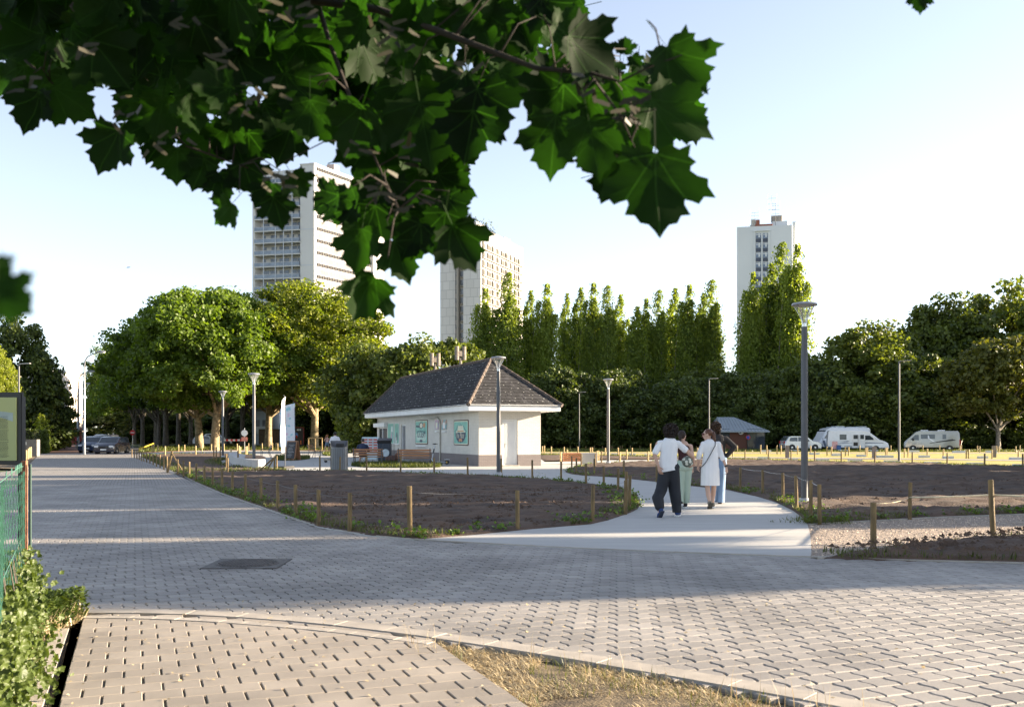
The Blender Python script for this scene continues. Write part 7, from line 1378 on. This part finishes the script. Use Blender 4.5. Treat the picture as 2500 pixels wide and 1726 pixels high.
# motorhome with rounded nose, facing right and slightly to the camera
def motorhome():
    g = G(2084, 1098.8); prof = [(-3.1, .45), (-3.15, 1.2), (-3.05, 2.7), (-2.9, 2.85), (1.0, 2.85), (1.5, 2.72), (1.95, 2.4), (2.9, 1.55), (3.5, 1.32), (3.85, 1.05), (3.95, .7), (3.85, .38), (1.0, .35)]
    sw = [([(-1.75, 1.55), (-1.75, 2.3), (-.95, 2.3), (-.95, 1.55)], None), ([(1.15, 1.5), (1.15, 2.15), (1.75, 2.15), (2.35, 1.55)], None), ([(-2.7, .95), (-1.2, 1.15), (.1, 1.12), (-1.4, 1.05)], M_bl), ([(.2, 1.18), (3.3, 1.12), (3.3, 1.06), (.2, 1.06)], M_bl), ([(-3.0, 1.35), (-.9, 1.25), (-.5, 1.4), (-1.6, 1.32)], M_bl)]
    t = vehicle('motorhome', (g.x, g.y, -.05), -.22, 'white motorhome with open side door and blue decals', 'motorhome', prof, 2.2, M_mhw, (-2.2, 2.45), .34, side_win=sw, front_glass={'windscreen': (2.88, 1.6, 2.0, 2.36, 1)}, tum=.95)
    lamp(t, 'side_door', (.1, -1.13, 1.35), (.75, .06, 1.9), M_mhw); lamp(t, 'door_window', (.1, -1.17, 1.95), (.5, .03, .55), M_glass); lamp(t, 'door_window', (.1, -1.17, .95), (.5, .03, .5), M_black); lamp(t, 'open_door', (.82, -1.35, 1.35), (.7, .06, 1.9), M_mhw); lamp(t, 'door_window', (.82, -1.39, 1.95), (.42, .03, .6), M_glass); lamp(t, 'side_window', (1.02 - .12, -1.10, 1.95), (.3, .04, .65), M_glass)
    for y in (-.85, .85): lamp(t, 'headlight', (3.75, y, 1.02), (.22, .4, .16), M_hl); lamp(t, 'indicator', (3.45, y * 1.2, 1.08), (.3, .12, .14), M_amb); lamp(t, 'mirror', (2.25, y * 1.42, 1.7), (.18, .2, .34), M_mhw)
    lamp(t, 'bumper', (3.85, 0, .5), (.25, 2.0, .3), M_mhw); lamp(t, 'number_plate', (3.99, 0, .62), (.02, .5, .12), M_plate)
    lamp(t, 'lower_skirt', (.4, -1.085, .55), (3.2, .03, .3), pm('skirt_grey', (.35, .36, .38), .5))
    return g
motorhome()
bpy.data.objects['motorhome'].scale = (.84, .86, .73)
def motorhome2():
    g = G(2056, 1096.0); prof = [(-3.3, .45), (-3.35, 1.2), (-3.3, 2.9), (-3.1, 3.1), (2.0, 3.1), (2.5, 2.95), (2.9, 2.5), (3.15, 1.9), (3.6, 1.2), (3.75, .8), (3.7, .38), (1.0, .35)]
    sw = [([(2.2, 1.5), (2.25, 2.4), (2.6, 2.4), (3.05, 1.6)], None), ([(1.3, 1.55), (1.3, 2.3), (1.8, 2.3), (1.8, 1.55)], None), ([(-2, 1.6), (-2, 2.3), (-1, 2.3), (-1, 1.6)], None)]
    t = vehicle('motorhome', (g.x, g.y, -.05), math.pi + .15, 'tall white motorhome with roof boxes behind the one with open door', 'motorhome', prof, 2.3, M_mhw, (-2.2, 2.45), .34, side_win=sw, front_glass={'windscreen': (3.1, 1.9, 2.75, 2.75, 1)}, tum=.96)
    for x, w_, h in ((.6, 1.2, .22), (-1.2, 1.8, .14), (-2.6, .9, .2), (1.6, .6, .12)): lamp(t, 'roof_box', (x, 0, 3.1 + h / 2), (w_, 1.2, h), pm('roofbox', (.45, .5, .52), .4))
    for y in (-.85, .85): lamp(t, 'headlight', (3.62, y, 1.02), (.22, .4, .16), M_hl)
motorhome2()
bpy.data.objects['motorhome.001'].scale = (.86, .9, .78)
def bicycle(px, py, label):
    g = G(px, py); t = empty('bicycle', (g.x, g.y, .2), 1.25, label, 'bicycle')
    for x in (-.52, .52):
        m = MB(); pts = [(x + .33 * math.cos(a * .3142), 0, .34 + .33 * math.sin(a * .3142)) for a in range(21)]; m.tube(pts, .02, 5, cap=False); m.build('wheel', M_bl, t)
    m = MB(); m.tube([(-.52, 0, .34), (-.15, 0, .85), (.38, 0, .85), (.0, 0, .32), (-.52, 0, .34)], .018, 5); m.tube([(.52, 0, .34), (.36, 0, .98)], .018, 5); m.tube([(-.15, 0, .85), (-.2, 0, 1.0)], .016, 5); m.build('frame', M_black, t); m = MB(); m.box((-.2, 0, 1.01), (.24, .12, .05)); m.build('saddle', M_black, t)
bicycle(2009, 1098.2, 'dark bicycle leaning at the left end of the white motorhomes')
g = G(2038, 1100); m = MB(); m.box((g.x, g.y, .55), (.55, .04, .75)); tag(m.build('striped_towel', M_tow1), 'red and white striped towel hanging beside the open motorhome door', 'towel'); g = G(2047, 1100); t = empty('camping_box', (g.x, g.y, 0), 0, 'small blue camping box beside the striped towel', 'box'); lamp(t, 'box_body', (0, 0, .25), (.4, .4, .5), pm('blue_box', (.03, .1, .3), .5)); lamp(t, 'lid', (0, 0, .53), (.44, .44, .06), M_bl)
def fchair(px, py, rz, label):
    g = G(px, py); t = empty('camping_chair', (g.x, g.y, -.05), rz, label, 'chair'); mt = pm('camp_blue', (.04, .06, .10), .8); lamp(t, 'seat', (0, 0, .42), (.5, .45, .05), mt); m = MB(); m.box((0, .28, .75), (.5, .05, .65), M=Matrix.Rotation(-.3, 3, 'X')); m.build('backrest', mt, t)
    for x in (-.24, .24):
        for y in (-.2, .2): m = MB(); m.tube([(x, y, 0), (x, -y, .45)], .018, 5); m.build('leg', M_dkmet, t)
fchair(2020, 1099.7, .9, 'dark blue folding camping chair in front of the white motorhome')
def camper():
    g = G(2275, 1099.0); prof = [(-2.95, .42), (-3.0, 1.1), (-2.92, 2.3), (-2.75, 2.55), (1.3, 2.55), (1.7, 2.42), (2.45, 1.65), (2.85, 1.25), (3.0, .9), (2.98, .4)]
    sw = [([(1.35, 1.35), (1.4, 2.05), (1.75, 2.05), (2.35, 1.4)], None), ([(-.35, 1.55), (-.35, 2.1), (1.15, 2.1), (1.15, 1.55)], None), ([(-1.55, 1.5), (-1.55, 2.1), (-1.15, 2.1), (-1.15, 1.5)], None), ([(-.2, 1.12), (.4, 1.55), (.5, 2.12), (.34, 2.12), (.22, 1.6), (-.45, 1.12)], M_mhw), ([(-2.6, 1.35), (.2, .95), (.2, 1.02), (-2.2, 1.5)], M_black)]
    t = vehicle('camper_van', (g.x, g.y, -.05), 2.72, 'champagne camper van with dark windows and silver swoosh, parked facing left', 'camper van', prof, 2.05, M_beige, (-1.9, 2.0), .34, side_win=sw, front_glass={'windscreen': (2.4, 1.68, 1.78, 2.36, 1), 'rear_window': (-2.965, 1.6, -2.935, 2.2, -1)}, tum=.93, lower=1.0)
    for y in (-.93, .93): lamp(t, 'tail_light', (-2.98, y, 1.05), (.1, .14, .75), M_red); lamp(t, 'mirror', (2.0, y * 1.2, 1.45), (.18, .2, .34), M_black); lamp(t, 'headlight', (2.85, y * .85, 1.0), (.2, .35, .3), M_hl)
    lamp(t, 'rear_bumper', (-3.05, 0, .5), (.2, 1.95, .2), M_black); lamp(t, 'number_plate', (-3.01, 0, .95), (.02, .5, .12), M_plate); lamp(t, 'roof_hatch', (-1.0, 0, 2.6), (.8, .6, .12), M_mhw); lamp(t, 'roof_hatch', (.8, 0, 2.6), (.8, .6, .12), M_mhw)
    m = MB(); m.box((-3.12, 0, .72), (.03, 1.5, .04)); m.tube([(-3.1, -.6, .7), (-3.25, -.6, 1.35)], .02, 5); m.tube([(-3.1, .6, .7), (-3.25, .6, 1.35)], .02, 5); m.build('rear_rack', M_silver, t)
camper()
bpy.data.objects['camper_van'].scale = (.88, .9, .80)
def lorry():
    g = G(719, 1092); t = empty('box_lorry', (g.x, g.y, -.1), 0, 'dark lorry with red-framed back behind the plane trunks', 'lorry')
    red = pm('deep_red', (.16, .01, .012), .4); dk = pm('lorry_black', (.015, .015, .017), .5); br = pm('curtain_brown', (.07, .045, .02), .7, var=.2, scale=3)
    lamp(t, 'side_curtain', (-4.6, 1.2, 2.2), (5.4, 2.2, 2.9), br); lamp(t, 'rear_door', (.0, .0, 2.35), (3.6, .2, 3.1), dk); 
    for x in (-1.85, 1.85): lamp(t, 'frame_post', (x, -.02, 2.35), (.18, .26, 3.3), red)
    lamp(t, 'frame_bar', (0, -.02, 3.95), (3.88, .26, .16), red); lamp(t, 'bumper', (0, .05, .6), (3.6, .3, .35), dk)
    m = MB(); rnd = random.Random(2)
    for i in range(9): m.box((-1.2 + i * .3, -.12, 3.5), (.2, .02, .3)) if i != 5 else None
    each(m, 'letter_mark', M_white, t)
    m = MB(); m.lathe([(.42, -.01), (.42, .01)], 20, (.35, -.13, 2.55), M=Matrix.Rotation(math.pi / 2, 3, 'X')); m.build('blue_emblem', pm('emb_blue', (.08, .2, .45), .5), t); m = MB(); m.box((.45, -.15, 2.2), (.3, .02, .5)); m.build('red_emblem', M_red, t)
    for x in (-1.5, 1.3): lamp(t, 'lamp_strip', (x, -.12, 1.1), (.22, .04, .75), M_amb)
    for x in (-1.2, 1.2):
        m = MB(); m.lathe([(.3, -.15), (.48, -.15), (.48, .15), (.3, .15)], 18, (x, .6, .48), M=Matrix.Rotation(math.pi / 2, 3, 'Y')); m.build('wheel', M_black, t)
lorry()
bpy.data.objects['box_lorry'].scale = (.62, .62, .66)
def redbus():
    g = G(153, 1091); t = empty('red_van', (g.x, g.y, 0), 0, 'small red van far down the avenue between hedge and street lights', 'van'); r = pm('bus_red', (.42, .05, .05), .4); lamp(t, 'body', (0, 1.5, 1.4), (1.95, 4, 2.2), r); lamp(t, 'rear_window', (0, -.52, 1.75), (1.5, .05, .6), M_glass); lamp(t, 'bumper', (0, -.5, .45), (1.9, .2, .3), M_mhw); lamp(t, 'number_plate', (0, -.56, 1.1), (.5, .03, .14), M_plate)
    for x in (-.8, .8): m = MB(); m.lathe([(.1, -.12), (.32, -.12), (.32, .12), (.1, .12)], 14, (x, .3, .32), M=Matrix.Rotation(math.pi / 2, 3, 'Y')); m.build('wheel', M_black, t)
redbus()
# ================================================================== the maple overhead: branches and leaves reach into the view from above
def maple_outline():
    half = [(0, .0), (.10, -.07), (.20, -.085), (.30, -.05), (.44, -.10), (.425, .02), (.52, .09), (.45, .14), (.445, .19), (.53, .25), (.66, .29), (.655, .38), (.74, .53), (.60, .51), (.53, .60), (.44, .56), (.36, .54), (.35, .60), (.41, .74), (.29, .75), (.23, .85), (.13, .87), (.06, .95), (0, 1.04)]
    return half
LEAF2 = None
def leaf_template():
    h = maple_outline(); c = []
    right = h; left = [(-x, y) for x, y in h[::-1][1:-1]]; out = right + left; n = len(out)
    c0 = (0, .22); V = [(x, y, 0) for x, y in out]
    for k_ in (.68, .34): V += [(c0[0] + (x - c0[0]) * k_, c0[1] + (y - c0[1]) * k_, 0) for x, y in out]
    V += [(0, .22, 0)]; c_ = 3 * n; F = []
    for l in range(2): F += [(i + l * n, (i + 1) % n + l * n, (i + 1) % n + (l + 1) * n, i + (l + 1) * n) for i in range(n)]
    F += [(i + 2 * n, (i + 1) % n + 2 * n, c_) for i in range(n)]
    k = len(V); V += [(-.008, 0, 0), (.008, 0, 0), (.012, -.55, -.06), (-.012, -.55, -.06)]; F += [(k, k + 3, k + 2, k + 1)]
    return np.array(V, float), F, n
def maple_leafmat():
    m, t, p = newmat('maple_leaf'); L = t.links; ge = N(t, 'ShaderNodeNewGeometry'); uvn = N(t, 'ShaderNodeUVMap'); uvn.uv_map = 'UVMap'
    cr = N(t, 'ShaderNodeValToRGB'); e = cr.color_ramp.elements; e[0].color = (.004, .012, .003, 1); e[1].color = (.015, .042, .006, 1); L.new(ge.outputs['Random Per Island'], cr.inputs[0])
    nz = N(t, 'ShaderNodeTexNoise'); nz.inputs['Scale'].default_value = 3.5; nz.inputs['Detail'].default_value = 4; L.new(uvn.outputs[0], nz.inputs[0]); mr = N(t, 'ShaderNodeMapRange'); mr.inputs[3].default_value = .7; mr.inputs[4].default_value = 1.25; L.new(nz.outputs[0], mr.inputs[0])
    sc = N(t, 'ShaderNodeVectorMath', operation='SCALE'); L.new(cr.outputs[0], sc.inputs[0]); L.new(mr.outputs[0], sc.inputs['Scale'])
    # five veins from the leaf base
    sp = N(t, 'ShaderNodeSeparateXYZ'); L.new(uvn.outputs[0], sp.inputs[0]); prev = None
    for a in (0, .62, -.62, 1.35, -1.35):
        dx, dy = math.sin(a), math.cos(a); cx = N(t, 'ShaderNodeMath', operation='MULTIPLY'); cx.inputs[1].default_value = dy; L.new(sp.outputs[0], cx.inputs[0]); cy = N(t, 'ShaderNodeMath', operation='MULTIPLY_ADD'); cy.inputs[1].default_value = -dx; L.new(sp.outputs[1], cy.inputs[0]); L.new(cx.outputs[0], cy.inputs[2]); ab = N(t, 'ShaderNodeMath', operation='ABSOLUTE'); L.new(cy.outputs[0], ab.inputs[0])
        dt = N(t, 'ShaderNodeMath', operation='MULTIPLY'); dt.inputs[1].default_value = dx; L.new(sp.outputs[0], dt.inputs[0]); d2 = N(t, 'ShaderNodeMath', operation='MULTIPLY_ADD'); d2.inputs[1].default_value = dy; L.new(sp.outputs[1], d2.inputs[0]); L.new(dt.outputs[0], d2.inputs[2]); neg = N(t, 'ShaderNodeMath', operation='LESS_THAN'); neg.inputs[1].default_value = 0; L.new(d2.outputs[0], neg.inputs[0]); ad = N(t, 'ShaderNodeMath', operation='ADD'); L.new(ab.outputs[0], ad.inputs[0]); L.new(neg.outputs[0], ad.inputs[1])
        if prev is None: prev = ad.outputs[0]
        else: mi = N(t, 'ShaderNodeMath', operation='MINIMUM'); L.new(prev, mi.inputs[0]); L.new(ad.outputs[0], mi.inputs[1]); prev = mi.outputs[0]
    vm = N(t, 'ShaderNodeMapRange'); vm.inputs[1].default_value = .006; vm.inputs[2].default_value = .016; vm.inputs[3].default_value = 1; vm.inputs[4].default_value = 0; L.new(prev, vm.inputs[0])
    mx = N(t, 'ShaderNodeMix', data_type='RGBA'); L.new(vm.outputs[0], mx.inputs[0]); L.new(sc.outputs[0], mx.inputs[6]); mx.inputs[7].default_value = (.018, .048, .010, 1)
    L.new(mx.outputs[2], p.inputs['Base Color']); p.inputs['Roughness'].default_value = .6; setin(p, 'Specular IOR Level', .12)
    b = N(t, 'ShaderNodeBump'); b.inputs['Strength'].default_value = .4; b.inputs['Distance'].default_value = .004; L.new(vm.outputs[0], b.inputs['Height']); L.new(b.outputs[0], p.inputs['Normal'])
    tr = N(t, 'ShaderNodeBsdfTranslucent'); m2 = N(t, 'ShaderNodeMix', data_type='RGBA', blend_type='MULTIPLY'); m2.inputs[0].default_value = 1; L.new(mx.outputs[2], m2.inputs[6]); m2.inputs[7].default_value = (1.5, 2.0, .5, 1); L.new(m2.outputs[2], tr.inputs[0]); ms = N(t, 'ShaderNodeMixShader'); ms.inputs[0].default_value = .45; L.new(p.outputs[0], ms.inputs[1]); L.new(tr.outputs[0], ms.inputs[2]); L.new(ms.outputs[0], t.nodes['Material Output'].inputs[0]); return m
def leaves_mesh(name, items, mat, seed):
    """items: (position of the leaf base, size, tip direction, face normal)"""
    T, F, n = leaf_template(); rng = np.random.default_rng(seed); Vs = np.zeros((len(items), len(T), 3))
    for i, (p, s, d, nm) in enumerate(items):
        d = V3(d).normalized(); nm = V3(nm); nm = (nm - d * nm.dot(d)).normalized(); u = d.cross(nm); loc = T.copy(); fold = rng.uniform(.05, .45); curl = rng.uniform(-.35, .25); wv = rng.uniform(-.08, .08)
        loc[:, 0] *= rng.uniform(.85, 1.1)
        z = (np.sqrt(loc[:, 0] ** 2 + .006) - .08) * fold + .10 * np.sin(np.arctan2(loc[:, 0], loc[:, 1] - .05) * 5 + wv * 30) * np.hypot(loc[:, 0], loc[:, 1] - .2) * .6 + curl * loc[:, 1] ** 2 * (loc[:, 1] > 0) + wv * np.sin(loc[:, 0] * 6 + loc[:, 1] * 4) - .06 * np.sin(loc[:, 1] * 5)
        R = np.array([[u.x, d.x, nm.x], [u.y, d.y, nm.y], [u.z, d.z, nm.z]]); loc[:, 2] += z; Vs[i] = (loc @ R.T) * s + np.array(p)
    me = template_mesh(name, Vs, F, mat, True); uvl = me.uv_layers.new(name='UVMap'); li = np.zeros(len(me.loops), np.int32); me.loops.foreach_get('vertex_index', li); uvl.data.foreach_set('uv', T[li % len(T)][:, :2].astype(np.float32).ravel()); return me
def maple():
    mt = maple_leafmat(); bark = pm('twig_bark', (.022, .016, .013), .9, var=.3, scale=30); t = empty('maple_tree', (-3.4, -2.2, 0), 0, 'maple whose dark leafy branches hang in from the top', 'tree'); off = V3((3.4, 2.2, 0)); rnd = random.Random(11); rng = np.random.default_rng(11)
    D = lambda x, y, Y: at(x * 1.0813, y * 1.0813, Y) + off
    m = MB(); m.tube([(0, 0, -.1), (0, 0, .4), (.05, .05, 2.0), (.1, .1, 3.6), (.3, .3, 6.5)], [.3, .22, .19, .17, .06], 14); m.build('trunk', M_barkd, t, smooth='auto')
    br = []
    top = V3((.1, .1, 3.5))
    br.append(([top, V3((1.6, 2.2, 3.9)), D(430, -260, 2.2), D(700, 0, 1.9), D(850, 22, 1.85), D(1000, 75, 1.75), D(1210, 155, 1.65), D(1330, 165, 1.6), D(1400, 185, 1.55)], [.09, .06, .03, .018, .015, .012, .0085, .006, .004]))
    br.append(([D(640, -60, 1.95), D(715, 0, 1.95), D(745, 100, 1.9), D(790, 220, 1.85), D(830, 320, 1.8), D(870, 410, 1.75), D(905, 480, 1.75)], [.014, .011, .009, .0075, .006, .004, .002]))
    br.append(([top, V3((1.0, 1.9, 3.4)), D(60, -200, 2.2), D(120, -40, 2.1), D(250, 120, 2.0), D(330, 240, 1.95), D(420, 330, 1.9), D(560, 380, 1.9)], [.07, .045, .02, .014, .011, .008, .005, .003]))
    br.append(([D(330, -100, 2.2), D(420, 60, 2.1), D(520, 170, 2.0), D(575, 260, 2.0), D(590, 400, 1.95)], [.014, .01, .007, .005, .003]))
    br.append(([D(-60, -60, 2.2), D(0, 60, 2.1), D(60, 140, 2.05), D(120, 190, 2.0)], [.012, .009, .006, .003]))
    br.append(([D(1400, 185, 1.55), D(1470, 150, 1.55), D(1540, 125, 1.55)], [.004, .003, .002])); br.append(([D(1330, 165, 1.6), D(1400, 260, 1.55), D(1440, 350, 1.55)], [.005, .004, .002])); br.append(([top, V3((2.0, .8, 4.1)), V3((4.5, 1.8, 4.6)), V3((6.3, 2.2, 4.8))], [.08, .06, .03, .01])); br.append(([top, V3((-.8, 2.0, 3.3)), V3((-1.5, 3.2, 3.0))], [.06, .03, .01]))
    # near-left low twig bearing the blurred leaf
    m = MB()
    for p, r_ in br: m.tube(p, [r_i * (1 if r_i > .02 else .5) for r_i in r_], 7)
    items = []
    cam_ = V3((0, 0, EYE)) + off
    def add(x, y, Y, size_px, ang, tilt=0.0, yaw=0.0, petiole=True):
        """ang: direction of the tip in the picture plane, degrees from straight down, + to the right"""
        p = D(x, y, Y); s = size_px * 1.0813 * Y / FPX * .86; a = math.radians(ang); d = V3((math.sin(a), tilt, -math.cos(a))); nm = V3((yaw, -1, .25)); d.normalize(); base = p - d * s * .42; items.append((base, s, d, nm))
    # leaves that make the outline, placed one by one
    for q in [(1540, 155, 1.55, 165, 35), (1530, 260, 1.5, 190, 60), (1480, 430, 1.45, 230, 0), (1390, 400, 1.6, 150, -25), (1340, 330, 1.55, 160, 10), (1250, 320, 1.6, 165, -5), (1240, 230, 1.65, 140, -40), (1440, 300, 1.7, 130, 20), (1330, 250, 1.7, 130, 0), (1410, 105, 1.7, 48, 175), (1435, 140, 1.7, 42, 30), (1330, 120, 1.6, 170, 60, .5), (1280, 70, 1.75, 100, 75, .4), (1250, 30, 1.8, 120, 40),
              (1100, 250, 1.75, 150, 25), (1060, 300, 1.7, 140, -10), (1150, 190, 1.8, 110, 40), (1010, 240, 1.8, 170, -20), (960, 300, 1.75, 190, 10), (1025, 470, 1.75, 90, 35), (1020, 410, 1.8, 100, 60), (1040, 550, 1.6, 130, 25, .6), (1000, 520, 1.7, 110, -10, .3), (930, 540, 1.7, 110, -30), (905, 585, 1.7, 115, 20), (825, 665, 1.6, 125, -35, .3, .8), (830, 510, 1.75, 135, -20), (810, 560, 1.7, 120, -10), (775, 470, 1.75, 100, -75, .3), (740, 455, 1.7, 95, -70, .6), (870, 450, 1.8, 130, 0), (950, 430, 1.85, 120, 10), (990, 370, 1.85, 100, 30),
              (625, 475, 1.8, 88, 15), (600, 440, 1.85, 80, -30), (510, 480, 1.8, 75, -45, .5), (672, 415, 1.8, 70, 30, .6), (560, 400, 1.9, 95, 20), (500, 420, 1.9, 85, 10), (450, 390, 1.9, 90, -20), (400, 370, 1.9, 100, 0), (355, 330, 1.95, 95, -30), (245, 335, 1.85, 125, -30), (320, 290, 1.9, 110, -45), (290, 240, 2.0, 90, -40), (160, 225, 1.9, 130, 55), (70, 245, 1.9, 120, -25), (110, 210, 2.0, 120, 0), (30, 180, 2.1, 110, -40), (190, 170, 2.0, 90, 60), (700, 270, 1.8, 120, 0), (640, 320, 1.9, 110, -25), (740, 290, 1.9, 95, 20), (560, 340, 1.95, 110, 0), (480, 330, 1.95, 120, -10), (850, 350, 1.85, 150, 5), (910, 250, 1.85, 160, 0), (1180, 60, 1.85, 120, 15), (1230, -10, 1.8, 120, 30), (1400, 215, 1.75, 110, 0), (1300, 190, 1.75, 120, -30), (2078, 2, 1.6, 62, 0)]:
        add(*q)
    # the near, out-of-focus leaf at the left edge
    p = V3((0, 0, 0)); q = at(-30, 700, .46) + off; items.append((q, .026, V3((.75, .1, -.5)), V3((0, -1, .3)))); q = at(-12, 636, .42) + off; items.append((q, .009, V3((.3, .1, -.3)), V3((0, -1, .2))))
    nm_ = len(items)
    # filling mass: random leaves within the outline, at varied depth
    mass = [(-60, -60), (1300, -60), (1290, 60), (1330, 100), (1430, 170), (1560, 130), (1560, 240), (1520, 300), (1460, 380), (1390, 400), (1340, 370), (1270, 330), (1220, 280), (1200, 190), (1150, 170), (1120, 230), (1060, 300), (1030, 380), (1030, 450), (1000, 520), (940, 540), (880, 500), (840, 500), (830, 420), (800, 300), (700, 220), (640, 340), (560, 350), (430, 310), (330, 250), (290, 190), (240, 140), (150, 110), (150, 200), (60, 220), (-60, 160)]
    n = 0
    while n < 540:
        x, y = rnd.uniform(-80, 1580), rnd.uniform(-80, 560)
        if not inpoly(np.array([x]), np.array([y]), mass)[0]: continue
        if x > 1150 and rnd.random() < .5: continue
        if y > 330 and rnd.random() < .4: continue
        Y = rnd.uniform(1.75, 3.4) if y < 380 else rnd.uniform(1.8, 2.3); add(x, y, Y, rnd.uniform(.075, .12) * FPX / Y / 1.0813, rnd.gauss(0, 50), rnd.uniform(-.5, .8), rnd.uniform(-.8, .8)); n += 1
    # crown above and beside the view, so that the tree is whole from elsewhere and shades its own lower leaves
    for i in range(3600):
        a = rnd.uniform(0, 6.28); r_ = 5.2 * math.sqrt(rnd.random()); x = 1.9 + r_ * math.cos(a) * 1.1; y = 1.3 + r_ * math.sin(a) * .75; z = rnd.uniform(2.7, 5.8); wp = V3((x, y, z)) - off
        if wp.y > .25:
            px = 1250 + wp.x * FPX / wp.y; py = HOR - (z - EYE) * FPX / wp.y
            if -150 < px < 2650 and py > -150: continue
        items.append((V3((x, y, z)), rnd.uniform(.10, .17), V3((rnd.uniform(-1, 1), rnd.uniform(-1, 1), -.7)), V3((rnd.uniform(-.6, .6), rnd.uniform(-.6, .6), 1))))
    # twigs from the branches to the leaves placed by hand
    bp = [V3(p) for P, _ in br for p in P]
    dense = []
    for P, _ in br:
        for a, b in zip(P[:-1], P[1:]):
            for k in range(8): dense.append(V3(a).lerp(V3(b), k / 8))
    for it in items[:nm_ - 2]:
        e = V3(it[0]) - it[2].normalized() * it[1] * .5; q = min(dense, key=lambda v: (v - e).length); 
        if (q - e).length < .4: m.tube([q, q.lerp(e, .5) + V3((0, 0, .02)), e], [.0018, .0013, .0009], 5)
    m.build('branches', bark, t, smooth=True)
    o = link('leaves', leaves_mesh('leaves', items, mt, 5), t)
    # bunches of winged seeds
    sd = pm('samara', (.028, .024, .009), .6, var=.3, scale=20, island=.4); V = []
    for (x, y, n_) in [(1440, 235, 26), (1395, 265, 20), (1340, 190, 14), (1480, 215, 12), (880, 60, 12), (905, 110, 10), (640, 20, 12), (690, 30, 10), (400, 45, 8), (190, 110, 10), (70, 180, 10), (300, 270, 10), (380, 310, 10), (640, 410, 14), (600, 200, 12), (545, 230, 12), (870, 430, 14), (940, 470, 12), (905, 350, 10), (500, 130, 12), (1020, 150, 12), (830, 350, 8)]:
        for k in range(int(n_ * .6)):
            Y = rnd.uniform(1.5, 1.66) if x > 1200 else rnd.uniform(1.6, 1.75); c = D(x + rnd.gauss(0, 26), y + rnd.gauss(0, 16), Y); d = V3((rnd.uniform(-1, 1), rnd.uniform(-.5, .5), rnd.uniform(-.6, .3))).normalized(); u = d.cross(V3((0, -1, .2))).normalized(); s = rnd.uniform(.018, .028)
            V.append([c - u * .003, c + u * .004, c + d * s * .45 + u * s * .2, c + d * s + u * s * .16, c + d * s * 1.05 - u * s * .02, c + d * s * .5 - u * s * .10])
    so_ = link('seeds', template_mesh('seeds', np.array([[tuple(q) for q in v] for v in V]), [(0, 1, 2, 3, 4, 5)], sd), t); so_['kind'] = 'stuff'
maple()
# ------------------------------------------------------------------ ivy and low plants by the fence
def ivy():
    rng = np.random.default_rng(31); mi = leafmat('ivy_leaves', (.018, .042, .006), (.068, .098, .016), trans=.3, clump=3.0, tcol=(1.4, 1.4, .5)); n = 4200; x = FLN * rng.random(n) ; z = .55 * rng.random(n) ** 1.4; u = np.array(FU); nr = np.array([FU.y, -FU.x, 0]); wd = .09 * (1 - z / .8) + .03
    side = -1 if nr[0] < 0 else 1; P = np.array(FA) + x[:, None] * u + side * nr * (rng.normal(size=n) * wd + .03)[:, None] + np.stack([0 * z, 0 * z, z * (.7 + .6 * vnoise(x, x * 0, .4, 3))], 1)
    t = empty('ivy_plant', tuple(FA), 0, 'ivy with green and yellowing leaves on the wire fence', 'plant'); T, F, k = leaf_template(); items = [(V3(p) - V3(tuple(FA)), float(rng.uniform(.022, .05)), V3((rng.normal(), rng.normal(), -.8)), V3((rng.normal() * .6 + .6, -.8, .4))) for p in P]; link('leaves', leaves_mesh('leaves', items, mi, 3), t); m = MB()
    for i in range(14): a = rng.random() * FLN; b = V3(u) * a; m.tube([b + V3((0, 0, -.05)), b + V3((.05, 0, .3)), b + V3((-.03, .03, .7))], [.008, .006, .003], 5)
    m.build('stems', M_barkd, t)
    # ground cover between fence and pavement edging
    poly = [(-4.4, 9.0), (-3.75, 8.7), tuple(uv(u0s - .30, 8.4)), tuple(uv(u0s - .26, 7.2)), tuple(uv(u0s - .26, 5.4)), (-3.0, 5.2), (-3.9, 7)]; p = scatter_poly(poly, 11000, rng); h = .10 + .28 * vnoise(p[:, 0] + 20, p[:, 1] + 20, .5, 8); zz = rng.random(len(p)) ** .7 * h - .05; items = [(V3((a, b, c)), float(rng.uniform(.02, .048)), V3((rng.normal(), rng.normal(), .1)), V3((rng.normal() * .5, rng.normal() * .5 - .3, 1))) for (a, b), c in zip(p, zz)]
    o = link('ground_cover', leaves_mesh('ground_cover', items, mi, 4)); o['kind'] = 'stuff'; o['label'] = 'leafy ground cover of ivy and weeds left of the pavement'
    q = scatter_poly(poly, 3000, rng); P = np.concatenate([q, np.full((len(q), 1), -.04)], 1); stuff('ground_cover_grass', blades(P, .2, .004, 1.2, rng), BF, M_straw, 'dry grass among the ground cover left of the pavement')
ivy()
for o in bpy.data.objects:
    if 'used' in o.keys(): del o['used']
for o in bpy.data.objects:
    if 'used' in o.keys(): del o['used']
